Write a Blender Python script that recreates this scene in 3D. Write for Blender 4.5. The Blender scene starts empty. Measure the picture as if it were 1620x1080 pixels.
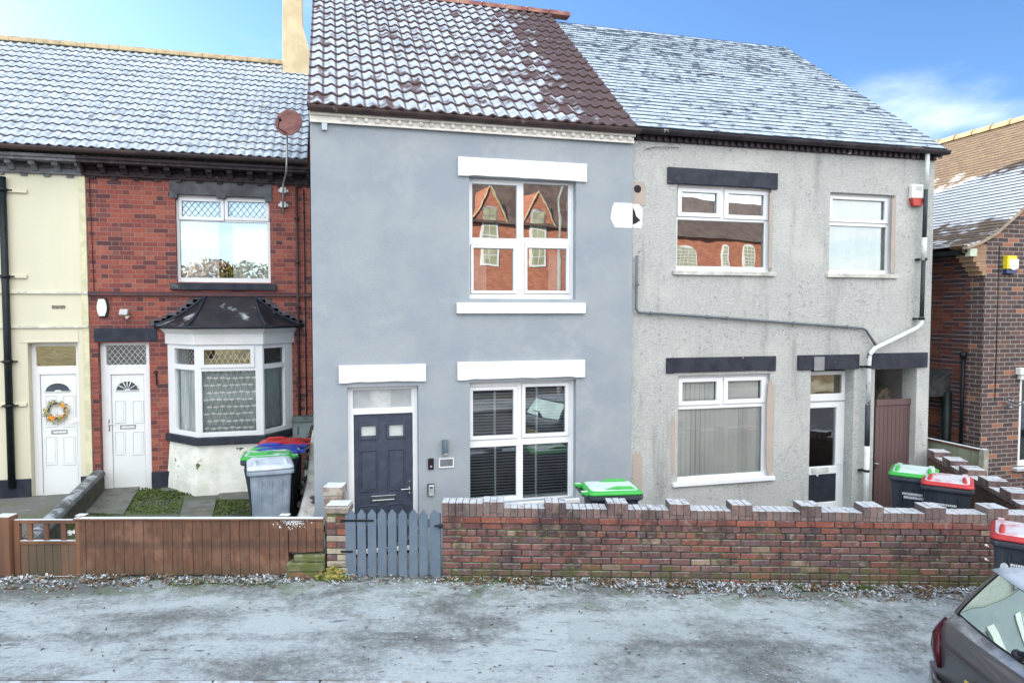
import bpy, math, random
from mathutils import Vector, Matrix, noise as mnoise
random.seed(7)
R = math.radians
scn = bpy.context.scene
# ---------------------------------------------------------------- camera
TH, PH, CH = R(14.6), R(2.5), 3.15
cam = bpy.data.objects.new('camera', bpy.data.cameras.new('camera'))
scn.collection.objects.link(cam)
cam.location = (0, 0, CH)
cam.rotation_euler = (R(90) - PH, 0, -TH)
cam.data.lens = 24; cam.data.sensor_width = 36
cam.data.clip_start = 0.05; cam.data.clip_end = 3000
scn.camera = cam
# ---------------------------------------------------------------- light
SUN_DIR = Vector((-0.62, 0.78, 0.0)).normalized()          # horizontal direction towards the sun
SUN_EL = R(23)
sv = Vector((SUN_DIR.x * math.cos(SUN_EL), SUN_DIR.y * math.cos(SUN_EL), math.sin(SUN_EL)))
world = bpy.data.worlds.new('World'); scn.world = world; world.use_nodes = True
sun = bpy.data.objects.new('sun', bpy.data.lights.new('sun', 'SUN'))
scn.collection.objects.link(sun)
sun.data.energy = 4.2; sun.data.angle = R(0.6); sun.data.color = (1.0, 0.86, 0.66)
sun.rotation_euler = sv.to_track_quat('Z', 'Y').to_euler()
scn.view_settings.view_transform = 'Standard'; scn.view_settings.look = 'None'
scn.view_settings.gamma = 1; scn.view_settings.exposure = 1.56
scn.cycles.max_bounces = 7; scn.cycles.transparent_max_bounces = 8

# ---------------------------------------------------------------- node helpers
def nd(nt, t, ins=None, **kw):
    n = nt.nodes.new('ShaderNode' + t)
    for k, v in kw.items(): setattr(n, k, v)
    for k, v in (ins or {}).items():
        if isinstance(v, bpy.types.NodeSocket): nt.links.new(v, n.inputs[k])
        else: n.inputs[k].default_value = v
    return n
def mth(nt, op, a, b=None, c=None, clamp=False):
    ins = {0: a}
    if b is not None: ins[1] = b
    if c is not None: ins[2] = c
    n = nd(nt, 'Math', ins, operation=op); n.use_clamp = clamp
    return n.outputs[0]
def c4(c): return (c[0], c[1], c[2], 1)
def mixc(nt, f, a, b, mode='MIX'):
    n = nt.nodes.new('ShaderNodeMix'); n.data_type = 'RGBA'; n.blend_type = mode
    for i, v in ((0, f), (6, a), (7, b)):
        if isinstance(v, bpy.types.NodeSocket): nt.links.new(v, n.inputs[i])
        else: n.inputs[i].default_value = c4(v) if i else v
    return n.outputs[2]
def sstep(nt, x, a, b):
    n = nd(nt, 'MapRange', {0: x, 1: a, 2: b, 3: 0.0, 4: 1.0}, interpolation_type='SMOOTHSTEP')
    return n.outputs[0]
def nz(nt, vec, scale, detail=4, rough=.55, dist=0.0):
    return nd(nt, 'TexNoise', {'Vector': vec, 'Scale': scale, 'Detail': detail, 'Roughness': rough, 'Distortion': dist}).outputs[0]
def scaled(nt, vec, s): return nd(nt, 'VectorMath', {0: vec, 1: s}, operation='MULTIPLY').outputs[0]
def ramp(nt, f, stops, const=False):
    n = nd(nt, 'ValToRGB', {0: f}); cr = n.color_ramp
    if const: cr.interpolation = 'CONSTANT'
    while len(cr.elements) < len(stops): cr.elements.new(.5)
    for e, (p, c) in zip(cr.elements, stops): e.position = p; e.color = c4(c)
    return n.outputs[0]
MATS = {}
def newmat(name):
    m = bpy.data.materials.new(name); m.use_nodes = True
    nt = m.node_tree; b = nt.nodes['Principled BSDF']
    return m, nt, b
def lk(nt, a, b): nt.links.new(a, b)
def bump(nt, b, h, strength=.5, dist=.01):
    n = nd(nt, 'Bump', {'Height': h, 'Strength': strength, 'Distance': dist})
    lk(nt, n.outputs[0], b.inputs['Normal'])
def wpos(nt): return nd(nt, 'NewGeometry').outputs['Position']
def nrmz(nt):
    return nd(nt, 'SeparateXYZ', {0: nd(nt, 'NewGeometry').outputs['True Normal']}).outputs[2]
FROST = (.60, .665, .73)
def add_frost(nt, col, amount=.9, thr=(.35, .6), scale=9, up=(.55, .85)):
    g = sstep(nt, nrmz(nt), up[0], up[1])
    n = sstep(nt, nz(nt, wpos(nt), scale, 5, .65), thr[0], thr[1])
    f = mth(nt, 'MULTIPLY', mth(nt, 'MULTIPLY', g, n), amount)
    return mixc(nt, f, col, FROST)
def simple(name, col, rough=.6, metal=0, var=.25, scale=6, col2=None, bmp=0, bscale=60, frost=None, spec=.25, coat=0,
           dirt=None, dirt_thr=(.55, .72), dirt_scale=3, streak=False):
    """Painted or moulded surface with a second tint, optional dirt patches, grain and frost on its upward faces."""
    if name in MATS: return MATS[name]
    m, nt, b = newmat(name)
    p = wpos(nt)
    pv = scaled(nt, p, (1, 1, .12)) if streak else p
    c2 = col2 or tuple(x * (1 - var) for x in col)
    c = mixc(nt, sstep(nt, nz(nt, pv, scale), .35, .65), col, c2)
    if dirt:
        c = mixc(nt, sstep(nt, nz(nt, pv, dirt_scale, 6, .68), dirt_thr[0], dirt_thr[1]), c, dirt)
    if frost: c = add_frost(nt, c, *frost)
    lk(nt, c, b.inputs['Base Color'])
    b.inputs['Roughness'].default_value = rough; b.inputs['Metallic'].default_value = metal
    b.inputs['Specular IOR Level'].default_value = spec
    if coat: b.inputs['Coat Weight'].default_value = coat
    if bmp: bump(nt, b, nz(nt, p, bscale, 3, .6), bmp, .01)
    MATS[name] = m
    return m
def brick(name, stops, mortar, L=.235, H=.078, joint=.011, flemish=False, stains=None, stain_thr=(.5, .7), stain_scale=1.2, light=None, light_thr=(.66, .7), rough=.85, moss=None):
    m, nt, b = newmat(name)
    uv = nd(nt, 'UVMap').outputs[0]
    s = nd(nt, 'SeparateXYZ', {0: uv}); u, v = s.outputs[0], s.outputs[1]
    warp = mth(nt, 'MULTIPLY', mth(nt, 'SUBTRACT', nz(nt, uv, 5, 2), .5), .012)
    v2 = mth(nt, 'DIVIDE', mth(nt, 'ADD', v, warp), H)
    row = mth(nt, 'FLOOR', v2); fv = mth(nt, 'FRACT', v2)
    par = mth(nt, 'FLOORED_MODULO', row, 2)
    P = 1.5 * L if flemish else L
    su = mth(nt, 'ADD', mth(nt, 'DIVIDE', u, P), mth(nt, 'MULTIPLY', par, .5))
    cell = mth(nt, 'FLOOR', su); f = mth(nt, 'FRACT', su)
    ends = mth(nt, 'MINIMUM', f, mth(nt, 'SUBTRACT', 1, f))
    idn = cell
    if flemish:
        ish = mth(nt, 'GREATER_THAN', f, .6667)
        idn = mth(nt, 'ADD', mth(nt, 'MULTIPLY', cell, 2), ish)
        ends = mth(nt, 'MINIMUM', ends, mth(nt, 'ABSOLUTE', mth(nt, 'SUBTRACT', f, .6667)))
    du = mth(nt, 'MULTIPLY', ends, P)
    dv = mth(nt, 'MULTIPLY', mth(nt, 'MINIMUM', fv, mth(nt, 'SUBTRACT', 1, fv)), H)
    d = mth(nt, 'ADD', mth(nt, 'MINIMUM', du, dv), mth(nt, 'MULTIPLY', mth(nt, 'SUBTRACT', nz(nt, uv, 45, 2), .5), .005))
    mask = sstep(nt, d, joint * .3, joint * .62)
    wn = nd(nt, 'TexWhiteNoise', {'Vector': nd(nt, 'CombineXYZ', {0: idn, 1: row, 2: 3.3}).outputs[0]}, noise_dimensions='3D')
    col = ramp(nt, wn.outputs[0], stops)
    grain = nz(nt, uv, 38, 5, .7)
    col = mixc(nt, sstep(nt, grain, .3, .75), col, mixc(nt, .5, col, (0.02, .015, .02)))
    if light:
        w2 = nd(nt, 'TexWhiteNoise', {'Vector': nd(nt, 'CombineXYZ', {0: idn, 1: row, 2: 9.1}).outputs[0]}, noise_dimensions='3D').outputs[0]
        col = mixc(nt, mth(nt, 'MULTIPLY', sstep(nt, w2, light_thr[0], light_thr[1]), .75), col, light)
    if stains:
        col = mixc(nt, mth(nt, 'MULTIPLY', sstep(nt, nz(nt, uv, stain_scale, 6, .6), stain_thr[0], stain_thr[1]), .8), col, stains)
    mc = mixc(nt, nz(nt, uv, 3, 3), mortar, tuple(x * .55 for x in mortar))
    if moss:
        col = mixc(nt, mth(nt, 'MULTIPLY', sstep(nt, mth(nt, 'SUBTRACT', nz(nt, uv, 7, 5, .7), mth(nt, 'MULTIPLY', v, .35)), .38, .55), .8), col, moss)
        mc = mixc(nt, sstep(nt, nz(nt, uv, 6, 5), .35, .6), mc, moss)
    col = mixc(nt, mask, mc, col)
    lk(nt, col, b.inputs['Base Color']); b.inputs['Roughness'].default_value = rough
    b.inputs['Specular IOR Level'].default_value = .25
    bump(nt, b, mth(nt, 'ADD', mask, mth(nt, 'MULTIPLY', grain, .5)), .7, .006)
    MATS[name] = m
    return m
def attr_mat(name, rough=.85, grain=28, moss=None, frost=None, dark=.45, moss_z=(0, .35), grime=0):
    """Colour of each piece comes from its own vertex attribute (brick, slate, leaf), with grain on top."""
    m, nt, b = newmat(name)
    a = nd(nt, 'Attribute', attribute_name='tint').outputs[0]
    p = wpos(nt)
    g = nz(nt, p, grain, 5, .7)
    c = mixc(nt, mth(nt, 'MULTIPLY', sstep(nt, g, .4, .8), dark), a, (.03, .028, .03))
    if grime:
        c = mixc(nt, mth(nt, 'MULTIPLY', sstep(nt, nz(nt, scaled(nt, p, (1, 1, .6)), 3.1, 7, .7), .46, .62), grime), c, (.035, .03, .034))
        c = mixc(nt, mth(nt, 'MULTIPLY', sstep(nt, nz(nt, p, 13, 5, .7), .56, .68), grime * .7), c, (.30, .27, .25))
    if moss:
        z = nd(nt, 'SeparateXYZ', {0: p}).outputs[2]
        f = mth(nt, 'ADD', nz(nt, p, 5, 5, .7), mth(nt, 'SUBTRACT', 0, mth(nt, 'MULTIPLY', sstep(nt, z, moss_z[0], moss_z[1]), .3)))
        c = mixc(nt, mth(nt, 'MULTIPLY', sstep(nt, f, .38, .6), .7), c, moss)
    if frost: c = add_frost(nt, c, *frost)
    lk(nt, c, b.inputs['Base Color']); b.inputs['Roughness'].default_value = rough
    b.inputs['Specular IOR Level'].default_value = .15
    bump(nt, b, g, .6, .006)
    MATS[name] = m
    return m
def glass(name, refl=.45, tint=(.9, .97, 1), wob=.015, dark=0.0, rough=.005):
    m, nt, b = newmat(name); nt.nodes.remove(b)
    out = nt.nodes['Material Output']
    p = wpos(nt)
    bn = nd(nt, 'Bump', {'Height': nz(nt, p, 1.7, 2), 'Strength': wob * 10, 'Distance': .02}).outputs[0]
    gl = nd(nt, 'BsdfGlossy', {'Color': c4(tint), 'Roughness': rough, 'Normal': bn}).outputs[0]
    tr = nd(nt, 'BsdfTransparent', {'Color': (1 - dark, 1 - dark, 1 - dark, 1)}).outputs[0]
    fr = nd(nt, 'Fresnel', {'IOR': 1.5}).outputs[0]
    f = mth(nt, 'ADD', fr, refl, clamp=True)
    ms = nd(nt, 'MixShader', {0: f, 1: tr, 2: gl}).outputs[0]
    lk(nt, ms, out.inputs[0]); MATS[name] = m
    return m

# ---------------------------------------------------------------- world nodes
nt = world.node_tree
bg = nt.nodes['Background']
sky = nd(nt, 'TexSky', sky_type='NISHITA'); sky.sun_disc = False
sky.sun_elevation = SUN_EL; sky.sun_rotation = math.atan2(SUN_DIR.x, SUN_DIR.y)
sky.air_density = 1.0; sky.dust_density = .4; sky.ozone_density = 2.0
gen = nd(nt, 'TexCoord').outputs['Generated']
sep = nd(nt, 'SeparateXYZ', {0: gen})
zz = mth(nt, 'ADD', mth(nt, 'MAXIMUM', sep.outputs[2], 0), .12)
pv = nd(nt, 'CombineXYZ', {0: mth(nt, 'DIVIDE', sep.outputs[0], zz), 1: mth(nt, 'DIVIDE', sep.outputs[1], zz), 2: 0.0}).outputs[0]
cl = nz(nt, nd(nt, 'VectorMath', {0: pv, 1: (.45, .3, 1)}, operation='MULTIPLY').outputs[0], 1.25, 7, .56, .35)
back = sstep(nt, sep.outputs[1], .25, -.35)             # 1 behind the street camera: unseen bright cloud added there to light the facades
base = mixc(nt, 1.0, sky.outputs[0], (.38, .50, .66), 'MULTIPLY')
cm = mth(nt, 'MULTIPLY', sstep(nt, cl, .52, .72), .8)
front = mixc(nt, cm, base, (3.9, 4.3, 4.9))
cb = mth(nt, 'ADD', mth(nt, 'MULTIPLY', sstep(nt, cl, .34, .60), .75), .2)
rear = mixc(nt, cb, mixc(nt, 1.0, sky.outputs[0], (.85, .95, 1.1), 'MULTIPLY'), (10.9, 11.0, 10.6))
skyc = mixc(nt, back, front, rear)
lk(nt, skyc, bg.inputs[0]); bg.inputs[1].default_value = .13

# ---------------------------------------------------------------- frames and unprojection
CAMP = Vector((0, 0, CH))
RV = Vector((math.cos(TH), -math.sin(TH), 0)); FH = Vector((math.sin(TH), math.cos(TH), 0))
FV = FH * math.cos(PH) + Vector((0, 0, -math.sin(PH))); UP = RV.cross(FV)
def ray(px, py): return FV * 1080 + RV * (px - 810) - UP * (py - 540)
class Frame:
    """Vertical wall frame: u along the wall, v = height, w = outwards towards the street."""
    def __init__(s, O, U):
        s.O = Vector(O); s.U = Vector(U).normalized(); s.N = s.U.cross(Vector((0, 0, 1))).normalized()
    def at(s, u, v, w=0): return s.O + s.U * u + s.N * w + Vector((0, 0, v))
    def px(s, px, py, w=0):
        d = ray(px, py); t = ((s.O + s.N * w) - CAMP).dot(s.N) / d.dot(s.N)
        p = CAMP + d * t
        return ((p - s.O).dot(s.U), p.z)
    def rect(s, x0, y0, x1, y1, w=0):
        mx, my = (x0 + x1) / 2, (y0 + y1) / 2
        u0 = s.px(x0, my, w)[0]; u1 = s.px(x1, my, w)[0]
        return (u0, s.px(mx, y1, w)[1], u1, s.px(mx, y0, w)[1])
def onz(px, py, z):
    d = ray(px, py); t = (z - CH) / d.z
    return CAMP + d * t
FL = Frame((0, 13.0, 0), (1, 0, 0)); FG = Frame((0, 9.2, 0), (1, 0, 0)); FR = Frame((0, 9.26, 0), (1, 0, 0))
FN = Frame((0, 9.5, 0), (1, 0, 0))
FB = Frame(FH * 7.97, RV)              # boundary walls and fences run along the street
FS = Frame(FH * 5.0, RV)

# ---------------------------------------------------------------- mesh collector
class MB:
    def __init__(s): s.v = []; s.f = []; s.tint = []; s.uv = {}; s.cur = None; s.smooth = []
    def add(s, vs, fs, smooth=False, uvs=None):
        b = len(s.v); s.v += [Vector(p) for p in vs]
        for f in fs:
            if uvs is not None: s.uv[len(s.f)] = [uvs[i] for i in f]
            s.f.append([b + i for i in f]); s.tint.append(s.cur); s.smooth.append(smooth)
        return s
    def box(s, F, u0, v0, u1, v1, w0, w1):
        P = [F.at(u, v, w) for w in (w0, w1) for v in (v0, v1) for u in (u0, u1)]
        return s.add(P, [(0, 2, 3, 1), (4, 5, 7, 6), (0, 1, 5, 4), (2, 6, 7, 3), (0, 4, 6, 2), (1, 3, 7, 5)])
    def abox(s, x0, y0, z0, x1, y1, z1):
        P = [(x, y, z) for y in (y1, y0) for z in (z0, z1) for x in (x0, x1)]
        return s.add(P, [(0, 2, 3, 1), (4, 5, 7, 6), (0, 1, 5, 4), (2, 6, 7, 3), (0, 4, 6, 2), (1, 3, 7, 5)])
    def prism(s, F, poly, w0, w1):
        n = len(poly)
        P = [F.at(u, v, w0) for u, v in poly] + [F.at(u, v, w1) for u, v in poly]
        fs = [tuple(range(n - 1, -1, -1)), tuple(range(n, 2 * n))] + [(i, (i + 1) % n, n + (i + 1) % n, n + i) for i in range(n)]
        return s.add(P, fs)
    def extr(s, poly, vec):
        """closed 3-D polygon swept by a vector"""
        n = len(poly); vec = Vector(vec)
        P = [Vector(p) for p in poly]; P += [p + vec for p in P]
        return s.add(P, [tuple(range(n - 1, -1, -1)), tuple(range(n, 2 * n))] + [(i, (i + 1) % n, n + (i + 1) % n, n + i) for i in range(n)])
    def sheet(s, F, rect, holes, w0, w1):
        """slab with rectangular holes, one closed mesh"""
        us = sorted({rect[0], rect[2]} | {h[i] for h in holes for i in (0, 2) if rect[0] < h[i] < rect[2]})
        vs = sorted({rect[1], rect[3]} | {h[i] for h in holes for i in (1, 3) if rect[1] < h[i] < rect[3]})
        nu, nv = len(us) - 1, len(vs) - 1
        def solid(i, j):
            if not (0 <= i < nu and 0 <= j < nv): return False
            cu, cv = (us[i] + us[i + 1]) / 2, (vs[j] + vs[j + 1]) / 2
            return not any(h[0] < cu < h[2] and h[1] < cv < h[3] for h in holes)
        idx = {}; P = []; fs = []
        def vt(i, j, k):
            if (i, j, k) not in idx:
                idx[(i, j, k)] = len(P); P.append(F.at(us[i], vs[j], (w0, w1)[k]))
            return idx[(i, j, k)]
        for i in range(nu):
            for j in range(nv):
                if not solid(i, j): continue
                fs.append((vt(i, j, 1), vt(i + 1, j, 1), vt(i + 1, j + 1, 1), vt(i, j + 1, 1)))
                fs.append((vt(i, j, 0), vt(i, j + 1, 0), vt(i + 1, j + 1, 0), vt(i + 1, j, 0)))
                if not solid(i - 1, j): fs.append((vt(i, j, 0), vt(i, j, 1), vt(i, j + 1, 1), vt(i, j + 1, 0)))
                if not solid(i + 1, j): fs.append((vt(i + 1, j, 1), vt(i + 1, j, 0), vt(i + 1, j + 1, 0), vt(i + 1, j + 1, 1)))
                if not solid(i, j - 1): fs.append((vt(i, j, 1), vt(i, j, 0), vt(i + 1, j, 0), vt(i + 1, j, 1)))
                if not solid(i, j + 1): fs.append((vt(i, j + 1, 0), vt(i, j + 1, 1), vt(i + 1, j + 1, 1), vt(i + 1, j + 1, 0)))
        return s.add(P, fs)
    def tube(s, pts, r, n=10, cap=True):
        pts = [Vector(p) for p in pts]; rs = r if isinstance(r, (list, tuple)) else [r] * len(pts)
        P = []; prev = None
        for i, p in enumerate(pts):
            if i == 0: t = pts[1] - p
            elif i == len(pts) - 1: t = p - pts[i - 1]
            else: t = (pts[i + 1] - p).normalized() + (p - pts[i - 1]).normalized()
            t.normalize()
            if prev is None:
                a = t.orthogonal().normalized()
            else:
                a = (prev - t * prev.dot(t)).normalized()
            prev = a; b = t.cross(a)
            P += [p + (a * math.cos(2 * math.pi * k / n) + b * math.sin(2 * math.pi * k / n)) * rs[i] for k in range(n)]
        fs = [(i * n + k, i * n + (k + 1) % n, (i + 1) * n + (k + 1) % n, (i + 1) * n + k) for i in range(len(pts) - 1) for k in range(n)]
        s.add(P, fs, smooth=True)
        if cap:
            b = len(s.v) - len(P); m = len(P)
            for f in (list(range(n - 1, -1, -1)), list(range(m - n, m))):
                s.f.append([b + i for i in f]); s.tint.append(s.cur); s.smooth.append(False)
        return s
    def loft(s, rings, cap=True, smooth=True, closed=True):
        n = len(rings[0]); P = [Vector(p) for r in rings for p in r]
        m = n if closed else n - 1
        fs = [(i * n + k, i * n + (k + 1) % n, (i + 1) * n + (k + 1) % n, (i + 1) * n + k) for i in range(len(rings) - 1) for k in range(m)]
        s.add(P, fs, smooth=smooth)
        if cap:
            b = len(s.v) - len(P); q = len(P)
            for f in (list(range(n - 1, -1, -1)), list(range(q - n, q))):
                s.f.append([b + i for i in f]); s.tint.append(s.cur); s.smooth.append(False)
        return s
    def ball(s, c, r, n=10, m=7, sc=(1, 1, 1)):
        c = Vector(c); rings = []
        for j in range(m + 1):
            a = math.pi * (j + .001) / (m + .002); rings.append([c + Vector((math.sin(a) * math.cos(2 * math.pi * k / n) * r * sc[0], math.sin(a) * math.sin(2 * math.pi * k / n) * r * sc[1], -math.cos(a) * r * sc[2])) for k in range(n)])
        return s.loft(rings, cap=False)
    def build(s, name, mat, parent=None, bevel=0, local=False, seg=2, smooth=None, label=None, sol=0):
        me = bpy.data.meshes.new(name); L = Vector((0, 0, 0))
        if parent is not None and not local:
            q = parent
            while q: L = L + q.location; q = q.parent
        me.from_pydata([tuple(p - L) for p in s.v], [], s.f)
        if smooth is not None: me.polygons.foreach_set('use_smooth', [smooth] * len(s.f))
        else: me.polygons.foreach_set('use_smooth', s.smooth)
        uvl = me.uv_layers.new(name='UVMap')
        Z = Vector((0, 0, 1))
        for pi, p in enumerate(me.polygons):
            if pi in s.uv:
                for li, q in zip(p.loop_indices, s.uv[pi]): uvl.data[li].uv = q
                continue
            n = p.normal
            t = Z.cross(n)
            t = Vector((1, 0, 0)) if t.length < .2 else t.normalized()
            if t.x + t.y * .9 < 0: t = -t
            bb = n.cross(t)
            if bb.z < 0: bb = -bb
            for li in p.loop_indices:
                q = s.v[me.loops[li].vertex_index]
                uvl.data[li].uv = (q.dot(t), q.dot(bb))
        if any(t is not None for t in s.tint):
            ca = me.color_attributes.new('tint', 'FLOAT_COLOR', 'CORNER')
            for pi, p in enumerate(me.polygons):
                c = s.tint[pi] or (.5, .5, .5)
                for li in p.loop_indices: ca.data[li].color = (c[0], c[1], c[2], 1)
        me.validate(); me.update()
        if mat: me.materials.append(mat)
        o = bpy.data.objects.new(name, me); scn.collection.objects.link(o)
        if parent is not None: o.parent = parent
        if bevel:
            b = o.modifiers.new('Bevel', 'BEVEL'); b.width = bevel; b.segments = seg; b.limit_method = 'ANGLE'; b.angle_limit = R(35)
        if sol:
            b = o.modifiers.new('Solidify', 'SOLIDIFY'); b.thickness = sol
        if label: o['label'] = label
        return o
def tag(o, label=None, cat=None, group=None, kind=None):
    if label: o['label'] = label
    if cat: o['category'] = cat
    if group: o['group'] = group
    if kind: o['kind'] = kind
    return o
def thing(name, loc, label, cat, group=None, rz=0):
    o = bpy.data.objects.new(name, None); scn.collection.objects.link(o)
    o.location = loc; o.rotation_euler.z = rz; o.empty_display_size = .2
    return tag(o, label, cat, group)
# ---------------------------------------------------------------- materials
WHITE = simple('white_pvc', (.72, .74, .77), .35, var=.05, scale=3)
WPAINT = simple('white_masonry_paint', (.69, .70, .71), .7, var=.07, scale=4, bmp=.4, dirt=(.62, .63, .63), dirt_thr=(.58, .72), dirt_scale=5)
CORN = simple('cream_white_plaster', (.72, .70, .66), .8, var=.12, scale=8, bmp=.3, dirt=(.42, .38, .34), dirt_thr=(.62, .75))
GREYR = simple('blue_grey_render', (.294, .329, .362), .85, col2=(.254, .292, .338), scale=1.3, bmp=.7, bscale=70, dirt=(.318, .352, .385), dirt_thr=(.50, .72), dirt_scale=1.6)
BLACKP = simple('black_stone_paint', (.016, .020, .034), .6, col2=(.028, .034, .05), scale=7, bmp=.3, bscale=30, dirt=(.10, .10, .11), dirt_thr=(.62, .7), dirt_scale=5)
BLACKPEEL = simple('peeling_black_paint', (.015, .019, .032), .6, col2=(.03, .035, .05), scale=5, bmp=.4, bscale=30, dirt=(.62, .62, .60), dirt_thr=(.66, .68), dirt_scale=4)
DARKGUT = simple('dark_gutter', (.035, .024, .026), .45, col2=(.07, .05, .048), scale=3, dirt=(.22, .17, .15), dirt_thr=(.64, .72), dirt_scale=9)
WORNGUT = simple('worn_black_gutter', (.022, .019, .026), .5, col2=(.045, .038, .046), scale=4, dirt=(.62, .62, .6), dirt_thr=(.66, .68), dirt_scale=6)
MAROON = simple('maroon_fascia', (.16, .055, .05), .6, col2=(.30, .16, .12), scale=3, dirt=(.5, .42, .36), dirt_thr=(.64, .7))
IRON = simple('black_cast_iron', (.010, .017, .02), .45, var=.4, dirt=(.3, .34, .36), dirt_thr=(.7, .72), dirt_scale=8)
DARKROOM = simple('dark_room', (.05, .05, .055), .9, scale=1)
BLIND = simple('slate_blind_slats', (.30, .35, .41), .5, var=.15, scale=3)
TAPE = simple('grey_ladder_tape', (.36, .42, .48), .8, var=.1)
VBLIND = simple('pale_fabric_blind', (.80, .84, .81), .85, col2=(.72, .76, .74), scale=2)
CURT = simple('white_net_curtain', (.78, .80, .80), .9, var=.08, scale=2)
LEAD = simple('lead_came', (.10, .11, .12), .5, var=.2)
WLEAD = simple('white_lead_came', (.62, .66, .68), .5, var=.2)
NAVY = simple('anthracite_door', (.042, .053, .080), .42, col2=(.056, .068, .098), scale=9, bmp=.12, bscale=120)
CHROME = simple('satin_chrome', (.62, .63, .65), .25, metal=1, var=.1)
WDOOR = simple('white_door_skin', (.70, .73, .75), .4, var=.03, scale=3)
SEAL = simple('grey_seal', (.30, .33, .35), .6)
GLASS = glass('window_glass', .15, wob=.003)
GLASSB = glass('bright_window_glass', .46, wob=.006)
GLASSC = glass('clear_window_glass', .06, wob=.003)
GLASSD = glass('dark_window_glass', .25, wob=.003, tint=(.9, .93, 1))
OBSC = simple('obscured_glass', (.42, .45, .47), .3, var=.2, scale=5)
CREAM = simple('cream_painted_render', (.61, .585, .46), .8, col2=(.56, .54, .43), scale=1.5, bmp=.25, bscale=14, dirt=(.50, .50, .38), dirt_thr=(.66, .82), dirt_scale=1.6, streak=True)
PLINTH = simple('dark_plinth_paint', (.016, .02, .034), .6, col2=(.03, .035, .05), scale=5, bmp=.3, bscale=20, dirt=(.10, .11, .12), dirt_thr=(.6, .7))
ROUGHW = simple('rough_white_plinth', (.74, .75, .70), .9, col2=(.62, .64, .58), scale=5, bmp=1.0, bscale=22, dirt=(.11, .13, .06), dirt_thr=(.62, .66), dirt_scale=4.2)
STONE = simple('weathered_stone', (.20, .21, .23), .85, col2=(.10, .105, .12), scale=4, bmp=.6, bscale=25, dirt=(.34, .35, .36), dirt_thr=(.6, .72))
CORB = simple('blackened_cornice', (.022, .014, .018), .7, col2=(.042, .03, .036), scale=9, bmp=.5, bscale=30, dirt=(.11, .09, .105), dirt_thr=(.6, .7), dirt_scale=12)
RED = brick('red_facing_brick', [(0, (.095, .045, .05)), (.2, (.20, .062, .055)), (.45, (.285, .078, .062)), (.75, (.34, .098, .07)), (.9, (.37, .125, .085)), (1, (.17, .07, .065))], (.36, .235, .21),
            L=.235, H=.079, joint=.008, flemish=True, stains=(.09, .04, .048), stain_thr=(.50, .74))
FRONTB = [(.27, .10, .075), (.22, .085, .07), (.19, .09, .085), (.15, .10, .10), (.31, .10, .06), (.24, .11, .09), (.30, .20, .14), (.20, .12, .11)]
NBF = brick('brown_facing_brick', [(0, (.07, .052, .056)), (.5, (.10, .07, .068)), (.88, (.125, .08, .07)), (1, (.17, .095, .07))], (.40, .375, .36), L=.235, H=.078, joint=.012,
            light=(.36, .15, .085), light_thr=(.925, .94))
def quoin_brick():
    m = brick('rusty_side_brick', [(0, (.11, .045, .04)), (.5, (.16, .06, .045)), (1, (.21, .08, .05))], (.22, .13, .11), L=.235, H=.078, joint=.009, stains=(.27, .11, .06), stain_thr=(.55, .75))
    nt = m.node_tree; b = nt.nodes['Principled BSDF']
    uv = nd(nt, 'UVMap').outputs[0]; s = nd(nt, 'SeparateXYZ', {0: uv})
    y = nd(nt, 'SeparateXYZ', {0: wpos(nt)}).outputs[1]
    row = mth(nt, 'FLOOR', mth(nt, 'DIVIDE', s.outputs[1], .078))
    w = nd(nt, 'TexWhiteNoise', {'Vector': nd(nt, 'CombineXYZ', {0: row, 1: mth(nt, 'FLOOR', mth(nt, 'MULTIPLY', y, 4.25)), 2: 1.0}).outputs[0]}, noise_dimensions='3D').outputs[0]
    t = mth(nt, 'LESS_THAN', mth(nt, 'ADD', y, mth(nt, 'MULTIPLY', w, 2.2)), 11.3)
    old = b.inputs['Base Color'].links[0].from_socket
    fv = mth(nt, 'FRACT', mth(nt, 'DIVIDE', s.outputs[1], .078))
    brickpart = mth(nt, 'MULTIPLY', t, sstep(nt, mth(nt, 'MINIMUM', fv, mth(nt, 'SUBTRACT', 1, fv)), .03, .09))
    mort = mth(nt, 'MULTIPLY', t, mth(nt, 'SUBTRACT', 1, sstep(nt, mth(nt, 'MINIMUM', fv, mth(nt, 'SUBTRACT', 1, fv)), .03, .09)))
    c = mixc(nt, mth(nt, 'MULTIPLY', brickpart, .8), old, (.045, .038, .05))
    c = mixc(nt, mth(nt, 'MULTIPLY', mort, .8), c, (.42, .38, .38))
    lk(nt, c, b.inputs['Base Color'])
    return m
NBS = quoin_brick()
OPPB = brick('orange_red_brick', [(0, (.42, .15, .095)), (1, (.58, .24, .15))], (.40, .26, .20), joint=.006)
TINT = attr_mat('old_brick', moss=(.075, .09, .03), frost=(.85, (.25, .5), 16, (.75, .95)), dark=.55, grime=.75)
TINTC = attr_mat('coping_brick', frost=(.72, (.25, .52), 14, (.75, .95)), dark=.5, grime=.6)
MORT = simple('mossy_mortar', (.085, .075, .068), .95, col2=(.035, .035, .028), scale=9, bmp=.6, dirt=(.10, .115, .045), dirt_thr=(.45, .6))

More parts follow.
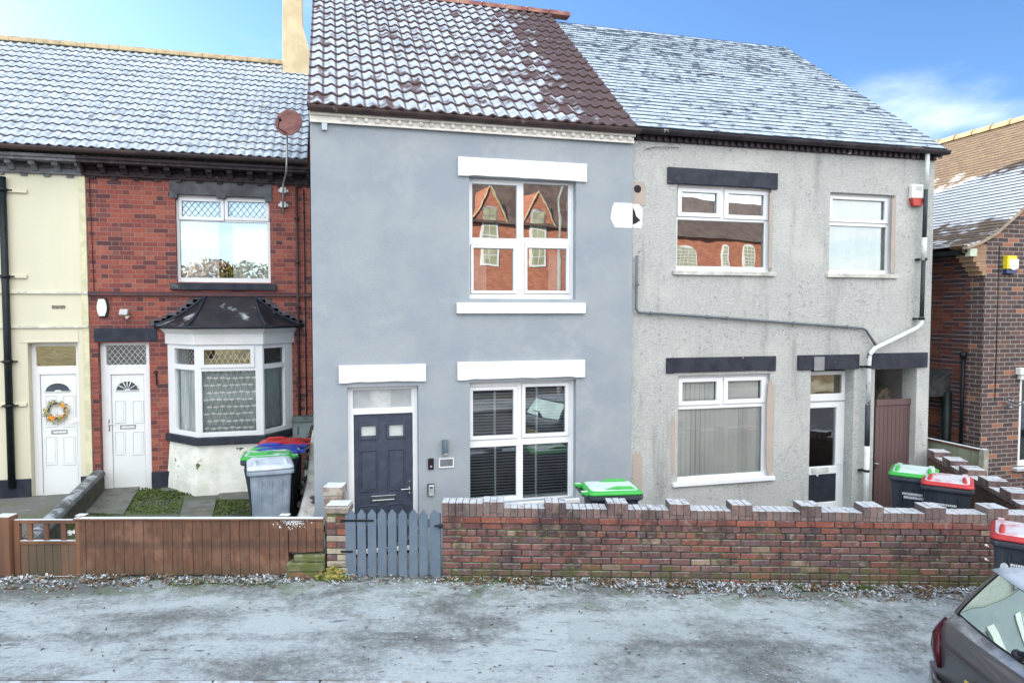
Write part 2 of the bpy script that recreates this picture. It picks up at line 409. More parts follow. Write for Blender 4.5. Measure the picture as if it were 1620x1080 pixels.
def pebble(name):
    m, nt, b = newmat(name); p = wpos(nt)
    g = nd(nt, 'TexVoronoi', {'Vector': p, 'Scale': 75}).outputs['Distance']
    v = nd(nt, 'TexVoronoi', {'Vector': p, 'Scale': 75}).outputs['Color']
    sv_ = nd(nt, 'SeparateXYZ', {0: v}).outputs[0]
    c = ramp(nt, sv_, [(0, (.37, .385, .385)), (.5, (.435, .45, .445)), (.85, (.475, .488, .48)), (1, (.53, .54, .53))])
    c = mixc(nt, mth(nt, 'MULTIPLY', sstep(nt, nz(nt, p, 1.1, 5, .6), .48, .68), .6), c, (.55, .555, .54))
    st = mth(nt, 'MULTIPLY', sstep(nt, nz(nt, scaled(nt, p, (1.6, 1, .22)), 1.5, 8, .7), .52, .70), .55)
    c = mixc(nt, st, c, (.20, .205, .20))
    sp = mth(nt, 'MULTIPLY', sstep(nt, nz(nt, p, 18, 6, .8), .56, .64), sstep(nt, nz(nt, scaled(nt, p, (1, 1, .5)), 1.9, 6, .7), .42, .62))
    c = mixc(nt, mth(nt, 'MULTIPLY', sp, .75), c, (.12, .125, .12))
    c = mixc(nt, sstep(nt, nz(nt, p, 7, 6, .7), .70, .74), c, (.09, .09, .085))
    wv = nd(nt, 'TexVoronoi', {'Vector': nd(nt, 'VectorMath', {0: p, 1: nd(nt, 'VectorMath', {0: nd(nt, 'TexNoise', {'Vector': p, 'Scale': 2.0, 'Detail': 6.0}).outputs['Color'], 1: (.6, .6, .6)}, operation='MULTIPLY').outputs[0]}, operation='ADD').outputs[0], 'Scale': .55}, feature='DISTANCE_TO_EDGE').outputs['Distance']
    c = mixc(nt, mth(nt, 'MULTIPLY', mth(nt, 'MULTIPLY', mth(nt, 'SUBTRACT', 1, sstep(nt, wv, .001, .004)), .45), sstep(nt, nz(nt, p, .8, 3), .54, .62)), c, (.15, .15, .14))
    lk(nt, c, b.inputs['Base Color']); b.inputs['Roughness'].default_value = .95
    b.inputs['Specular IOR Level'].default_value = .2
    bump(nt, b, mth(nt, 'SUBTRACT', mth(nt, 'MULTIPLY', nz(nt, p, 18, 4), .8), g), .9, .012)
    return m
PEB = pebble('pebbledash')

def rooftile(name, base, lip, gx=None, thr=(.34, .5), glow=None, nscale=2.2, per=.15, edgek=.5):
    """uv = (metres along, course number + fraction). Frost lies on the tile faces, never on the lips."""
    m, nt, b = newmat(name)
    uv = nd(nt, 'UVMap').outputs[0]; s = nd(nt, 'SeparateXYZ', {0: uv})
    t = mth(nt, 'FRACT', s.outputs[1]); k = mth(nt, 'FLOOR', s.outputs[1]); i = mth(nt, 'FLOOR', mth(nt, 'DIVIDE', s.outputs[0], per))
    w = nd(nt, 'TexWhiteNoise', {'Vector': nd(nt, 'CombineXYZ', {0: i, 1: k}).outputs[0]}, noise_dimensions='3D').outputs[0]
    p = wpos(nt)
    n = nz(nt, p, nscale, 6, .65)
    f = mth(nt, 'ADD', n, mth(nt, 'MULTIPLY', mth(nt, 'SUBTRACT', w, .5), .22))
    if gx:
        x = nd(nt, 'SeparateXYZ', {0: p}).outputs[gx[3] if len(gx) > 3 else 0]
        f = mth(nt, 'SUBTRACT', f, mth(nt, 'MULTIPLY', sstep(nt, x, gx[0], gx[1]), gx[2]))
    fr = mth(nt, 'MULTIPLY', sstep(nt, f, thr[0], thr[1]), sstep(nt, t, .16, .24))
    fr = mth(nt, 'MULTIPLY', fr, mth(nt, 'SUBTRACT', 1, mth(nt, 'MULTIPLY', sstep(nt, t, .86, .98), .6)))
    ph_ = mth(nt, 'FRACT', mth(nt, 'ADD', mth(nt, 'DIVIDE', s.outputs[0], per), .62))
    edge = mth(nt, 'MULTIPLY', sstep(nt, mth(nt, 'ABSOLUTE', mth(nt, 'SUBTRACT', ph_, .5)), .34, .46), edgek)
    fr = mth(nt, 'MULTIPLY', mth(nt, 'MULTIPLY', fr, .93), mth(nt, 'SUBTRACT', 1, edge))
    fine = nz(nt, p, 40, 4, .7)
    c = mixc(nt, fine, base, tuple(q * .45 for q in base))
    c = mixc(nt, mth(nt, 'MULTIPLY', w, .5), c, lip)
    fc = mixc(nt, sstep(nt, nz(nt, p, 9, 4), .35, .7), (.34, .40, .49), (.58, .65, .72))
    c = mixc(nt, fr, c, fc)
    lk(nt, c, b.inputs['Base Color']); b.inputs['Roughness'].default_value = .7
    bump(nt, b, fine, .25, .004)
    return m
ROOFL = rooftile('frosted_grey_tiles', (.09, .085, .10), (.05, .05, .065), thr=(.16, .42), per=.152, edgek=.35, nscale=5)
ROOFG = rooftile('frosted_brown_tiles', (.125, .078, .078), (.06, .042, .048), gx=(2.5, 4.3, .40), thr=(.30, .47), per=.175, edgek=.85, nscale=3.2)
SLATE = None
def slate_mat(name):
    m, nt, b = newmat(name)
    a = nd(nt, 'Attribute', attribute_name='tint').outputs[0]
    s = nd(nt, 'SeparateXYZ', {0: a}); rnd = s.outputs[0]
    p = wpos(nt)
    uv = nd(nt, 'UVMap').outputs[0]; t = mth(nt, 'FRACT', nd(nt, 'SeparateXYZ', {0: uv}).outputs[1])
    n = mth(nt, 'ADD', nz(nt, scaled(nt, p, (.8, 1.2, 1.2)), 7.5, 7, .7), mth(nt, 'MULTIPLY', mth(nt, 'SUBTRACT', rnd, .5), .17))
    z = nd(nt, 'SeparateXYZ', {0: p}).outputs[2]
    n = mth(nt, 'SUBTRACT', n, mth(nt, 'MULTIPLY', sstep(nt, z, 6.4, 8.6), .07))
    fr = mth(nt, 'MULTIPLY', mth(nt, 'MULTIPLY', sstep(nt, n, .33, .46), sstep(nt, t, .14, .26)), .9)
    fine = nz(nt, p, 30, 5, .7)
    c = mixc(nt, fine, (.085, .11, .15), (.035, .045, .065))
    c = mixc(nt, fr, c, mixc(nt, sstep(nt, nz(nt, p, 12, 4), .35, .7), (.36, .44, .52), (.58, .65, .71)))
    lk(nt, c, b.inputs['Base Color']); b.inputs['Roughness'].default_value = .55
    bump(nt, b, fine, .3, .004)
    return m
SLATE = slate_mat('frosted_slate')
ROOFN = rooftile('plain_clay_tiles', (.26, .19, .13), (.10, .075, .065), gx=(6.5, 6.6, 0), thr=(.42, .5), per=.165)
def neighbour_roof():
    m = ROOFN; nt = m.node_tree; b = nt.nodes['Principled BSDF']
    return m
RIDGE = simple('clay_ridge', (.44, .35, .22), .8, var=.3, scale=8, bmp=.3)

# ---------------------------------------------------------------- building pieces
def room(root, F, r, w, depth=.7, mat=None, name='room_interior'):
    b = MB(); u0, v0, u1, v1 = r; e = .02
    u0 -= e; u1 += e; v0 -= e; v1 += e
    P = [F.at(u, v, q) for q in (w, w - depth) for v in (v0, v1) for u in (u0, u1)]
    b.add(P, [(4, 5, 7, 6), (0, 4, 5, 1), (2, 3, 7, 6), (0, 2, 6, 4), (1, 5, 7, 3)])
    return b.build(name, mat or DARKROOM, root)
def pane(parent, F, r, w, mat, name='pane'):
    b = MB(); u0, v0, u1, v1 = r
    b.add([F.at(u0, v0, w), F.at(u1, v0, w), F.at(u1, v1, w), F.at(u0, v1, w)], [(0, 1, 2, 3)])
    return b.build(name, mat, parent)
def lattice(parent, F, r, w, nx, ny, mat=None, t=.005):
    """diagonal leaded lights"""
    b = MB(); u0, v0, u1, v1 = r; W, H = u1 - u0, v1 - v0; sx, sy = W / nx, H / ny
    for s in (1, -1):
        for k in range(-ny * 2, nx + ny * 2):
            pts = []
            # line v = v0 + s*(u-u0-k*sx)*sy/sx clipped
            a = k * sx; m_ = s * sy / sx
            lo, hi = 0, W
            t0 = a; t1 = a + H / m_
            x0, x1 = min(t0, t1), max(t0, t1)
            x0, x1 = max(x0, 0), min(x1, W)
            if x1 - x0 < .01: continue
            A = F.at(u0 + x0, v0 + (x0 - a) * m_, w); B = F.at(u0 + x1, v0 + (x1 - a) * m_, w)
            b.tube([A, B], t, 4, cap=False)
    return b.build('lead_lattice', mat or LEAD, parent, smooth=False)
def window(root, F, outer, panes, rec=.10, fd=.07, mat=None, gl=None, roomd=.7, name='window', label=None):
    """outer: photo pixels of the frame; panes: (pixel rect, sash width px or 0). Returns frame, hole rect, pane rects."""
    mat = mat or WHITE; gl = gl or GLASS
    o = F.rect(*outer, w=-rec)
    holes, prs = [], []
    for p, sw in panes:
        h = F.rect(p[0] - sw, p[1] - sw, p[2] + sw, p[3] + sw, w=-rec); holes.append(h); prs.append(F.rect(*p, w=-rec))
    fr = MB().sheet(F, o, holes, -rec - fd, -rec).build(name, mat, root, bevel=.008, label=label)
    for (p, sw), h, r in zip(panes, holes, prs):
        if sw:
            e = .004
            MB().sheet(F, (h[0] + e, h[1] + e, h[2] - e, h[3] - e), [r], -rec - fd * .6, -rec + .016).build('sash', mat, fr, bevel=.008)
        g = MB().sheet(F, (r[0] - .002, r[1] - .002, r[2] + .002, r[3] + .002), [(r[0] + .006, r[1] + .006, r[2] - .006, r[3] - .006)], -rec - .03, -rec - .012)
        g.build('glazing_bead', SEAL, fr)
        pane(fr, F, r, -rec - .028, gl)
    if roomd: room(fr, F, (o[0] + .03, o[1] + .03, o[2] - .03, o[3] - .03), -rec - fd - .001, roomd)
    return fr, o, prs
def slats(parent, F, r, w, tapes, pitch=.042):
    b = MB(); u0, v0, u1, v1 = r; v = v0
    while v < v1:
        j = random.uniform(-.002, .002)
        P = [F.at(u0, v + .004 + j, w - .02), F.at(u1, v + .004 + j, w - .02), F.at(u1, v + .036 + j, w + .006), F.at(u0, v + .036 + j, w + .006)]
        b.extr(P, F.N * .003); v += pitch
    o = b.build('slatted_blind', BLIND, parent)
    t = MB()
    for u in tapes: t.box(F, u - .016, v0, u + .016, v1, w + .012, w + .016)
    t.build('ladder_tape', TAPE, parent)
    return o
def vslats(parent, F, r, w, pitch=.085, mat=None):
    b = MB(); u0, v0, u1, v1 = r; u = u0
    while u < u1:
        a = random.uniform(.5, .8)
        dx, dw = .036 * math.cos(a), .03 * math.sin(a)
        P = [F.at(u - dx, v0 + .02, w - dw), F.at(u + dx, v0 + .02, w + dw), F.at(u + dx, v1, w + dw), F.at(u - dx, v1, w - dw)]
        b.extr(P, F.N * .002); u += pitch
    return b.build('vertical_blind', mat or VBLIND, parent)
def each(root, name, mat, fns, **k):
    for f in fns:
        b = MB(); f(b); b.build(name, mat, root, **k)
def curtain(parent, F, r, w, mat=None, amp=.025, lam=.11, name='net_curtain', gather=0, scal=0):
    b = MB(); u0, v0, u1, v1 = r; n = max(8, int((u1 - u0) / .012)); m = 8; P = []
    for j in range(m + 1):
        for i in range(n + 1):
            u = u0 + (u1 - u0) * i / n; v = v0 + (v1 - v0) * j / m
            ph = 2 * math.pi * u / lam + 1.5 * math.sin(u * 9) + .3 * math.sin(j * .7)
            uu = u + gather * (1 - abs(2 * j / m - 1)) * 0
            P.append(F.at(uu, v, w + amp * math.sin(ph) * (.6 + .4 * (1 - j / m))))
    b.add(P, [(j * (n + 1) + i, j * (n + 1) + i + 1, (j + 1) * (n + 1) + i + 1, (j + 1) * (n + 1) + i) for j in range(m) for i in range(n)], smooth=True)
    return b.build(name, mat or CURT, parent)
def block(root, F, px, w0, w1, mat, name, bevel=.008, label=None, skew=None):
    r = F.rect(*px, w=w1)
    return MB().box(F, r[0], r[1], r[2], r[3], w0, w1).build(name, mat, root, bevel=bevel, label=label)
def door_panel(mb, F, r, w, d=.012, m_=.03):
    """raised-and-fielded panel moulding"""
    u0, v0, u1, v1 = r
    mb.sheet(F, r, [(u0 + .014, v0 + .014, u1 - .014, v1 - .014)], w - .002, w + d)
    mb.box(F, u0 + m_, v0 + m_, u1 - m_, v1 - m_, w - .002, w + d * .7)
def gutter(root, F, u0, u1, z, w, r, mat, name='gutter', joints=()):
    b = MB(); rings = []
    n = 9
    for u in (u0, u1):
        ring = [F.at(u, z - r * math.sin(math.pi * k / n) * 1.0, w + r * math.cos(math.pi * k / n)) for k in range(n + 1)]
        ring += [F.at(u, z - (r - .008) * math.sin(math.pi * k / n), w + (r - .008) * math.cos(math.pi * k / n)) for k in range(n, -1, -1)]
        rings.append(ring)
    b.loft(rings, smooth=False)
    for u in joints:
        rr = [[F.at(uu, z + .004 - (r + .008) * math.sin(math.pi * k / n), w + (r + .008) * math.cos(math.pi * k / n)) for k in range(n + 1)] for uu in (u - .03, u + .03)]
        b.loft(rr, smooth=False)
    return b.build(name, mat, root)
def roof_wave(root, F, u0, u1, w_e, z_e, slope, L, gauge=.32, per=.15, amp=.028, lip=.022, mat=None, name='roof', shp=1.6, seg=8, ph=0):
    """tile courses with a real rolled section and stepped lips; eaves at (w_e, z_e) rising away from the street"""
    cs, sn = math.cos(slope), math.sin(slope); b = MB()
    def pt(u, s, h): return F.at(u, z_e + s * sn + h * cs, w_e - s * cs + h * sn)
    n = max(2, int(round((u1 - u0) / per * seg))); us = [u0 + (u1 - u0) * i / n for i in range(n + 1)]
    K = int(math.ceil(L / gauge))
    for k in range(K):
        s0 = k * gauge; s1 = min((k + 1) * gauge + .02, L)
        P, UV = [], []
        jit = [random.uniform(-.003, .003) for _ in range(int((u1 - u0) / (per * 2)) + 3)]
        for i, u in enumerate(us):
            q = (.5 + .5 * math.cos(2 * math.pi * (u / per + ph))) ** shp * amp
            j = jit[int((u - u0) / (per * 2))]
            ds = j * 1.5
            P += [pt(u, s0 + ds, q + .002), pt(u, s0 + ds, q + lip + j), pt(u, s1, q + .003)]
            UV += [(u, k + .01), (u, k + .12), (u, k + .99)]
        fs = []
        for i in range(n):
            a = 3 * i; c = a + 3
            fs += [(a, c, c + 1, a + 1), (a + 1, c + 1, c + 2, a + 2)]
        # UV of lip/tile share verts; tile starts at .12
        b.add(P, fs, smooth=False, uvs=UV)
    # underlay and verge closure
    e = .012
    b.add([pt(u0, 0, -e), pt(u1, 0, -e), pt(u1, L, -e), pt(u0, L, -e)], [(0, 1, 2, 3)], uvs=[(0, 0.01)] * 4)
    for u in (u0, u1): b.add([pt(u, 0, -.06), pt(u, L, -.06), pt(u, L, amp * .6), pt(u, 0, amp * .6)], [(0, 1, 2, 3)], uvs=[(0, .01)] * 4)
    return b.build(name, mat, root), pt
def slate_roof(root, F, u0, u1, w_e, z_e, slope, L, mat, gauge=.15, sw=.25):
    cs, sn = math.cos(slope), math.sin(slope); b = MB()
    def pt(u, s, h): return F.at(u, z_e + s * sn + h * cs, w_e - s * cs + h * sn)
    K = int(L / gauge)
    for k in range(K):
        u = u0 - (sw / 2 if k % 2 else 0)
        while u < u1:
            a, c = max(u + .002, u0), min(u + sw - .003, u1)
            if c - a > .03:
                b.cur = (random.random(), 0, 0)
                s0 = k * gauge + random.uniform(-.006, .006); s1 = (k + 1) * gauge + .02
                h = .013 + random.uniform(0, .006); h2 = random.uniform(-.004, .004)
                rt = random.uniform(-.004, .004)
                if random.random() < .015: s0 += random.choice([-.04, .05]); rt = .02
                P = [pt(a, s0 - rt, .0), pt(c, s0 + rt, .0), pt(a, s0 - rt, h), pt(c, s0 + rt, h + h2), pt(a, s1, .003), pt(c, s1, .003)]
                b.add(P, [(0, 1, 3, 2), (2, 3, 5, 4), (0, 2, 4), (1, 5, 3)], uvs=[(a, k + .01), (c, k + .01), (a, k + .12), (c, k + .12), (a, k + .99), (c, k + .99)])
            u += sw
    b.cur = (.3, 0, 0)
    b.add([pt(u0, 0, -.005), pt(u1, 0, -.005), pt(u1, L, -.005), pt(u0, L, -.005)], [(0, 1, 2, 3)], uvs=[(0, .01)] * 4)
    for u in (u0, u1): b.add([pt(u, 0, -.05), pt(u, L, -.05), pt(u, L, .006), pt(u, 0, .006)], [(0, 1, 2, 3)], uvs=[(0, .01)] * 4)
    return b.build('roof', mat, root), pt
def shell(root, F, u0, u1, v0, zt, depth, mat, ridge=None, left=True, right=True, w_r=None):
    """side and back walls so that the house is a closed volume; ridge = (w, z) makes gables"""
    b = MB()
    for u, on, s in ((u0, left, 1), (u1, right, -1)):
        if not on: continue
        poly = [F.at(u, v0, -.31), F.at(u, zt, -.31)]
        if ridge: poly.append(F.at(u, ridge[1], ridge[0]))
        poly += [F.at(u, zt, -depth), F.at(u, v0, -depth)]
        b.extr(poly, F.U * (.12 * s))
    b.box(F, u0, v0, u1, zt, -depth - .2, -depth - .002)
    return b.build('side_wall', mat, root)
def backslope(root, F, u0, u1, ridge, zt, depth, mat):
    b = MB(); w, z = ridge
    b.extr([F.at(u0, z - .03, w), F.at(u1, z - .03, w), F.at(u1, zt, -depth - .4), F.at(u0, zt, -depth - .4)], (0, 0, -.1))
    return b.build('rear_roof_slope', mat, root)
SL = R(38.5); SP = R(37)
# ================================================================= GREY HOUSE
F = FG
gu0 = F.px(494, 493)[0]; gu1 = F.px(999.5, 493)[0]
GB = -.35
gh = thing('grey_house', (gu0, 9.2, GB), 'blue-grey rendered terraced house with white lintels and a dark navy front door', 'house')
ztop = F.px(750, 208)[1]
# windows first, their outer rectangles cut the wall
wu, ru, pu = window(gh, F, (740, 286, 907, 473), [((747, 292, 817.5, 377), 0), ((828, 292, 899, 377), 0), ((749, 393, 812, 460), 5), ((834, 393, 896, 460), 5)], rec=.11, gl=GLASSB, name='window', label='upper white window mirroring red brick gables')
wl, rl, pl = window(gh, F, (741, 601, 907, 790), [((748, 617, 812, 689), 6), ((831, 611, 894, 685), 6), ((743.5, 706, 817, 786), 0), ((827, 701, 899, 786), 0)], rec=.11, gl=GLASS, name='window', label='lower white window with dark slatted blinds')
for (r, ts) in ((pl[0], (.55,)), (pl[1], (.3,)), (pl[2], (.55,)), (pl[3], (.3,))):
    slats(wl, F, (r[0] - .03, r[1] - .02, r[2] + .03, r[3] + .03), -.165, [r[0] + (r[2] - r[0]) * t for t in ts])
curt0 = curtain(wu, F, (pu[2][0] + .02, pu[2][1], pu[2][0] + .22, pu[2][3]), -.30, name='curtain')
curtain(wu, F, (pu[3][2] - .2, pu[3][1], pu[3][2] - .02, pu[3][3]), -.30, name='curtain')
# door
dor = F.rect(550, 610, 661, 800, w=-.10); db = -.12
dor = (dor[0], db, dor[2], dor[3])
tr = F.rect(558, 616, 651, 645, w=-.10)
lf = F.rect(560, 654, 653, 800, w=-.12)
lf = (lf[0], db + .06, lf[2], lf[3])
dfr = MB().sheet(F, dor, [tr, lf], -.18, -.10).build('door_frame', WHITE, gh, bevel=.008)
pane(dfr, F, tr, -.13, OBSC, 'transom_pane')
block(dfr, F, (585, 617, 618, 644), -.129, -.126, simple('blank_number_film', (.52, .54, .56), .4), 'number_film', 0)
d = MB()
gp = [F.rect(571, 674, 597, 689, w=-.12), F.rect(613, 672, 638, 689, w=-.12)]
lf2 = (lf[0] + .004, lf[1], lf[2] - .004, lf[3] - .004)
d.sheet(F, lf2, gp, -.17, -.125)
door = d.build('door', NAVY, gh, bevel=.003)
d = MB()
lw = lf2[2] - lf2[0]
cols = [(F.px(569, 730, -.12)[0], F.px(598, 730, -.12)[0]), (F.px(613, 730, -.12)[0], F.px(641, 730, -.12)[0])]
for a, c in cols:
    door_panel(d, F, (a, F.px(600, 776, -.12)[1], c, F.px(600, 711, -.12)[1]), -.125)
    door_panel(d, F, (a, db + .16, c, F.px(600, 798, -.12)[1]), -.125)
    r0 = F.px(600, 694, -.12)[1]; r1 = F.px(600, 669, -.12)[1]
    d.sheet(F, (a - .005, r0, c + .005, r1), [(a + .025, r0 + .03, c - .025, r1 - .03)], -.127, -.108)
d.build('panel_moulding', NAVY, door, bevel=.003)
for r in gp: pane(door, F, r, -.135, simple('door_light_glass', (.50, .54, .54), .25, var=.1), 'door_light')
lb = F.rect(587, 783, 626, 792, w=-.12)
MB().sheet(F, lb, [(lb[0] + .02, lb[1] + .02, lb[2] - .02, lb[3] - .02)], -.127, -.112).box(F, lb[0] + .018, lb[1] + .018, lb[2] - .018, lb[3] - .018, -.127, -.117).build('letterbox', CHROME, door, bevel=.003)
hx, hz = F.px(648, 772, -.1)
MB().box(F, hx - .014, hz - .12, hx + .014, hz + .10, -.127, -.115).tube([F.at(hx, hz, -.12), F.at(hx, hz, -.07), F.at(hx - .03, hz, -.062), F.at(hx - .12, hz, -.062)], .008, 8).tube([F.at(hx, hz - .07, -.118), F.at(hx, hz - .07, -.10)], .012, 10).build('handle', CHROME, door, bevel=.002)
MB().box(F, dor[0] - .02, db - .08, dor[2] + .02, db, -.22, .02).build('door_sill', simple('door_threshold', (.42, .43, .44), .5), gh, bevel=.006)
MB().box(F, dor[0], db, dor[2], dor[3], -.32, -.19).build('door_backing', DARKROOM, gh)
hol = [(ru[0], ru[1], ru[2], ru[3]), (rl[0], rl[1] + .0, rl[2], rl[3]), (dor[0], db, dor[2], dor[3])]
MB().sheet(F, (gu0, GB, gu1, ztop), hol, -.3, 0).build('wall', GREYR, gh, bevel=.004, seg=1)
# lintels and sills: splayed ends and a small chamfer underneath
def lintel(root, F, pts, w0, w1, mat, step=None, name='lintel', label=None):
    q = [F.px(x, y, w1) for x, y in pts]
    u0 = (q[0][0] + q[3][0]) / 2; u1 = (q[1][0] + q[2][0]) / 2; v0 = (q[3][1] + q[2][1]) / 2; v1 = (q[0][1] + q[1][1]) / 2
    b = MB()
    if step:
        s0, s1, dv = step
        poly = [(u0, v0 - .0), (u0 + s0, v0), (u0 + s0 + .015, v0 + dv * .2)]
        n = 9
        for i in range(n): poly.append((u0 + s0 + .02 + (u1 - u0 - s0 - s1 - .04) * (i + .5) / n, v0 + dv * (.35 + .5 * random.random())))
        poly += [(u1 - s1 - .015, v0 + dv * .2), (u1 - s1, v0), (u1, v0), (u1, v1), (u0, v1)]
        b.prism(F, poly, w0, w1)
    else: b.box(F, u0, v0, u1, v1, w0, w1)
    return b.build(name, mat, root, bevel=.006, label=label)
lintel(gh, F, [(725, 249), (929, 258), (929, 285), (725, 281)], -.05, .035, WPAINT, (.13, .13, .02))
lintel(gh, F, [(724, 574), (926, 568), (926, 595), (724, 604)], -.05, .035, WPAINT, (.13, .13, .02))
lintel(gh, F, [(536, 579), (674, 575), (674, 603), (536, 607)], -.05, .035, WPAINT, (.13, .13, .015))
block(gh, F, (723, 479, 927, 496), -.09, .05, WPAINT, 'sill')
MB().box(F, rl[0] - .02, rl[1] - .06, rl[2] + .05, rl[1] - .001, -.09, .05).build('sill', WPAINT, gh, bevel=.006)
# cornice with its row of bosses, fascia, gutter
cz0 = F.px(750, 209, .05)[1]; cz1 = F.px(750, 195, .05)[1]
b = MB().box(F, gu0, cz0, gu1 + .0, cz1, -.2, .035).box(F, gu0, cz1 - .035, gu1 + .01, cz1, .036, .075).box(F, gu0, cz0 - .01, gu1, cz0 + .018, .036, .055)
b.build('cornice', CORN, gh, bevel=.005)
u = gu0 + .42
while u < gu1 - .05:
    MB().ball(F.at(u, (cz0 + cz1) / 2 - .004, .042), .036, 10, 6).build('cornice_boss', CORN, gh, smooth=True); u += .142
MB().box(F, gu0, cz1 + .002, gu1, cz1 + .07, -.1, .05).build('fascia', MAROON, gh, bevel=.006)
gz = F.px(750, 192.5, .13)[1]
gutter(gh, F, gu0 - .02, gu1 + .05, gz + .06, .115, .065, DARKGUT, joints=[gu0 + .5, gu0 + 1.6, gu0 + 2.9, gu0 + 4.0])
b = MB()
x_ = gu0 + .18
b.box(F, x_ - .035, cz0 - .10, x_ + .035, cz0 - .005, .001, .05)
b.build('cable_box', simple('pale_cable_box', (.5, .56, .62), .5), gh, bevel=.006)
ge = gz + .065; RL = 5.35
ro, ptg = roof_wave(gh, F, gu0 - .03, gu1 - .0, .10, ge, SL, RL, gauge=.315, per=.175, amp=.034, lip=.03, mat=ROOFG, seg=9)
rw, rz_ = .10 - RL * math.cos(SL), ge + RL * math.sin(SL)
shell(gh, F, gu0 + .002, gu1 - .002, GB, ztop + .1, 8.2, GREYR, ridge=(rw, rz_ - .08), right=False)
backslope(gh, F, gu0 - .03, gu1, (rw, rz_ + .02), ztop, 8.2, ROOFG)
b = MB(); u = gu0 - .03
while u < gu1:
    ring = lambda uu, r: [F.at(uu, rz_ - .03 + r * math.sin(math.pi * k / 8), rw + r * math.cos(math.pi * k / 8)) for k in range(9)]
    b.loft([ring(u, .125), ring(u + .44, .115)], smooth=False); u += .45
b.build('ridge_tiles', MAROON, gh)

# ================================================================= PEBBLEDASHED HOUSE
F = FR
pu0, pu1 = gu1 + .004, F.px(1473, 493)[0]; PB = -.35
ph = thing('pebbledashed_house', ((pu0 + pu1) / 2, 9.26, PB), 'pale grey pebbledashed end house with black lintels and a frosted slate roof', 'house')
pzt = F.px(1240, 236)[1]
w1, r1, p1 = window(ph, F, (1067, 294, 1217, 431), [((1078, 305, 1134, 337), 7), ((1152, 308, 1208, 341), 7), ((1071.5, 350, 1209, 422), 0)], rec=.07, gl=GLASSB, label='upper three-light window mirroring red brick and arched windows')
for r in p1[:2]: curtain(w1, F, (r[0] - .02, r[1] - .02, r[2] + .02, r[3] + .02), -.19, mat=simple('grey_blind', (.42, .40, .38), .9), amp=.002, name='roller_blind')
w2, r2, p2 = window(ph, F, (1307, 308, 1410, 435), [((1316, 317, 1399, 347), 6), ((1309, 358, 1401, 427), 0)], rec=.08, gl=GLASS, label='smaller upper window with pale blinds')
for r in p2: vslats(w2, F, (r[0] - .02, r[1] - .02, r[2] + .02, r[3] + .02), -.152, pitch=.08, mat=simple('white_fabric_blind', (.52, .57, .55), .9, var=.12))
w3, r3, p3 = window(ph, F, (1069, 592, 1213, 757), [((1079, 604, 1133, 634), 7), ((1151, 602, 1204, 631), 7), ((1072, 645, 1205, 750), 0)], rec=.07, gl=GLASSC, label='ground floor window with vertical blinds')
for r in p3: vslats(w3, F, (r[0] - .03, r[1] - .03, r[2] + .03, r[3] + .03), -.142, pitch=.082)
for (rr, e) in ((r1, .06), (r2, .05), (r3, .09)):
    MB().box(F, rr[0] - e, rr[1] - .05, rr[2] + e, rr[1] + .012, -.06, .045).build('sill', simple('grey_white_sill', (.55, .55, .52), .7, var=.3, dirt=(.3, .28, .25), dirt_thr=(.6, .7)) if e < .08 else WHITE, ph, bevel=.005)
# door, deep in its reveal
DW = -.20
do = F.rect(1268, 587, 1337, 790, w=DW); pdb = -.12; do = (do[0], pdb, do[2], do[3])
fl = F.rect(1274, 593, 1333, 623, w=DW)
gl1 = F.rect(1274, 645, 1323, 738, w=DW); gl2 = F.rect(1274, 750, 1323, 800, w=DW); gl2 = (gl2[0], pdb + .14, gl2[2], gl2[3])
pfr = MB().sheet(F, do, [fl, gl1, gl2], DW - .07, DW).build('door', WHITE, ph, bevel=.008)
tz = F.px(1300, 634, DW)[1]
MB().box(F, do[0] + .005, tz - .012, do[2] - .005, tz + .004, DW + .001, DW + .012).build('door_head_drip', SEAL, pfr)
pane(pfr, F, fl, DW - .03, glass('amber_glass', .2, tint=(1, .93, .75), dark=.15)); pane(pfr, F, gl1, DW - .03, GLASSD)
room(pfr, F, (do[0] + .03, do[1], do[2] - .03, do[3] - .03), DW - .075, 1.4)
curtain(pfr, F, (fl[0], fl[1], fl[2] - .07, fl[3]), DW - .12, mat=simple('yellowed_curtain', (.45, .38, .20), .9), amp=.004, name='fanlight_blind')
pane(pfr, F, gl2, DW - .02, simple('dark_door_panel', (.03, .035, .05), .3), 'lower_panel')
nx, nz_ = F.px(1294, 749, DW)
MB().prism(F, [(nx - .05, nz_ + .01), (nx, nz_ - .05), (nx + .05, nz_ + .01)], DW - .019, DW - .01).build('white_notch', WHITE, pfr)
lbx = F.rect(1284, 740, 1310, 746, w=DW)
MB().box(F, lbx[0], lbx[1] - .01, lbx[2], lbx[3] + .01, DW + .001, DW + .012).build('letterbox', simple('pale_letterbox', (.6, .6, .58), .4), pfr, bevel=.003)
hx, hz = F.px(1330, 733, DW)
MB().box(F, hx - .012, hz - .09, hx + .012, hz + .09, DW + .001, DW + .012).tube([F.at(hx, hz + .02, DW), F.at(hx, hz + .02, DW + .04), F.at(hx - .09, hz + .02, DW + .045)], .007, 8).build('handle', WHITE, pfr, bevel=.002)
opd = F.rect(1267, 585, 1337, 790, w=0); hd = (do[0] - .002, pdb, F.px(1349, 700, 0)[0], F.px(1300, 585, 0)[1])
# passage
pas = (F.px(1383, 650)[0], PB, F.px(1449, 650)[0], F.px(1415, 583)[1])
MB().sheet(F, (pu0, PB, pu1, pzt), [r1, r2, r3, hd, pas], -.3, 0).build('wall', PEB, ph, bevel=.006, seg=1)
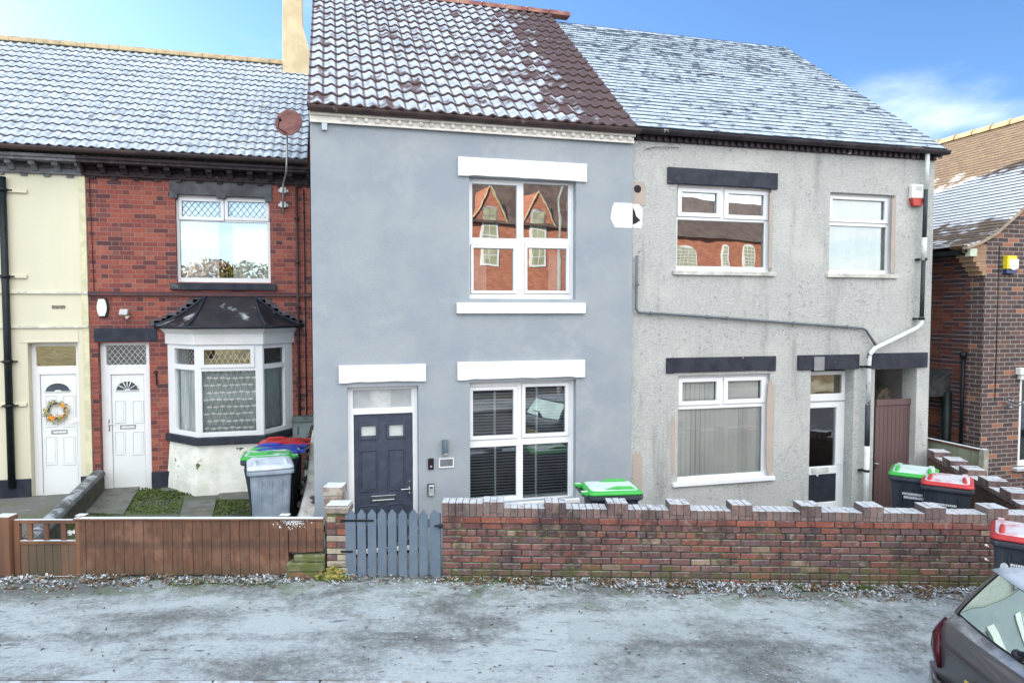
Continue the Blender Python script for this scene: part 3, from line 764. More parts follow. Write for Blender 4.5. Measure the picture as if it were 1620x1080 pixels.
# filler between door frame and wide opening (right reveal), passage walls
b = MB().box(F, do[2], pdb, hd[2] + .0, hd[3], -.31, DW - .03)
b.build('door_reveal', simple('reveal_render', (.50, .51, .50), .9, var=.2, bmp=.4), ph)
b = MB()
b.box(F, pas[0] - .1, PB, pas[0] + .002, pas[3], -8, -.301).box(F, pas[2] - .002, PB, pas[2] + .1, pas[3], -8, -.301).box(F, pas[0] - .1, pas[3], pas[2] + .1, pas[3] + .1, -8, -.301)
b.build('passage_lining', simple('passage_whitewash', (.30, .30, .30), .9, col2=(.16, .15, .14), scale=1.5), ph)
lintel(ph, F, [(1057, 264), (1231, 274), (1231, 299), (1057, 291)], -.05, .03, BLACKP, (.12, .12, .02), label='dark blue-black lintel of the upper window')
lintel(ph, F, [(1055, 566), (1228, 563), (1228, 587), (1055, 590)], -.05, .03, BLACKPEEL, (.12, .12, .02))
lintel(ph, F, [(1263, 562), (1360, 560), (1360, 583), (1263, 586)], -.05, .03, BLACKPEEL)
lintel(ph, F, [(1380, 559), (1468, 557), (1468, 580), (1380, 584)], -.05, .03, BLACKPEEL)
r = F.rect(1288, 564, 1304, 586, w=.03)
MB().box(F, r[0], r[1], r[2], r[3], .031, .036).build('number_plate', simple('blank_grey_plate', (.23, .24, .25), .6), ph)
# plaster patches
def blob(F, x0, y0, x1, y1, w, rag=.06, n=26):
    r = F.rect(x0, y0, x1, y1, w=w); cx, cy = (r[0] + r[2]) / 2, (r[1] + r[3]) / 2; P = []
    for k in range(n):
        a = 2 * math.pi * k / n; c, s = math.cos(a), math.sin(a); m = max(abs(c), abs(s)) ** .85
        j = 1 + random.uniform(-rag, rag)
        P.append((cx + (r[2] - r[0]) / 2 * c / m * j, cy + (r[3] - r[1]) / 2 * s / m * j))
    return P
PINK = simple('bare_pink_plaster', (.40, .335, .30), .9, col2=(.36, .32, .29), scale=5, bmp=.5)
for q in ((1213, 605, 1224, 748), (1061, 660, 1068, 750), (1217, 300, 1222, 425), (1410, 312, 1416, 432), (1001, 715, 1016, 790), (1000, 289, 1022, 326)):
    MB().prism(F, blob(F, *q, w=.0, rag=.10), -.01, .003).build('plaster_patch', PINK, ph)
r = F.rect(1001, 323, 1016, 361, w=0)
MB().prism(F, [(r[0], r[1]), (r[2] - .02, r[1]), (r[2], r[1] + .05), (r[2], r[3] - .06), (r[2] - .06, r[3]), (r[0], r[3])], -.01, .005).build('white_paint_patch', WPAINT, ph)
r = F.rect(1001, 330, 1013, 355, w=0)
MB().prism(F, [(r[0], r[1]), (r[0] + .04, r[1] + .01), (r[2], r[1] + .06), (r[0] + .05, r[1] + .12), (r[0] + .03, r[3] - .04), (r[0], r[3])], -.01, .008).build('missing_render', simple('dark_hole', (.03, .03, .035), .9), ph)
q = F.rect(962, 322, 999, 361, w=0)  # same white paint on the grey house
MB().prism(FG, [(q[0] + .08, q[1]), (gu1 - .002, q[1]), (gu1 - .002, q[3]), (q[0] + .07, q[3]), (q[0] + .04, q[3] - .06), (q[0] + .01, q[1] + .13)], -.01, .004).build('white_paint_patch', WPAINT, gh)
hx, hz = F.px(1008.5, 299)
MB().tube([F.at(hx, hz, -.02), F.at(hx, hz, .004)], .058, 14).build('vent_hole', simple('dark_hole', (.03, .03, .035), .9), ph)
# cornice, gutter
kz0 = F.px(1240, 237, .05)[1]; kz1 = F.px(1240, 226, .05)[1]
b = MB().box(F, pu0, kz0, pu1, kz1 + .05, -.2, .03)
u = pu0 + .05
while u < pu1 - .05:
    b.box(F, u, kz0 + .005, u + .055, kz1 - .02, .031, .06); u += .11
b.box(F, pu0, kz1 - .018, pu1, kz1 + .05, .031, .085)
b.build('cornice', WORNGUT, ph, bevel=.004)
pgz = F.px(1240, 225.5, .14)[1]
gutter(ph, F, pu0 - .1, pu1 + .12, pgz + .05, .135, .065, WORNGUT, joints=[pu0, pu0 + 1.3, pu0 + 3.1, pu0 + 4.6])
pe = pgz + .075; 
ro, ptp = slate_roof(ph, F, pu0 + .01, pu1 + .1, .14, pe, SP, 5.35, SLATE)
rw2, rz2 = .14 - 5.35 * math.cos(SP), pe + 5.35 * math.sin(SP)
shell(ph, F, pu0, pu1 - .002, PB, pzt + .05, 8.2, PEB, ridge=(rw2, rz2 - .1), left=False)
backslope(ph, F, pu0, pu1 + .1, (rw2, rz2 + .02), pzt, 8.2, SLATE)
# verge pointing
b = MB(); a_ = pu1 + .04
b.extr([ptp(a_, 0, -.05), ptp(a_, 5.35, -.05), ptp(a_, 5.35, -.16), ptp(a_, .0, -.16)], F.U * .04)
b.build('verge_pointing', simple('verge_mortar', (.34, .34, .32), .9, var=.4), ph)
# downpipe (white, black, white, black, white) with its bends
def pv(x, y, w=.10): u, v = F.px(x, y, w); return F.at(u, v, w)
def seg(pts, mat, r=.034, w=.10, label=None):
    MB().tube([pv(x, y, w) for x, y in pts], r, 12).build('downpipe', mat, ph, label=label)
WPIPE = simple('flaking_white_pipe', (.62, .65, .66), .6, var=.15, dirt=(.05, .055, .07), dirt_thr=(.6, .63), dirt_scale=5)
DPIPE = simple('flaked_black_pipe', (.045, .055, .07), .6, var=.3, dirt=(.6, .62, .62), dirt_thr=(.66, .68), dirt_scale=6)
ux = F.px(1465, 300, .1)[0]
def pz(y): return F.px(1463, y, .1)[1]
zt_, z1_, z2_, z3_, z4_ = pgz + .0, pz(300), pz(376), pz(412), pz(502)
MB().tube([F.at(ux, zt_, .11), F.at(ux, z1_, .10)], .034, 12).build('downpipe', WPIPE, ph)
MB().tube([F.at(ux, z1_, .10), F.at(ux - .01, z2_, .10)], .033, 12).build('downpipe', DPIPE, ph)
MB().tube([F.at(ux - .01, z2_ , .10), F.at(ux - .012, z3_, .10)], .040, 12).build('downpipe', WPIPE, ph)
MB().tube([F.at(ux - .012, z3_, .10), F.at(ux - .02, z4_, .10)], .033, 12).build('downpipe', DPIPE, ph)
P = [F.at(ux - .02, z4_, .10), F.at(ux - .025, pz(512), .10), pv(1450, 519), pv(1384, 551)]
e = pv(1376, 560); ex = F.px(1374, 600, .10)[0]
P += [e, F.at(ex, F.px(1374, 578, .1)[1], .10), F.at(ex, F.px(1374, 640, .1)[1], .10)]
MB().tube(P, .036, 12).build('downpipe', WPIPE, ph)
za, zb, zc = F.px(1372, 640, .1)[1], F.px(1372, 705, .1)[1], PB
MB().tube([F.at(ex, za, .10), F.at(ex, zb, .10)], .040, 12).build('downpipe', DPIPE, ph)
MB().tube([F.at(ex, zb, .10), F.at(ex, zc, .10)], .042, 12).build('downpipe', WPIPE, ph)
b = MB()
for (uu, z) in ((ux, z3_ + .02), (ux - .02, z4_ - .02), (ex, F.px(1372, 744, .1)[1]), (ex, F.px(1372, 580, .1)[1])):
    b.tube([F.at(uu, z - .02, .10), F.at(uu, z + .02, .10)], .046, 12); b.box(F, uu - .09, z - .012, uu + .02, z + .012, .001, .07)
b.build('pipe_bracket', IRON, ph)
# waste pipe across the wall
WP = simple('grey_waste_pipe', (.13, .15, .17), .5, var=.2, dirt=(.3, .3, .3), dirt_thr=(.7, .75))
b = MB().tube([pv(1008, 404, .05), pv(1006.5, 488, .05), pv(1010, 494, .05), pv(1120, 501, .05), pv(1240, 510, .05), pv(1364, 519, .05), pv(1370, 522, .05), pv(1387, 548, .07)], .021, 10)
for x, y in ((1030, 495.4), (1118, 501), (1150, 503.2), (1255, 511), (1340, 517), (1008, 450)):
    q_ = pv(x, y, .05); b.tube([q_ - F.U * .018, q_ + F.U * .018], .028, 10)
b.build('waste_pipe', WP, ph)
b = MB().tube([pv(1022, 236, .02), pv(1036, 233, .03), pv(1075, 233.5, .03)], .004, 5); b.build('loose_wire', IRON, ph)

# passage gate
pgr = thing('passage_gate', (F.at((pas[0] + pas[2]) / 2, PB, -.12)), 'brown boarded side gate closing the passage under the pebbledashed house', 'gate')
g = F.rect(1384, 631, 1441, 790, w=-.12)
b = MB(); n = 9
for i in range(n):
    a = g[0] + (g[2] - g[0]) * i / n
    b.box(F, a + .002, PB + .05, a + (g[2] - g[0]) / n - .002, g[3] - .02, -.15, -.12)
BRN = simple('purple_brown_boards', (.135, .085, .085), .6, col2=(.11, .07, .072), scale=3, streak=True)
b.build('boards', BRN, pgr, bevel=.005)
MB().box(F, g[0], g[3] - .10, g[2], g[3], -.118, -.105).build('top_rail', BRN, pgr, bevel=.006)
r = F.rect(1441, 624, 1450, 700, w=-.10)
b = MB().box(F, r[0], PB + .05, r[2] + .03, r[3] - .05, -.2, -.10)
b.tube([F.at((r[0] + r[2] + .03) / 2, r[3] - .06, -.2), F.at((r[0] + r[2] + .03) / 2, r[3] - .06, -.10)], (r[2] + .03 - r[0]) / 2, 14)
b.build('post', BRN, pgr, bevel=.006)
hx, hz = F.px(1384, 733, -.1)
MB().box(F, hx, hz - .08, hx + .03, hz + .06, -.119, -.11).tube([F.at(hx + .015, hz, -.115), F.at(hx + .015, hz, -.08), F.at(hx + .10, hz, -.08)], .007, 6).build('latch', CHROME, pgr)
b = MB(); r = F.rect(1386, 610, 1418, 636, w=-.5)
P = [(r[0], r[1] - .2)]
for i in range(9):
    t = i / 8; P.append((r[0] + (r[2] - r[0]) * t, r[1] + (r[3] - r[1]) * math.sin(math.pi * t) * random.uniform(.85, 1.05)))
P.append((r[2], r[1] - .2))
b.prism(F, P, -.75, -.5)
sk = b.build('rubble_sack', simple('dirty_hessian', (.16, .14, .11), .95, var=.5, scale=14, bmp=1, bscale=30), None, bevel=.02)
tag(sk, 'dirty rubble sack showing above the brown passage gate', 'sack')
# ================================================================= CREAM AND RED HOUSES
F = FL
lx = F.px(141, 493)[0]; LB = -.1
lu0 = F.px(-60, 493)[0] - 2.2; lu1 = F.px(491, 493)[0] + .02
LZ = F.px(330, 283)[1]
ch = thing('cream_house', (lx - 1.5, 13, LB), 'cream painted terraced house with a white door and autumn wreath, at the left edge', 'house')
rh = thing('red_brick_house', ((lx + lu1) / 2, 13, LB), 'red brick terraced house with a white bay window and heavy black cornice', 'house')
def panelled_door(root, F, outer, tr, leaf, lite_c, rec, cols, rows, lb, hnd, spokes, latticed, tmat, bot):
    o = F.rect(*outer, w=-rec); o = (o[0], bot, o[2], o[3]); t = F.rect(*tr, w=-rec); l = F.rect(*leaf, w=-rec); l = (l[0], bot + .07, l[2], l[3])
    fr = MB().sheet(F, o, [t, l], -rec - .07, -rec).build('door_frame', WHITE, root, bevel=.008)
    pane(fr, F, t, -rec - .03, tmat, 'transom_pane'); room(fr, F, (o[0] + .03, t[1] - .01, o[2] - .03, o[3] - .01), -rec - .075, .5)
    if latticed: lattice(fr, F, t, -rec - .022, 7, 3, WLEAD, .004)
    dr = MB().box(F, l[0] + .004, l[1], l[2] - .004, l[3] - .004, -rec - .055, -rec - .02)
    dr = dr.build('door', WDOOR, root, bevel=.004)
    MB().sheet(F, (l[0] - .001, l[1] - .001, l[2] + .001, l[3] + .001), [(l[0] + .005, l[1] + .005, l[2] - .005, l[3] - .005)], -rec - .03, -rec - .012).build('gasket', SEAL, dr)
    b = MB()
    for (x0, x1) in cols:
        for (y0, y1) in rows: door_panel(b, F, F.rect(x0, y0, x1, y1, w=-rec), -rec - .02, m_=.03)
    b.build('panel_moulding', WDOOR, dr, bevel=.003)
    cx, cy, rx, ry = lite_c; c = F.px(cx, cy, -rec); rr = (F.px(cx + rx, cy, -rec)[0] - c[0]); rh_ = F.px(cx, cy - ry, -rec)[1] - c[1]
    n = 14; P = [(c[0] + rr * math.cos(math.pi * k / n), c[1] + rh_ * math.sin(math.pi * k / n)) for k in range(n + 1)]
    P += [(c[0] - rr * .3, c[1]), (c[0] - rr * .2, c[1] + rh_ * .16), (c[0] + rr * .2, c[1] + rh_ * .16), (c[0] + rr * .3, c[1])]
    MB().prism(F, P, -rec - .03, -rec - .018).build('fan_light', simple('dark_fan_glass', (.08, .10, .13), .15, var=.3), dr)
    b = MB()
    ring = [F.at(c[0] + rr * 1.05 * math.cos(math.pi * k / n), c[1] + rh_ * 1.05 * math.sin(math.pi * k / n), -rec - .016) for k in range(n + 1)]
    b.tube(ring + [F.at(c[0] - rr * 1.05, c[1] - .01, -rec - .016), F.at(c[0] + rr * 1.05, c[1] - .01, -rec - .016)], .012, 5)
    if spokes:
        for a in (35, 68, 90, 112, 145) if spokes == 5 else (45, 90, 135):
            b.tube([F.at(c[0] + rr * .2 * math.cos(R(a)), c[1] + rh_ * .2 * math.sin(R(a)), -rec - .014), F.at(c[0] + rr * math.cos(R(a)), c[1] + rh_ * math.sin(R(a)), -rec - .014)], .009, 4)
    b.build('fan_light_bars', WDOOR, dr)
    q = F.rect(*lb, w=-rec)
    MB().sheet(F, q, [(q[0] + .012, q[1] + .012, q[2] - .012, q[3] - .012)], -rec - .021, -rec - .008).build('letterbox', simple('grey_metal_trim', (.25, .27, .28), .4, metal=.5), dr, bevel=.002)
    hx, hz = F.px(hnd[0], hnd[1], -rec); s = hnd[2]
    MB().box(F, hx - .013, hz - .11, hx + .013, hz + .10, -rec - .012, -rec + .004).tube([F.at(hx, hz + .02, -rec), F.at(hx, hz + .02, -rec + .045), F.at(hx + .11 * s, hz + .02, -rec + .045)], .008, 7).build('handle', CHROME if s > 0 else WHITE, dr, bevel=.003)
    return o
GY = glass('amber_transom_glass', .55, tint=(.95, .82, .5), dark=.2)
d1 = panelled_door(ch, F, (52, 542, 130, 752), (57, 547, 120, 579), (65, 592, 122, 745), (91, 619, 19, 13), .12, [(71, 90), (99, 119)], [(690, 735), (625, 675)], (81, 680, 106, 686), (121, 669, -1), 0, False, GY, -.02)
d2 = panelled_door(rh, F, (161, 541, 241, 752), (168, 546, 231, 577), (177, 592, 229, 742), (201, 617, 17, 14), .12, [(181, 198), (209, 227)], [(633, 669), (682, 719)], (190, 672, 214, 678), (173, 672, 1), 5, True, GLASSD, -.02)
wr, ruw, puw = window(rh, F, (280, 311, 428, 447), [((288, 319, 349, 343), 6), ((361, 320, 420, 344), 6), ((285, 351, 424, 440), 0)], rec=.09, gl=glass('sky_window_glass', .34, wob=.003), label='upper window with leaded top lights and white nets')
for r in puw[:2]: lattice(wr, F, r, -.105, 6, 2)
for (a, c) in ((0, .42), (.58, 1)):
    r = puw[2]; curtain(wr, F, (r[0] + (r[2] - r[0]) * a, r[1], r[0] + (r[2] - r[0]) * c, r[3] + .4), -.24, amp=.02, lam=.09)
# bay geometry (canted)
wy = .62
bx0, bx3 = F.px(266, 600)[0], F.px(463, 600)[0]
F2 = Frame((0, 13.0 - wy, 0), (1, 0, 0))
bx1, bx2 = F2.px(310, 600)[0], F2.px(416, 600)[0]
bz_bot = F2.px(360, 690)[1]; bz_top = F2.px(360, 545)[1]; bz_f = F2.px(360, 531)[1]; bz_r = F2.px(360, 517)[1]
bayhole = (bx0 + .1, bz_bot, bx3 - .1, bz_f)
MB().sheet(F, (lx, LB, lu1, LZ), [ruw, d2, bayhole], -.3, 0).build('wall', RED, rh)
MB().sheet(F, (lu0, LB, lx - .003, LZ), [d1], -.3, .012).build('wall', CREAM, ch, bevel=.004, seg=1)
b = MB().box(F, lx - .10, LB + .2, lx - .004, LZ, .013, .03); b.build('quoin_strip', simple('yellow_cream_edge', (.62, .60, .42), .8, var=.2), ch, bevel=.004)
# plinths, sills, lintels, string courses
MB().box(F, lu0, LB, d1[0], F.px(30, 757)[1], .013, .05).box(F, d1[2], LB, lx - .004, F.px(140, 752)[1], .013, .05).box(F, d1[0] - .06, LB, d1[2] + .1, -.02, -.1, .12).build('plinth', PLINTH, ch, bevel=.01)
MB().box(F, d2[2] + .0, LB, bx0, F.px(250, 745)[1], .001, .05).box(F, lx, LB, d2[0] - .0, F.px(155, 748)[1], .001, .05).box(F, d2[0] - .06, LB, d2[2] + .06, -.025, -.1, .14).build('plinth', PLINTH, rh, bevel=.01)
SLT = simple('grey_stone_lintel', (.115, .12, .135), .8, col2=(.06, .06, .07), scale=3, bmp=.4)
r = F.rect(268, 290, 430, 311, w=.02)
MB().prism(F, [(r[0], r[1] - .06), (r[0] + .12, r[1] - .06), (r[0] + .12, r[1] + .015), (r[0] + .75, r[1] + .015), (r[0] + .75, r[1] - .03), (r[0] + .90, r[1] - .03), (r[0] + .90, r[1] + .015), (r[2] - .12, r[1] + .015), (r[2] - .12, r[1] - .06), (r[2], r[1] - .06), (r[2], r[3] + .05), (r[0], r[3] + .05)], -.07, .02).build('lintel', SLT, rh, bevel=.006)
r = F.rect(269, 448, 437, 459, w=.05)
MB().box(F, r[0], r[1], r[2], r[3], -.08, .06).build('sill', PLINTH, rh, bevel=.01)
r = F.rect(148, 519, 248, 540, w=.02)
MB().box(F, r[0], r[1], r[2], r[3], -.11, .02).build('lintel', BLACKP, rh, bevel=.008)
ORN = simple('sooty_red_moulding', (.11, .05, .05), .8, col2=(.07, .045, .055), scale=4, bmp=.4)
z = F.px(330, 466)[1]
MB().box(F, lx + .002, z - .03, lu1, z + .02, .001, .05).box(F, lx + .002, z + .02, lu1, z + .045, .001, .03).build('string_course', ORN, rh, bevel=.006)
CRS = simple('cream_string_moulding', (.62, .62, .53), .8, var=.25, scale=7, dirt=(.3, .27, .25), dirt_thr=(.62, .7), dirt_scale=8)
for y in (463, 517):
    z = F.px(70, y)[1]; MB().box(F, lu0, z - .02, lx - .004, z + .025, .013, .045).build('string_course', CRS, ch, bevel=.006)
r = F.rect(32, 524, 124, 542, w=.02); MB().box(F, r[0], r[1], r[2], r[3], .013, .022).box(F, r[0] + .1, F.px(80, 541)[1] - .0, r[2], r[1] + .02, .013, .04).build('door_hood', CREAM, ch, bevel=.004)
r = F.rect(82, 483, 103, 488, w=.02)
MB().box(F, r[0], r[1], r[2], r[3], .013, .02).build('air_brick', simple('dirty_air_brick', (.25, .22, .18), .9, var=.6, scale=40), ch)
# cornice: corbel table with panels
def cornice(root, u0, u1, mat, relief, nm='cornice'):
    z1 = F.px(245, 262, .3)[1]; z0 = F.px(245, 281, .05)[1]
    gzz = F.px(245, 250.5, .36)[1]
    b = MB()
    b.box(F, u0, z0 - .02, u1, z0 + .07, .014, .07)
    b.box(F, u0, z0 + .07, u1, z1, .014, .045)
    b.box(F, u0, z1, u1, gzz + .0, .014, .30)
    b.box(F, u0, z1 + .05, u1, gzz - .01, .301, .33)
    n = max(1, int(round((u1 - u0) / .335)))
    for i in range(n + 1):
        uu = u0 + (u1 - u0) * i / n
        a, c = max(uu - .045, u0), min(uu + .045, u1)
        poly = [F.at(a, z0 + .02, .046), F.at(a, z0 + .02, .10), F.at(a, z0 + .10, .15), F.at(a, z1 - .06, .24), F.at(a, z1 - .001, .26), F.at(a, z1 - .001, .046)]
        b.extr(poly, F.U * (c - a))
        if i < n:
            b.box(F, uu + .10, z0 - .06, uu + .20, z0 - .02, .014, .05)
    o = b.build(nm, mat, root, bevel=.006)
    if relief:
        for i in range(n):
            b = MB()
            cu = u0 + (u1 - u0) * (i + .5) / n; cz = (z0 + .07 + z1) / 2
            for k in range(-3, 4):
                a = R(90 + k * 27); b.ball(F.at(cu + .05 * math.cos(a), cz - .03 + .055 * math.sin(a), .055), .028, 7, 5, sc=(.55 + .4 * abs(math.cos(a)), .6, .55 + .4 * abs(math.sin(a))))
            b.ball(F.at(cu, cz - .05, .06), .022, 7, 5)
            b.build('foliage_relief', mat, root, smooth=True)
    else:
        b = MB()
        for i in range(n):
            cu = u0 + (u1 - u0) * (i + .5) / n
            b.box(F, cu - .10, z0 + .10, cu + .10, z1 - .04, .046, .06)
            for k in range(14): b.ball(F.at(cu + random.uniform(-.08, .08), random.uniform(z0 + .12, z1 - .06), .062), random.uniform(.01, .022), 6, 4)
        b.build('panel_relief', mat, root)
    return gzz
cz = cornice(ch, lu0, lx - .04, simple('grey_painted_cornice', (.15, .16, .18), .7, col2=(.09, .09, .10), scale=7, dirt=(.27, .25, .22), dirt_thr=(.6, .7), dirt_scale=9), False)
cz = cornice(rh, lx - .038, lu1 + .0, CORB, True)
LG = simple('brown_black_gutter', (.075, .052, .05), .5, col2=(.045, .035, .04), scale=3, dirt=(.3, .12, .10), dirt_thr=(.7, .72), dirt_scale=5)
gutter(ch, F, lu0, lx, cz + .09, .395, .065, LG, joints=[lx - 1.2, lx - .3]); gutter(rh, F, lx, lu1 - .02, cz + .09, .395, .065, LG, joints=[lx + 1.0, lx + 2.6])
le = cz + .10; LRL = 4.5
ro, ptl = roof_wave(ch, F, lu0, lx, .36, le, SL, LRL, gauge=.262, per=.152, amp=.026, lip=.02, mat=ROOFL, seg=8)
ro, ptl = roof_wave(rh, F, lx, lu1 - .03, .36, le, SL, LRL, gauge=.262, per=.152, amp=.026, lip=.02, mat=ROOFL, seg=8)
lrw, lrz = .36 - LRL * math.cos(SL), le + LRL * math.sin(SL)
for root, a, c in ((ch, lu0, lx - .002), (rh, lx + .002, lu1 - .03)):
    b = MB(); u = a
    while u < c:
        e_ = min(u + .44, c)
        b.loft([[F.at(uu, lrz - .02 + r * math.sin(math.pi * k / 8), lrw + r * math.cos(math.pi * k / 8)) for k in range(9)] for uu, r in ((u, .13), (e_, .12))], smooth=False); u += .45
    b.build('ridge_tiles', RIDGE, root)
    backslope(root, F, a, c, (lrw, lrz), LZ, 8, ROOFL)
shell(rh, F, lx, lu1 - .01, LB, LZ + .3, 8, RED, ridge=(lrw, lrz - .1), left=False)
shell(ch, F, lu0, lx, LB, LZ + .3, 8, CREAM, ridge=(lrw, lrz - .1), right=False)
# chimney on the gable end
cw = lrw
cu0, cu1 = ptl(0, 0, 0).x, 0
p0 = lu1 - .62
b = MB()
f2 = Frame((0, 13.0, 0), (1, 0, 0))
poly = [(p0, lrz - .35), (lu1 + .02, lrz - .35), (lu1 - .02, lrz + .10), (lu1 - .20, lrz + .75), (lu1 - .22, lrz + 2.1), (p0 + .03, lrz + 2.1), (p0, lrz + .1)]
b.prism(F, poly, cw - .45, cw + .40)
b.prism(F, [(p0 - .05, lrz + 2.1), (lu1 - .15, lrz + 2.1), (lu1 - .15, lrz + 2.25), (p0 - .05, lrz + 2.25)], cw - .5, cw + .45)
b.build('chimney', simple('sandy_render', (.58, .47, .30), .85, var=.2, scale=3, bmp=.4), rh, bevel=.02)
# bay window
def bayframe(A, B_):
    A = Vector((A[0], A[1], 0)); B_ = Vector((B_[0], B_[1], 0)); fr = Frame(A, B_ - A); fr.L = (B_ - A).length; return fr
yw, yf = 13.0, 13.0 - wy
bay = [bayframe((bx0, yw), (bx1, yf)), bayframe((bx1, yf), (bx2, yf)), bayframe((bx2, yf), (bx3, yw))]
LACE = None
def lace():
    m, nt, b = newmat('leafy_lace'); uv = nd(nt, 'UVMap').outputs[0]
    v = nd(nt, 'TexVoronoi', {'Vector': scaled(nt, uv, (1, .8, 1)), 'Scale': 9.0, 'Randomness': .45}).outputs['Distance']
    w = nd(nt, 'TexWave', {'Vector': uv, 'Scale': 11, 'Distortion': 7, 'Detail': 2, 'Detail Scale': 1.5}).outputs[1]
    m1 = mth(nt, 'MULTIPLY', mth(nt, 'SUBTRACT', 1, sstep(nt, v, .30, .42)), sstep(nt, w, .30, .55))
    z = nd(nt, 'SeparateXYZ', {0: uv}).outputs[1]
    c = mixc(nt, mth(nt, 'MULTIPLY', m1, .35), (.24, .30, .30), (.80, .82, .82))
    c = mixc(nt, mth(nt, 'MULTIPLY', sstep(nt, nz(nt, scaled(nt, uv, (1, .08, 1)), 14, 3), .4, .7), .35), c, (.62, .66, .66))
    lk(nt, c, b.inputs['Base Color']); b.inputs['Roughness'].default_value = .95
    return m
LACE = lace()
tp = F2.px(360, 577)[1]; tp0 = F2.px(360, 552)[1]; lw0 = F2.px(360, 683)[1]; lw1 = F2.px(360, 585)[1]
for i, bf in enumerate(bay):
    L = bf.L
    if i == 1:
        o = (0.0, bz_bot, L, bz_top)
        hs = [(.10, tp - .02, L - .16, tp0 + .02), (.09, lw0, L - .12, lw1 - .02)]
    else:
        o = (0, bz_bot, L, bz_top); mleft = .20 if i == 0 else .04; mr = .04 if i == 0 else .22
        hs = [(mleft, tp - .0, L - mr, tp0), (mleft, lw0, L - mr, lw1 - .0)]
    fr = MB().sheet(bf, o, hs, -.09, 0).build('window', WHITE, rh, bevel=.006, label=('left cheek of the bay window', 'front light of the bay window', 'right cheek of the bay window')[i])
    if i == 1:
        h = hs[0]; MB().sheet(bf, (h[0] - .03, h[1] - .03, h[2] + .03, h[3] + .03), [(h[0] + .035, h[1] + .03, h[2] - .035, h[3] - .03)], .001, .018).build('sash', WHITE, fr, bevel=.006)
    for j, h in enumerate(hs):
        pane(fr, bf, h, -.05, (GY if i == 1 and j == 0 else GLASSC))
        if j == 0: lattice(fr, bf, h, -.045, (6, 9, 5)[i], (3, 2, 3)[i], WLEAD if i != 2 else LEAD, .003)
    curtain(fr, bf, (.02, lw0 - .03, L - .02, lw1 + .02), -.12, mat=LACE if i == 1 else simple('grey_green_net', (.44, .50, .49), .95, col2=(.70, .74, .73), scale=14, streak=True), amp=.012, lam=.10)
    if i == 1:
        b = MB(); ny_ = 9
        for jj in range(ny_):
            for ii in range(8):
                cu = .14 + (L - .30) * (ii + .5 * (jj % 2)) / 7.5 + random.uniform(-.008, .008); cv = lw0 + .04 + (lw1 - lw0 - .08) * jj / (ny_ - 1) + random.uniform(-.008, .008)
                if cu > L - .15: continue
                for a_ in (25, 62, 118, 155):
                    dx_, dv_ = math.cos(R(a_)), math.sin(R(a_)); ln = .058 if a_ in (25, 155) else .05; wd_ = .013
                    b.add([bf.at(cu, cv, -.092), bf.at(cu + dx_ * ln * .5 - dv_ * wd_, cv + dv_ * ln * .5 + dx_ * wd_, -.092), bf.at(cu + dx_ * ln, cv + dv_ * ln, -.092), bf.at(cu + dx_ * ln * .5 + dv_ * wd_, cv + dv_ * ln * .5 - dx_ * wd_, -.092)], [(0, 1, 2, 3)])
                b.add([bf.at(cu - .003, cv - .045, -.092), bf.at(cu + .004, cv - .045, -.092), bf.at(cu + .002, cv, -.092), bf.at(cu - .002, cv, -.092)], [(0, 1, 2, 3)])
        b.build('lace_motif', simple('bright_lace', (.86, .88, .88), .95, var=.03), fr)
    MB().box(bf, 0, lw0 - .1, L, tp0 + .1, -.62, -.60).build('room_interior', DARKROOM, fr)
    # fascia
def ring_prism(pts_out, z0, z1, depth=.0):
    b = MB(); n = len(pts_out)
    return b.extr([Vector((x, y, z0)) for x, y in pts_out], (0, 0, z1 - z0))
def bayout(e): # outline offset outwards by e
    k = e * .45
    return [(bx0 - e, yw - .0), (bx1 - k, yf - e), (bx2 + k, yf - e), (bx3 + e, yw - .0), (bx3 - .05, yw + .02), (bx0 + .05, yw + .02)]
ring_prism(bayout(.04), bz_top, bz_f + .03).build('fascia', WPAINT, rh, bevel=.006)
b = MB(); ra = [Vector((x, y, bz_f + .03)) for x, y in bayout(.04)]; rb = [Vector((x, y, bz_r + .02)) for x, y in bayout(.17)]
b.loft([ra, rb], smooth=False); b.build('cove_moulding', WPAINT, rh, bevel=.004)
ring_prism(bayout(.07), bz_bot - .13, bz_bot).build('sill', PLINTH, rh, bevel=.015)
# rough white base with flare
outs = [(LB, .08), (LB + .35, .06), (LB + .42, .05), (bz_bot - .13, .0)]
b = MB(); b.loft([[Vector((x, y, z)) for x, y in bayout(e)] for z, e in outs], smooth=False)
b.build('bay_base', ROUGHW, rh, bevel=.02)
# bay roof: lead/felt with hips, concave
zt = F.px(365, 471)[1]; tx0, tx1 = F.px(323, 471)[0], F.px(405, 471)[0]
ze = bz_r + .02; n = 8; rings = []
base = bayout(.20)[:4]
top = [(tx0 - .0, yw - .01), (tx0 + .02, yw - .03), (tx1 - .02, yw - .03), (tx1, yw - .01)]
for i in range(n + 1):
    t = i / n; h = t ** 1.55; rings.append([Vector((base[k][0] + (top[k][0] - base[k][0]) * t, base[k][1] + (top[k][1] - base[k][1]) * t, ze + (zt - ze) * (h * .85 + t * .15))) for k in range(4)])
BROOF = simple('black_felt', (.013, .014, .021), .5, col2=(.026, .024, .03), scale=3, dirt=(.10, .095, .04), dirt_thr=(.62, .74), dirt_scale=2.5, frost=(.5, (.55, .66), 2.3, (.2, .5)))
b = MB().loft(rings, cap=False, smooth=False, closed=False)
b.add([rings[0][k] for k in range(4)] + [Vector((p.x, p.y, ze - .05)) for p in rings[0]], [(0, 1, 5, 4), (1, 2, 6, 5), (2, 3, 7, 6)])
b.build('bay_roof', BROOF, rh)
b = MB()
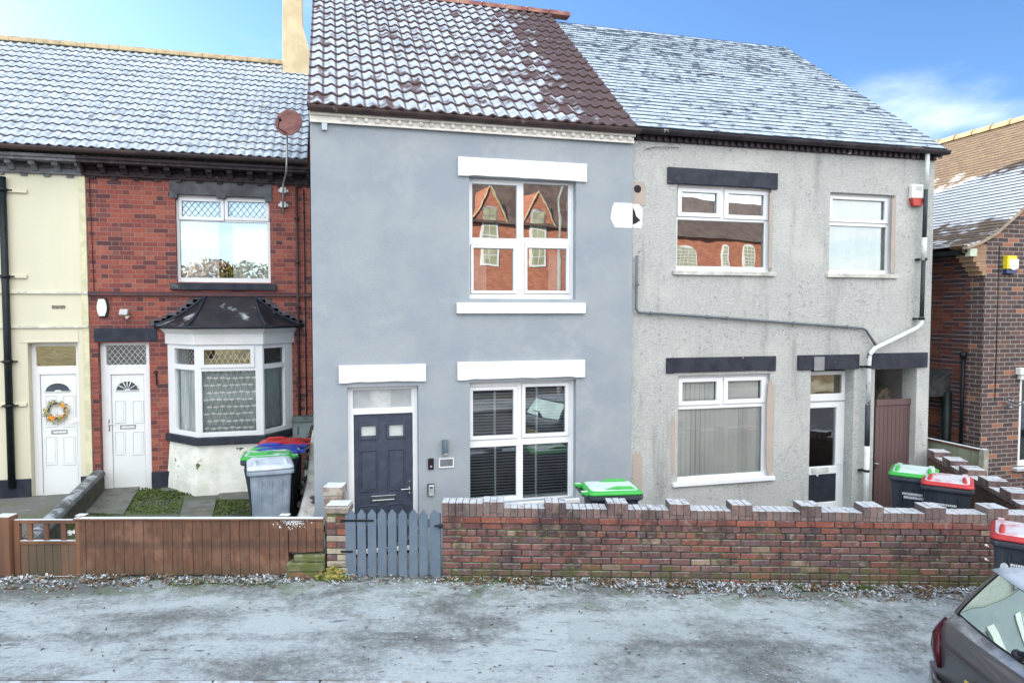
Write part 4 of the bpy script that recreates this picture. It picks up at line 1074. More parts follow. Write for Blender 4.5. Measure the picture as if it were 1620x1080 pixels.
for k in range(4):
    b.tube([r_[k] + Vector((0, -.005 if k in (1, 2) else -.02, .01)) for r_ in rings], .024, 6)
b.tube([rings[0][k] + Vector((0, 0, -.02)) for k in range(4)], .02, 6)
b.build('hip_roll', BLACKP, rh)
b = MB()   # stepped flashing on the brick
for s, kx in ((1, 0), (-1, 3)):
    for i in range(n):
        p = rings[i][kx]; q = rings[i + 1][kx]
        a, c = sorted((p.x - s * random.uniform(.03, .11), q.x + s * .03)); b.box(F, a, p.z, c, q.z + .055, .001, .008)
b.box(F, tx0 - .1, zt - .01, tx1 + .1, zt + .04, .001, .01)
b.build('stepped_flashing', simple('old_lead_flashing', (.10, .09, .11), .6, var=.4), rh)
# pipes
def pipe(root, F, xs, r, w, mat, lugs=(), name='downpipe'):
    b = MB(); P = [];
    x, y0, y1 = xs; u = F.px(x, (y0 + y1) / 2, w)[0]; za, zb = F.px(x, y0, w)[1], F.px(x, y1, w)[1]
    b.tube([F.at(u, za, w), F.at(u, zb, w)], r, 10)
    for y in lugs:
        z = F.px(x, y, w)[1]; b.tube([F.at(u, z - .025, w), F.at(u, z + .025, w)], r * 1.3, 10); b.box(F, u - r * 2.2, z - .012, u + r * 2.2, z + .012, w - .05, w - r * .5)
    return b.build(name, mat, root)
pipe(ch, F, (11, 280, 772), .055, .09, IRON, (300, 437, 572, 642))
for y in (437, 640, 302):
    z = F.px(11, y)[1]; u = F.px(11, y)[0]; MB().box(F, u - .12, z - .03, u + .30, z + .03, .014, .05).build('pipe_block', CREAM, ch, bevel=.006)
pipe(rh, F, (471.5, 290, 690), .022, .05, simple('brown_black_pipe', (.06, .035, .035), .5), (345, 415, 485, 540, 610))
pipe(rh, F, (483, 300, 690), .010, .03, IRON, ())
b = MB().tube([F.at(lx + .06, LZ, .02), F.at(lx + .09, F.px(150, 460)[1], .02)], .006, 5); b.build('wall_cable', IRON, rh)

# ================================================================= NEIGHBOUR ON THE RIGHT
F = FN; NX = F.px(1557.5, 493)[0]; NB_ = -.4
nh = thing('brown_brick_house', (NX + 2, 9.5, NB_), 'brown brick house with a swept tiled roof, partly seen at the right edge', 'house')
FS2 = Frame((NX, 9.5, 0), (0, -1, 0))
nr_x, nr_z = NX + 3.1, 7.08
prof = [(NX - .52, 4.27), (NX - .2, 4.37), (NX + .15, 4.55), (NX + .55, 4.86), (NX + .95, 5.2), (NX + 1.6, 5.81), (NX + 2.35, 6.5), (nr_x, 7.08 + .12)]
zc = 4.2
win = (F.px(1612, 660)[0], F.px(1615, 738)[1], F.px(1612, 660)[0] + 1.3, F.px(1612, 592)[1])
b = MB().sheet(F, (NX, NB_, NX + 6.2, 4.45), [win], -.3, 0)
b.build('wall', NBF, nh)
b = MB().prism(F, [(NX, 4.451)] + [(x, z - .04) for x, z in prof if x > NX] + [(2 * nr_x - x, z - .04) for x, z in reversed(prof) if x > NX] + [(2 * nr_x - NX, 4.451)], -.3, 0)
b.build('gable', NBF, nh)
MB().box(Frame((NX, 9.8, 0), (0, -1, 0)), -8, NB_, -.001, 4.45, -.25, 0).build('side_wall', NBS, nh)
b = MB()   # corbelled kneeler under the swept eaves
for i in range(7):
    b.box(F, NX - .07 * i - .07, 3.72 + i * .078 + .06, NX - .001, 3.72 + i * .078 + .136, -.28, .0)
b.build('kneeler', brick('tan_kneeler_brick', [(0, (.36, .22, .13)), (1, (.5, .32, .20))], (.4, .3, .22), H=.026, joint=.006), nh)
b = MB(); K = 0; Y0, Y1 = 9.42, 19.0
PP = [Vector((x, 0, z)) for x, z in prof]; seglen = []
def along(s):
    for a, c in zip(PP, PP[1:]):
        l = (c - a).length
        if s <= l: return a + (c - a) * (s / l), (c - a).normalized()
        s -= l
    return PP[-1], (PP[-1] - PP[-2]).normalized()
tot = sum((c - a).length for a, c in zip(PP, PP[1:])); g = .105; k = 0
while k * g < tot:
    a, da = along(k * g); c, dc = along(min((k + 1) * g + .02, tot)); n_ = Vector((-da.z, 0, da.x))
    y = Y0 - (.0825 if k % 2 else 0)
    ny = 58
    for i in range(ny):
        ya, yb = max(y + i * .165, Y0), y + (i + 1) * .165 - .004
        j = random.uniform(0, .005)
        A0, A1 = a.copy(), a + n_ * (.016 + j); C1 = c + n_ * .003
        b.add([(A0.x, ya, A0.z), (A0.x, yb, A0.z), (A1.x, ya, A1.z), (A1.x, yb, A1.z), (C1.x, ya, C1.z), (C1.x, yb, C1.z)], [(0, 2, 3, 1), (2, 4, 5, 3), (0, 4, 2), (1, 3, 5)], uvs=[(ya, k + .01), (yb, k + .01), (ya, k + .12), (yb, k + .12), (ya, k + .99), (yb, k + .99)])
    k += 1
for a, c in zip(PP, PP[1:]): b.add([(a.x, Y0, a.z - .004), (a.x, Y1, a.z - .004), (c.x, Y1, c.z - .004), (c.x, Y0, c.z - .004)], [(0, 1, 2, 3)], uvs=[(0, .01)] * 4)
def nroofmat():
    m = rooftile('part_frosted_clay_tiles', (.34, .25, .15), (.15, .11, .09), thr=(.40, .47), per=.165, nscale=1.1)
    return m
m = MATS.get('x') or None
def nroof():
    m, nt, bs = newmat('part_frosted_clay_tiles')
    uv = nd(nt, 'UVMap').outputs[0]; s = nd(nt, 'SeparateXYZ', {0: uv}); t = mth(nt, 'FRACT', s.outputs[1]); k = mth(nt, 'FLOOR', s.outputs[1])
    i = mth(nt, 'FLOOR', mth(nt, 'DIVIDE', s.outputs[0], .165))
    w = nd(nt, 'TexWhiteNoise', {'Vector': nd(nt, 'CombineXYZ', {0: i, 1: k}).outputs[0]}, noise_dimensions='3D').outputs[0]
    p = wpos(nt); q = nd(nt, 'SeparateXYZ', {0: p}); z = q.outputs[2]; y = q.outputs[1]
    n = mth(nt, 'ADD', mth(nt, 'MULTIPLY', nz(nt, p, 2.2, 5), .9), mth(nt, 'MULTIPLY', mth(nt, 'SUBTRACT', w, .5), .18))
    zz_ = mth(nt, 'ADD', z, mth(nt, 'MULTIPLY', y, -.06))
    lo = mth(nt, 'ADD', z, mth(nt, 'MULTIPLY', mth(nt, 'SUBTRACT', n, .45), .9))
    f = mth(nt, 'MULTIPLY', sstep(nt, lo, 4.66, 4.85), mth(nt, 'SUBTRACT', 1, sstep(nt, lo, 5.75, 5.95)))
    f2 = mth(nt, 'MULTIPLY', mth(nt, 'SUBTRACT', 1, sstep(nt, lo, 4.34, 4.42)), .9)
    f = mth(nt, 'MAXIMUM', f, f2)
    fr = mth(nt, 'MULTIPLY', mth(nt, 'MULTIPLY', f, sstep(nt, t, .14, .3)), .92)
    c = mixc(nt, w, (.27, .205, .13), (.19, .14, .10)); c = mixc(nt, nz(nt, p, 30, 4), c, (.08, .06, .05))
    c = mixc(nt, mth(nt, 'SUBTRACT', 1, sstep(nt, t, .02, .2)), c, (.07, .055, .06))
    c = mixc(nt, fr, c, (.76, .82, .90))
    lk(nt, c, bs.inputs['Base Color']); bs.inputs['Roughness'].default_value = .8
    return m
NR = nroof()
b.build('roof', NR, nh)
b = MB().extr([(nr_x, Y0, nr_z + .1), (nr_x + 3.6, Y0, 4.3), (nr_x + 3.6, Y0, 4.2), (nr_x, Y0, nr_z)], (0, Y1 - Y0, 0)); b.build('far_roof_slope', NR, nh)
b = MB(); y = Y0
while y < Y1:
    b.loft([[Vector((nr_x + r * math.cos(math.pi * k / 8), yy, nr_z + .06 + r * math.sin(math.pi * k / 8))) for k in range(9)] for yy, r in ((y, .14), (y + .40, .13))], smooth=False)
    b.loft([[Vector((nr_x + r * math.cos(math.pi * k / 8), yy, nr_z + .06 + r * math.sin(math.pi * k / 8))) for k in range(9)] for yy, r in ((y + .40, .15), (y + .45, .15))], smooth=False); y += .45
b.build('ridge_tiles', simple('sandy_ridge', (.42, .34, .20), .85, col2=(.30, .23, .15), scale=5), nh)
b = MB()
for a, c in zip(prof, prof[1:]): b.extr([(a[0], 9.4, a[1] - .05), (c[0], 9.4, c[1] - .05), (c[0], 9.4, c[1]), (a[0], 9.4, a[1])], (0, .1, 0))
b.build('verge', simple('pale_verge_mortar', (.38, .31, .25), .9, var=.3, scale=12), nh)
MB().abox(NX - .42, 9.44, 4.10, NX - .26, 9.54, 4.24).build('eaves_block', simple('mossy_white_block', (.55, .62, .5), .8), nh, bevel=.01)
MB().abox(NX - .5, 9.6, 4.14, NX, 18, 4.22).build('soffit', IRON, nh)
fr_ = MB().sheet(F, win, [(win[0] + .10, win[1] + .1, win[2] - .1, win[3] - .1)], -.12, -.04).build('window', WHITE, nh, bevel=.01)
pane(fr_, F, (win[0] + .1, win[1] + .1, win[2] - .1, win[3] - .1), -.08, GLASS); room(fr_, F, win, -.13, .6)
MB().box(F, win[0] - .12, win[3], win[2] + .1, win[3] + .12, .001, .10).box(F, win[0] - .07, win[3] - .09, win[0] + .05, win[3], .001, .07).build('lintel', WPAINT, nh, bevel=.01)
MB().box(F, win[0] - .12, win[1] - .06, win[2] + .1, win[1], -.03, .10).build('sill', simple('frosted_sill', (.45, .47, .5), .8, frost=(.9, (.3, .5), 10, (.5, .8))), nh, bevel=.01)
# iron pipes and wires on the side wall
def sp(x, y, w): u, v = FS2.px(x, y, w); return FS2.at(u, v, w)
a = sp(1524, 562, .05); c = sp(1521, 705, .05); c.y = a.y; c.x = a.x
MB().tube([a, c], .028, 8).tube([a + Vector((0, 0, -.04)), a + Vector((0, 0, .06))], .055, 8).build('downpipe', IRON, nh)
a = sp(1498, 620, .08); MB().tube([a, Vector((a.x, a.y, NB_))], .085, 10).build('downpipe', IRON, nh)
u_ = NX + .28
MB().tube([F.at(u_, 4.3, .01), F.at(u_ - .0, F.px(1563, 635)[1], .01)], .006, 5).build('wall_cable', IRON, nh)
b = MB(); a = sp(1504, 618, .0); yb0 = a.y
b.extr([(NX - .002, yb0, a.z + .38), (NX - .55, yb0, a.z + .02), (NX - .55, yb0, a.z - .10), (NX - .002, yb0, a.z - .10)], (0, 2.2, 0))
hd_ = b.build('door_hood', simple('dark_slate_hood', (.05, .055, .06), .7, var=.4, bmp=.4), nh, bevel=.01)
# ================================================================= THINGS FIXED TO THE WALLS
def hung(name, F, px, py, label, cat, w=0.0):
    u, v = F.px(px, py, w); return thing(name, F.at(u, v, w), label, cat), u, v
ALW = simple('alarm_white_plastic', (.74, .74, .70), .4, var=.06)
t, u, v = hung('alarm_box', FR, 1446, 310, 'white burglar alarm box with a red base, high beside the flaking downpipe', 'alarm box')
r = FR.rect(1437, 293, 1457, 327)
m_ = r[1] + .13 * (r[3] - r[1]) / .4 * 1.1
MB().prism(FR, [(r[0], m_), (r[2], m_), (r[2], r[3] - .02), (r[2] - .02, r[3]), (r[0] + .02, r[3]), (r[0], r[3] - .02)], .001, .08).build('cover', ALW, t, bevel=.012)
MB().prism(FR, [(r[0] + .04, r[1]), (r[2] - .04, r[1]), (r[2] - .005, m_ - .002), (r[0] + .005, m_ - .002)], .002, .075).build('base_strobe', simple('red_strobe', (.42, .05, .04), .3), t, bevel=.01)
MB().box(FR, r[0] + .07, m_ + .12, r[2] - .07, m_ + .2, .081, .083).build('faint_print', simple('faint_grey_print', (.45, .5, .5), .5), t)
t, u, v = hung('alarm_box', FN, 1595, 418, 'yellow and white alarm box on the brown brick wall at the right edge', 'alarm box')
r = FN.rect(1586, 405, 1604, 433)
a, c, z0, z1 = r[0], r[2], r[1], r[3]; h = z1 - z0; q = .04
MB().prism(FN, [(a, z0 + h * .25), (a + .05, z0 + h * .25), (a + .05, z1), (a, z1)], .001, .09).prism(FN, [(a + .05, z1 - .06), (c - .02, z1 - .06), (c - .04, z1), (a + .05, z1)], .001, .085).build('yellow_cover', simple('yellow_plastic', (.78, .62, .03), .35), t, bevel=.008)
MB().prism(FN, [(a + .052, z0 + h * .28), (a + .14, z0 + h * .18), (c, z0 + h * .3), (c, z1 - .062), (a + .052, z1 - .062)], .001, .095).build('white_face', simple('white_alarm_face', (.85, .82, .68), .4), t, bevel=.008)
MB().prism(FN, [(a, z0), (c - .03, z0 + .0), (c, z0 + h * .22), (a + .14, z0 + h * .14), (a, z0 + h * .24)], .001, .08).build('blue_base', simple('navy_plastic', (.03, .05, .16), .3), t, bevel=.006)
# satellite dish on its pole
t, u, v = hung('satellite_dish', FL, 449, 318, 'brown mesh satellite dish on a bent pole clamped to the red brick wall', 'satellite dish')
F = FL
def lp(x, y, w): u, v = F.px(x, y, w); return F.at(u, v, w)
STEEL = simple('galvanised_steel', (.42, .42, .42), .4, metal=.7, var=.3)
MB().tube([lp(447.5, 335, .10), lp(448, 292, .10), lp(450, 284, .14), lp(453, 272, .52), lp(453.5, 260, .56), lp(454.5, 184, .56)], .018, 8).build('pole', STEEL, t)
for y in (301, 324):
    p = lp(448, y, .06); MB().box(F, p.x - .085, p.z - .028, p.x + .085, p.z + .028, .001, .02).box(F, p.x - .05, p.z - .05, p.x + .05, p.z + .05, .021, .085).build('wall_bracket', STEEL, t, bevel=.004)
DC = lp(457, 195, .72); ax = Vector((-.22, -.93, .28)).normalized(); tx = ax.cross(Vector((0, 0, 1))).normalized(); ty = tx.cross(ax)
b = MB(); rings = []
for j in range(7):
    rr = .225 * (j / 6 if j else .02); rings.append([DC + ax * (.05 * (j / 6) ** 2 - .03) + (tx * math.cos(2 * math.pi * k / 28) + ty * math.sin(2 * math.pi * k / 28) * 1.08) * rr for k in range(28)])
b.loft(rings, cap=False); b.build('reflector', simple('brown_mesh', (.14, .055, .055), .6, col2=(.20, .09, .08), scale=5, dirt=(.08, .04, .04), dirt_thr=(.6, .7)), t, sol=.006)
MB().tube([DC - ty * .2 - tx * -.02, DC - ty * .22 + ax * .22 + tx * .1, DC + ax * .32 - ty * .13 + tx * .05], .009, 6).tube([DC + ax * .28 - ty * .12 + tx * .05, DC + ax * .34 - ty * .12 + tx * .05], .025, 8).build('arm', IRON, t)
# number plaque, security light, lantern bracket
t, u, v = hung('number_plaque', FL, 163, 486, 'white oval plaque on black backing beside the security light', 'plaque')
r = FL.rect(154, 472, 172, 501); cx, cz_ = (r[0] + r[2]) / 2, (r[1] + r[3]) / 2; hw, hh = (r[2] - r[0]) / 2, (r[3] - r[1]) / 2
def barrel(s, dx=0): return [(cx + dx - hw * .55 * s, cz_ - hh * s), (cx + dx + hw * .55 * s, cz_ - hh * s), (cx + dx + hw * .85 * s, cz_ - hh * .5 * s), (cx + dx + hw * .97 * s, cz_), (cx + dx + hw * .85 * s, cz_ + hh * .5 * s), (cx + dx + hw * .55 * s, cz_ + hh * s), (cx + dx - hw * .55 * s, cz_ + hh * s), (cx + dx - hw * .85 * s, cz_ + hh * .5 * s), (cx + dx - hw * .97 * s, cz_), (cx + dx - hw * .85 * s, cz_ - hh * .5 * s)]
MB().prism(FL, barrel(1.03, .012), .001, .035).build('backing', IRON, t, bevel=.004)
MB().prism(FL, barrel(.93, -.008), .036, .05).build('face', simple('pale_mint_enamel', (.70, .78, .73), .3, var=.05), t, bevel=.006)
t, u, v = hung('security_light', FL, 199, 497, 'small white floodlight with motion sensor above the red brick house door', 'security light')
r = FL.rect(192, 489, 205, 498)
MB().prism(FL, [(r[0], r[1]), (r[2], r[1]), (r[2] + .02, r[3]), (r[0] + .02, r[3])], .06, .17).box(FL, cx + .34, r[1], cx + .38, r[1] + .05, .001, .07).build('lamp_head', simple('pale_grey_plastic', (.6, .62, .62), .4), t, bevel=.01)
q = FL.rect(199, 499, 206, 504)
MB().prism(FL, [(q[0], q[3]), (q[0] + .03, q[1]), (q[2] - .02, q[1] - .01), (q[2] + .02, q[3] - .01)], .03, .12).box(FL, q[0] + .02, q[3], q[0] + .05, q[3] + .05, .001, .05).build('sensor', simple('cream_plastic', (.6, .57, .48), .5), t, bevel=.01)
t, u, v = hung('hanging_bracket', FL, 248, 600, 'small black hanging basket bracket between the white door and the bay', 'bracket')
MB().box(FL, u - .012, v - .10, u + .012, v + .16, .001, .012).tube([FL.at(u, v + .12, .01), FL.at(u, v + .15, .16), FL.at(u, v + .12, .20)], .009, 6).tube([FL.at(u, v - .06, .01), FL.at(u + .03, v + .0, .10), FL.at(u, v + .12, .14)], .008, 6).build('scroll', IRON, t)
t, u, v = hung('hanging_bracket', FN, 1592, 635, 'white-frosted scrolled iron bracket on the brown brick wall beside its window', 'bracket')
b = MB()
for (x0, y0, x1, y1) in ((1588, 630, 1616, 634), (1588, 644, 1604, 636)):
    a = FN.px(x0, y0, .05); c = FN.px(x1, y1, .05); b.tube([FN.at(a[0], a[1], .03), FN.at((a[0] + c[0]) / 2, (a[1] + c[1]) / 2 - .03, .14), FN.at(c[0], c[1], .24)], .012, 6)
for k in range(3):
    b.tube([FN.at(u - .02 + .05 * k + .035 * math.cos(a_), v - .02 + .035 * math.sin(a_), .05) for a_ in [i * .7 for i in range(9)]], .008, 5)
b.build('scroll', simple('frosty_iron', (.10, .11, .12), .6, dirt=(.6, .65, .7), dirt_thr=(.5, .6), dirt_scale=25), t)
# meter cabinet
t, u, v = hung('meter_cabinet', FL, 479, 681, 'grey metal meter cabinet on the brick wall beside the bay, above the bins', 'meter cabinet')
r = FL.rect(464, 656, 497, 707)
TEAL = simple('weathered_grey_green_metal', (.20, .26, .27), .5, col2=(.16, .20, .21), scale=4, dirt=(.10, .12, .12), dirt_thr=(.6, .7))
MB().box(FL, r[0], r[1], r[2], r[3] - .10, .001, .20).build('cabinet', TEAL, t, bevel=.008)
MB().prism(FL, [(r[0] - .02, r[3] - .098), (r[2], r[3] - .098), (r[2], r[3]), (r[0] + .0, r[3])], .001, .23).build('lid', simple('dark_grey_green_metal', (.12, .15, .15), .6, var=.4), t, bevel=.008)
MB().box(FL, r[0] + .03, r[1] + .03, r[2] - .04, r[3] - .14, .201, .212).build('door', TEAL, t, bevel=.004)
MB().box(FL, r[0] + .08, r[3] - .32, r[0] + .105, r[3] - .17, .213, .225).build('handle', CHROME, t)
# entrance fittings of the grey house
t, u, v = hung('wall_light', FG, 703, 706, 'slim grey cylinder wall light between the dark door and the lower window', 'wall light')
r = FG.rect(700, 694, 708, 718)
MB().tube([FG.at((r[0] + r[2]) / 2, r[1] + .03, .06), FG.at((r[0] + r[2]) / 2, r[3], .06)], .036, 16).box(FG, r[0] - .005, r[1] - .0, r[0] + .045, r[3] - .01, .001, .04).build('body', simple('grey_metal_lamp', (.11, .15, .18), .4, var=.1), t, bevel=.004)
MB().tube([FG.at((r[0] + r[2]) / 2, r[1] - .01, .06), FG.at((r[0] + r[2]) / 2, r[1] + .029, .06)], .03, 12).build('lens', SEAL, t)
t, u, v = hung('house_number_plate', FG, 706, 731, 'small framed blank grey plate under the cylinder wall light', 'number plate')
r = FG.rect(694, 724, 718, 739)
MB().sheet(FG, r, [(r[0] + .016, r[1] + .016, r[2] - .016, r[3] - .016)], .001, .02).build('frame', WPAINT, t, bevel=.003)
MB().box(FG, r[0] + .016, r[1] + .016, r[2] - .016, r[3] - .016, .001, .012).build('plate', simple('brushed_grey_plate', (.22, .25, .28), .35, metal=.3, var=.3, scale=12), t)
t, u, v = hung('video_doorbell', FG, 681.5, 732.5, 'small black video doorbell beside the dark door', 'doorbell')
r = FG.rect(677, 724, 686, 742)
MB().box(FG, r[0], r[1], r[2], r[3], .001, .028).build('housing', simple('glossy_black_plastic', (.025, .02, .025), .25), t, bevel=.01)
MB().tube([FG.at(u, r[1] + .045, .0285), FG.at(u, r[1] + .045, .033)], .016, 14).build('button', simple('grey_button_ring', (.35, .35, .38), .3), t)
t, u, v = hung('key_safe', FG, 681.5, 773, 'small silver push-button key safe in a black surround below the doorbell', 'key safe')
r = FG.rect(676, 764, 687, 782)
MB().box(FG, r[0], r[1] - .005, r[2], r[3], .001, .03).build('surround', simple('black_rubber', (.03, .03, .035), .6), t, bevel=.016)
MB().box(FG, r[0] + .012, r[1] - .008, r[2] - .008, r[3] - .015, .031, .05).build('silver_body', simple('silver_paint', (.60, .64, .66), .35, metal=.4), t, bevel=.012)
MB().box(FG, u - .02, r[3] - .055, u + .02, r[3] - .038, .051, .056).build('keypad', IRON, t)
# wreath
t, u, v = hung('wreath', FL, 91, 649, 'autumn wreath of leaves and orange berries hanging on the white cream-house door', 'wreath', -.12)
def wl_(a, rr, w=0.02): return FL.at(u + rr * math.cos(a), v + rr * math.sin(a), -.12 + w)
b = MB()
for k in range(5): b.tube([wl_(2 * math.pi * i / 20, .13 + .012 * math.sin(i * 1.7 + k), .02 + .012 * math.cos(i * 2.1 + k)) for i in range(21)], .007, 5)
b.build('twig_ring', simple('dark_twig', (.05, .035, .04), .9, var=.4), t)
b = MB()
for i in range(120):
    a = random.choice([random.uniform(2.6, 5.6), random.uniform(0, 6.28)]); rr = random.gauss(.155, .03); c = wl_(a, rr, random.uniform(.02, .06)); s = random.uniform(.015, .034)
    d1_ = Vector((random.uniform(-1, 1), random.uniform(-.4, .2), random.uniform(-1, 1))).normalized(); d2_ = d1_.cross(Vector((0, 1, .2))).normalized()
    b.cur = random.choice([(.25, .27, .13), (.34, .32, .14), (.42, .32, .10), (.28, .30, .24), (.45, .38, .2)])
    b.add([c - d1_ * s * 1.3, c + d2_ * s * .5, c + d1_ * s * 1.3, c - d2_ * s * .5], [(0, 1, 2, 3)])
b.build('leaves', attr_mat('wreath_leaf', dark=.2), t)
b = MB()
for a, n in ((.75, 8), (4.2, 9), (5.6, 3)):
    for i in range(n): b.ball(wl_(a + random.uniform(-.28, .28), .14 + random.uniform(-.03, .03), .05), .019, 7, 5)
b.build('orange_berries', simple('orange_berry', (.75, .22, .03), .5, col2=(.8, .4, .04), scale=20), t)

# ================================================================= GROUND
def gz(l): return -.0215 * max(l + 1.5, 0) + .001 * min(l + 1.5, 0)
def P3(l, d, z=0): return RV * l + FH * d + Vector((0, 0, z))
b = MB(); b.add([(-400, -400, -.62), (400, -400, -.62), (400, 400, -.62), (-400, 400, -.62)], [(0, 1, 2, 3)])
tag(b.build('ground', simple('winter_ground', (.09, .09, .07), .95, col2=(.16, .17, .17), scale=.4)), kind='structure')
def pavemat():
    m, nt, bs = newmat('frosty_asphalt'); p = wpos(nt)
    rot = nd(nt, 'Mapping', {0: p, 2: (0, 0, TH)}).outputs[0]
    q = scaled(nt, rot, (.65, 1.15, 1))
    n1 = nz(nt, q, 1.05, 8, .64, .4); n2 = nz(nt, p, 8, 7, .75); n3 = nz(nt, p, 70, 3, .8); n4 = nz(nt, p, 24, 4, .75)
    d = nd(nt, 'SeparateXYZ', {0: rot}).outputs[1]; l = nd(nt, 'SeparateXYZ', {0: rot}).outputs[0]
    f = mth(nt, 'ADD', mth(nt, 'ADD', mth(nt, 'MULTIPLY', n1, .75), mth(nt, 'MULTIPLY', n2, .32)), mth(nt, 'ADD', mth(nt, 'MULTIPLY', n3, .30), mth(nt, 'MULTIPLY', n4, .22)))
    f = mth(nt, 'SUBTRACT', f, mth(nt, 'MULTIPLY', sstep(nt, d, 7.35, 7.75), .07))
    tr_ = mth(nt, 'SUBTRACT', 1, sstep(nt, mth(nt, 'ABSOLUTE', mth(nt, 'SUBTRACT', mth(nt, 'ADD', d, mth(nt, 'MULTIPLY', n1, .25)), 6.62)), .05, .11))   # worn line in the frost
    f = mth(nt, 'SUBTRACT', f, mth(nt, 'MULTIPLY', tr_, .045))
    fr = mth(nt, 'MULTIPLY', sstep(nt, f, .64, .88), .72)
    asp = mixc(nt, sstep(nt, n3, .35, .65), (.20, .215, .22), (.04, .045, .05))
    asp = mixc(nt, mth(nt, 'MULTIPLY', sstep(nt, n2, .45, .7), .5), asp, (.12, .15, .125))
    foot = mth(nt, 'MULTIPLY', sstep(nt, nz(nt, scaled(nt, rot, (3.2, 8, 1)), 1.3, 4, .6, .8), .63, .67), sstep(nt, n1, .3, .5))
    c = mixc(nt, fr, asp, mixc(nt, n4, (.40, .48, .53), (.56, .635, .66)))
    c = mixc(nt, mth(nt, 'MULTIPLY', foot, .75), c, (.07, .08, .09))
    c = mixc(nt, mth(nt, 'MULTIPLY', sstep(nt, nz(nt, p, 30, 2, .5), .69, .73), .6), c, (.62, .66, .69))
    c = mixc(nt, mth(nt, 'MULTIPLY', sstep(nt, nz(nt, p, 33, 2, .5), .70, .73), .7), c, (.03, .035, .04))
    c = mixc(nt, mth(nt, 'MULTIPLY', mth(nt, 'MULTIPLY', sstep(nt, nz(nt, p, 2.3, 7, .72), .48, .62), sstep(nt, d, 7.0, 7.6)), .6), c, (.10, .15, .075))
    # repaired trench patch, darker and smoother, and a hairline joint
    pt = mth(nt, 'MULTIPLY', mth(nt, 'MULTIPLY', sstep(nt, l, .55, .56), mth(nt, 'SUBTRACT', 1, sstep(nt, l, 2.3, 2.31))), mth(nt, 'SUBTRACT', 1, sstep(nt, d, 6.98, 6.99)))
    c = mixc(nt, mth(nt, 'MULTIPLY', pt, .16), c, (.10, .12, .12))
    lk(nt, c, bs.inputs['Base Color']); bs.inputs['Roughness'].default_value = .8
    bump(nt, bs, mth(nt, 'ADD', n3, mth(nt, 'MULTIPLY', n2, .6)), .8, .012)
    return m
PAV = pavemat()
def strip(l0, l1, d0, d1, z, nl=40, nd_=12, amp=.004):
    b = MB(); P = []
    for j in range(nd_ + 1):
        for i in range(nl + 1):
            l = l0 + (l1 - l0) * i / nl; d = d0 + (d1 - d0) * j / nd_
            P.append(P3(l, d, gz(l) + z + amp * mnoise.noise(Vector((l * 1.3, d * 1.9, 0))) * 2))
    b.add(P, [(j * (nl + 1) + i, j * (nl + 1) + i + 1, (j + 1) * (nl + 1) + i + 1, (j + 1) * (nl + 1) + i) for j in range(nd_) for i in range(nl)], smooth=True)
    return b
tag(strip(-30, 40, 5.72, 8.1, 0, 140, 14).build('pavement', PAV), kind='structure')
b = MB(); l = -30
KERB = simple('granite_kerb', (.30, .30, .30), .8, var=.3, scale=14, bmp=.5, frost=(.6, (.4, .6), 6, (.6, .9)))
while l < 40:
    z = gz(l); b.extr([P3(l, 5.58, z - .14), P3(l, 5.715, z - .14), P3(l, 5.715, z + .004), P3(l, 5.595, z + .002)], RV * .905); l += .915
tag(b.build('kerb', KERB, bevel=.012), kind='structure')
tag(strip(-30, 40, -2.2, 5.6, -.13, 80, 20).build('road', simple('road_asphalt', (.075, .078, .08), .75, col2=(.055, .058, .06), scale=1.2, bmp=.6, bscale=70, dirt=(.35, .38, .42), dirt_thr=(.6, .75), dirt_scale=1.1)), kind='structure')
tag(strip(-30, 40, -5.0, -2.2, -.0, 80, 4).build('far_pavement', PAV), kind='structure')
def gardenmat(name, base, base2, moss, mt, frost=0):
    m, nt, bs = newmat(name); p = wpos(nt)
    c = mixc(nt, nz(nt, p, 22, 6, .72), base, base2)
    c = mixc(nt, mth(nt, 'MULTIPLY', sstep(nt, nz(nt, p, 1.5, 7, .66), mt[0], mt[1]), .85), c, moss)
    if frost: c = mixc(nt, mth(nt, 'MULTIPLY', sstep(nt, nz(nt, p, 4, 6, .7), .55, .7), frost), c, (.6, .66, .7))
    lk(nt, c, bs.inputs['Base Color']); bs.inputs['Roughness'].default_value = .9
    bump(nt, bs, nz(nt, p, 30, 5, .7), .8, .02)
    return m
def plot(name, pts, z, mat):
    b = MB(); n = len(pts); b.add([Vector((x, y, z)) for x, y in pts] + [Vector((x, y, -.6)) for x, y in pts], [tuple(range(n))] + [(i, (i + 1) % n, n + (i + 1) % n, n + i) for i in range(n)])
    return tag(b.build(name, mat), kind='structure')
def bl(l, d): p = P3(l, d); return (p.x, p.y)
plot('cream_garden_path', [bl(-14, 8.06), bl(-5.86, 8.06), (-3.95, 13.02), (-16, 13.02)], .06, gardenmat('damp_concrete', (.16, .165, .16), (.09, .095, .09), (.10, .12, .06), (.5, .7), .15))
plot('brick_house_garden', [bl(-5.86, 8.062), bl(-2.25, 8.062), (-.35, 9.2), (-.35, 13.02), (-3.95, 13.02)], .058, gardenmat('damp_slabs', (.13, .135, .13), (.07, .075, .07), (.065, .10, .025), (.40, .56), .10))
plot('grey_house_garden', [bl(-2.25, 8.064), bl(1.7, 8.064), (4.3, 9.22), (-.35, 9.22)], -.12, gardenmat('grey_flags', (.17, .18, .18), (.10, .11, .11), (.09, .11, .06), (.6, .75), .2))
plot('pebbledash_garden', [bl(1.7, 8.066), bl(6.5, 8.066), (9.75, 9.22), (9.75, 17), (4.3, 17), (4.3, 9.22)], -.125, gardenmat('grey_flags_two', (.15, .16, .16), (.09, .10, .10), (.09, .11, .06), (.6, .75), .2))
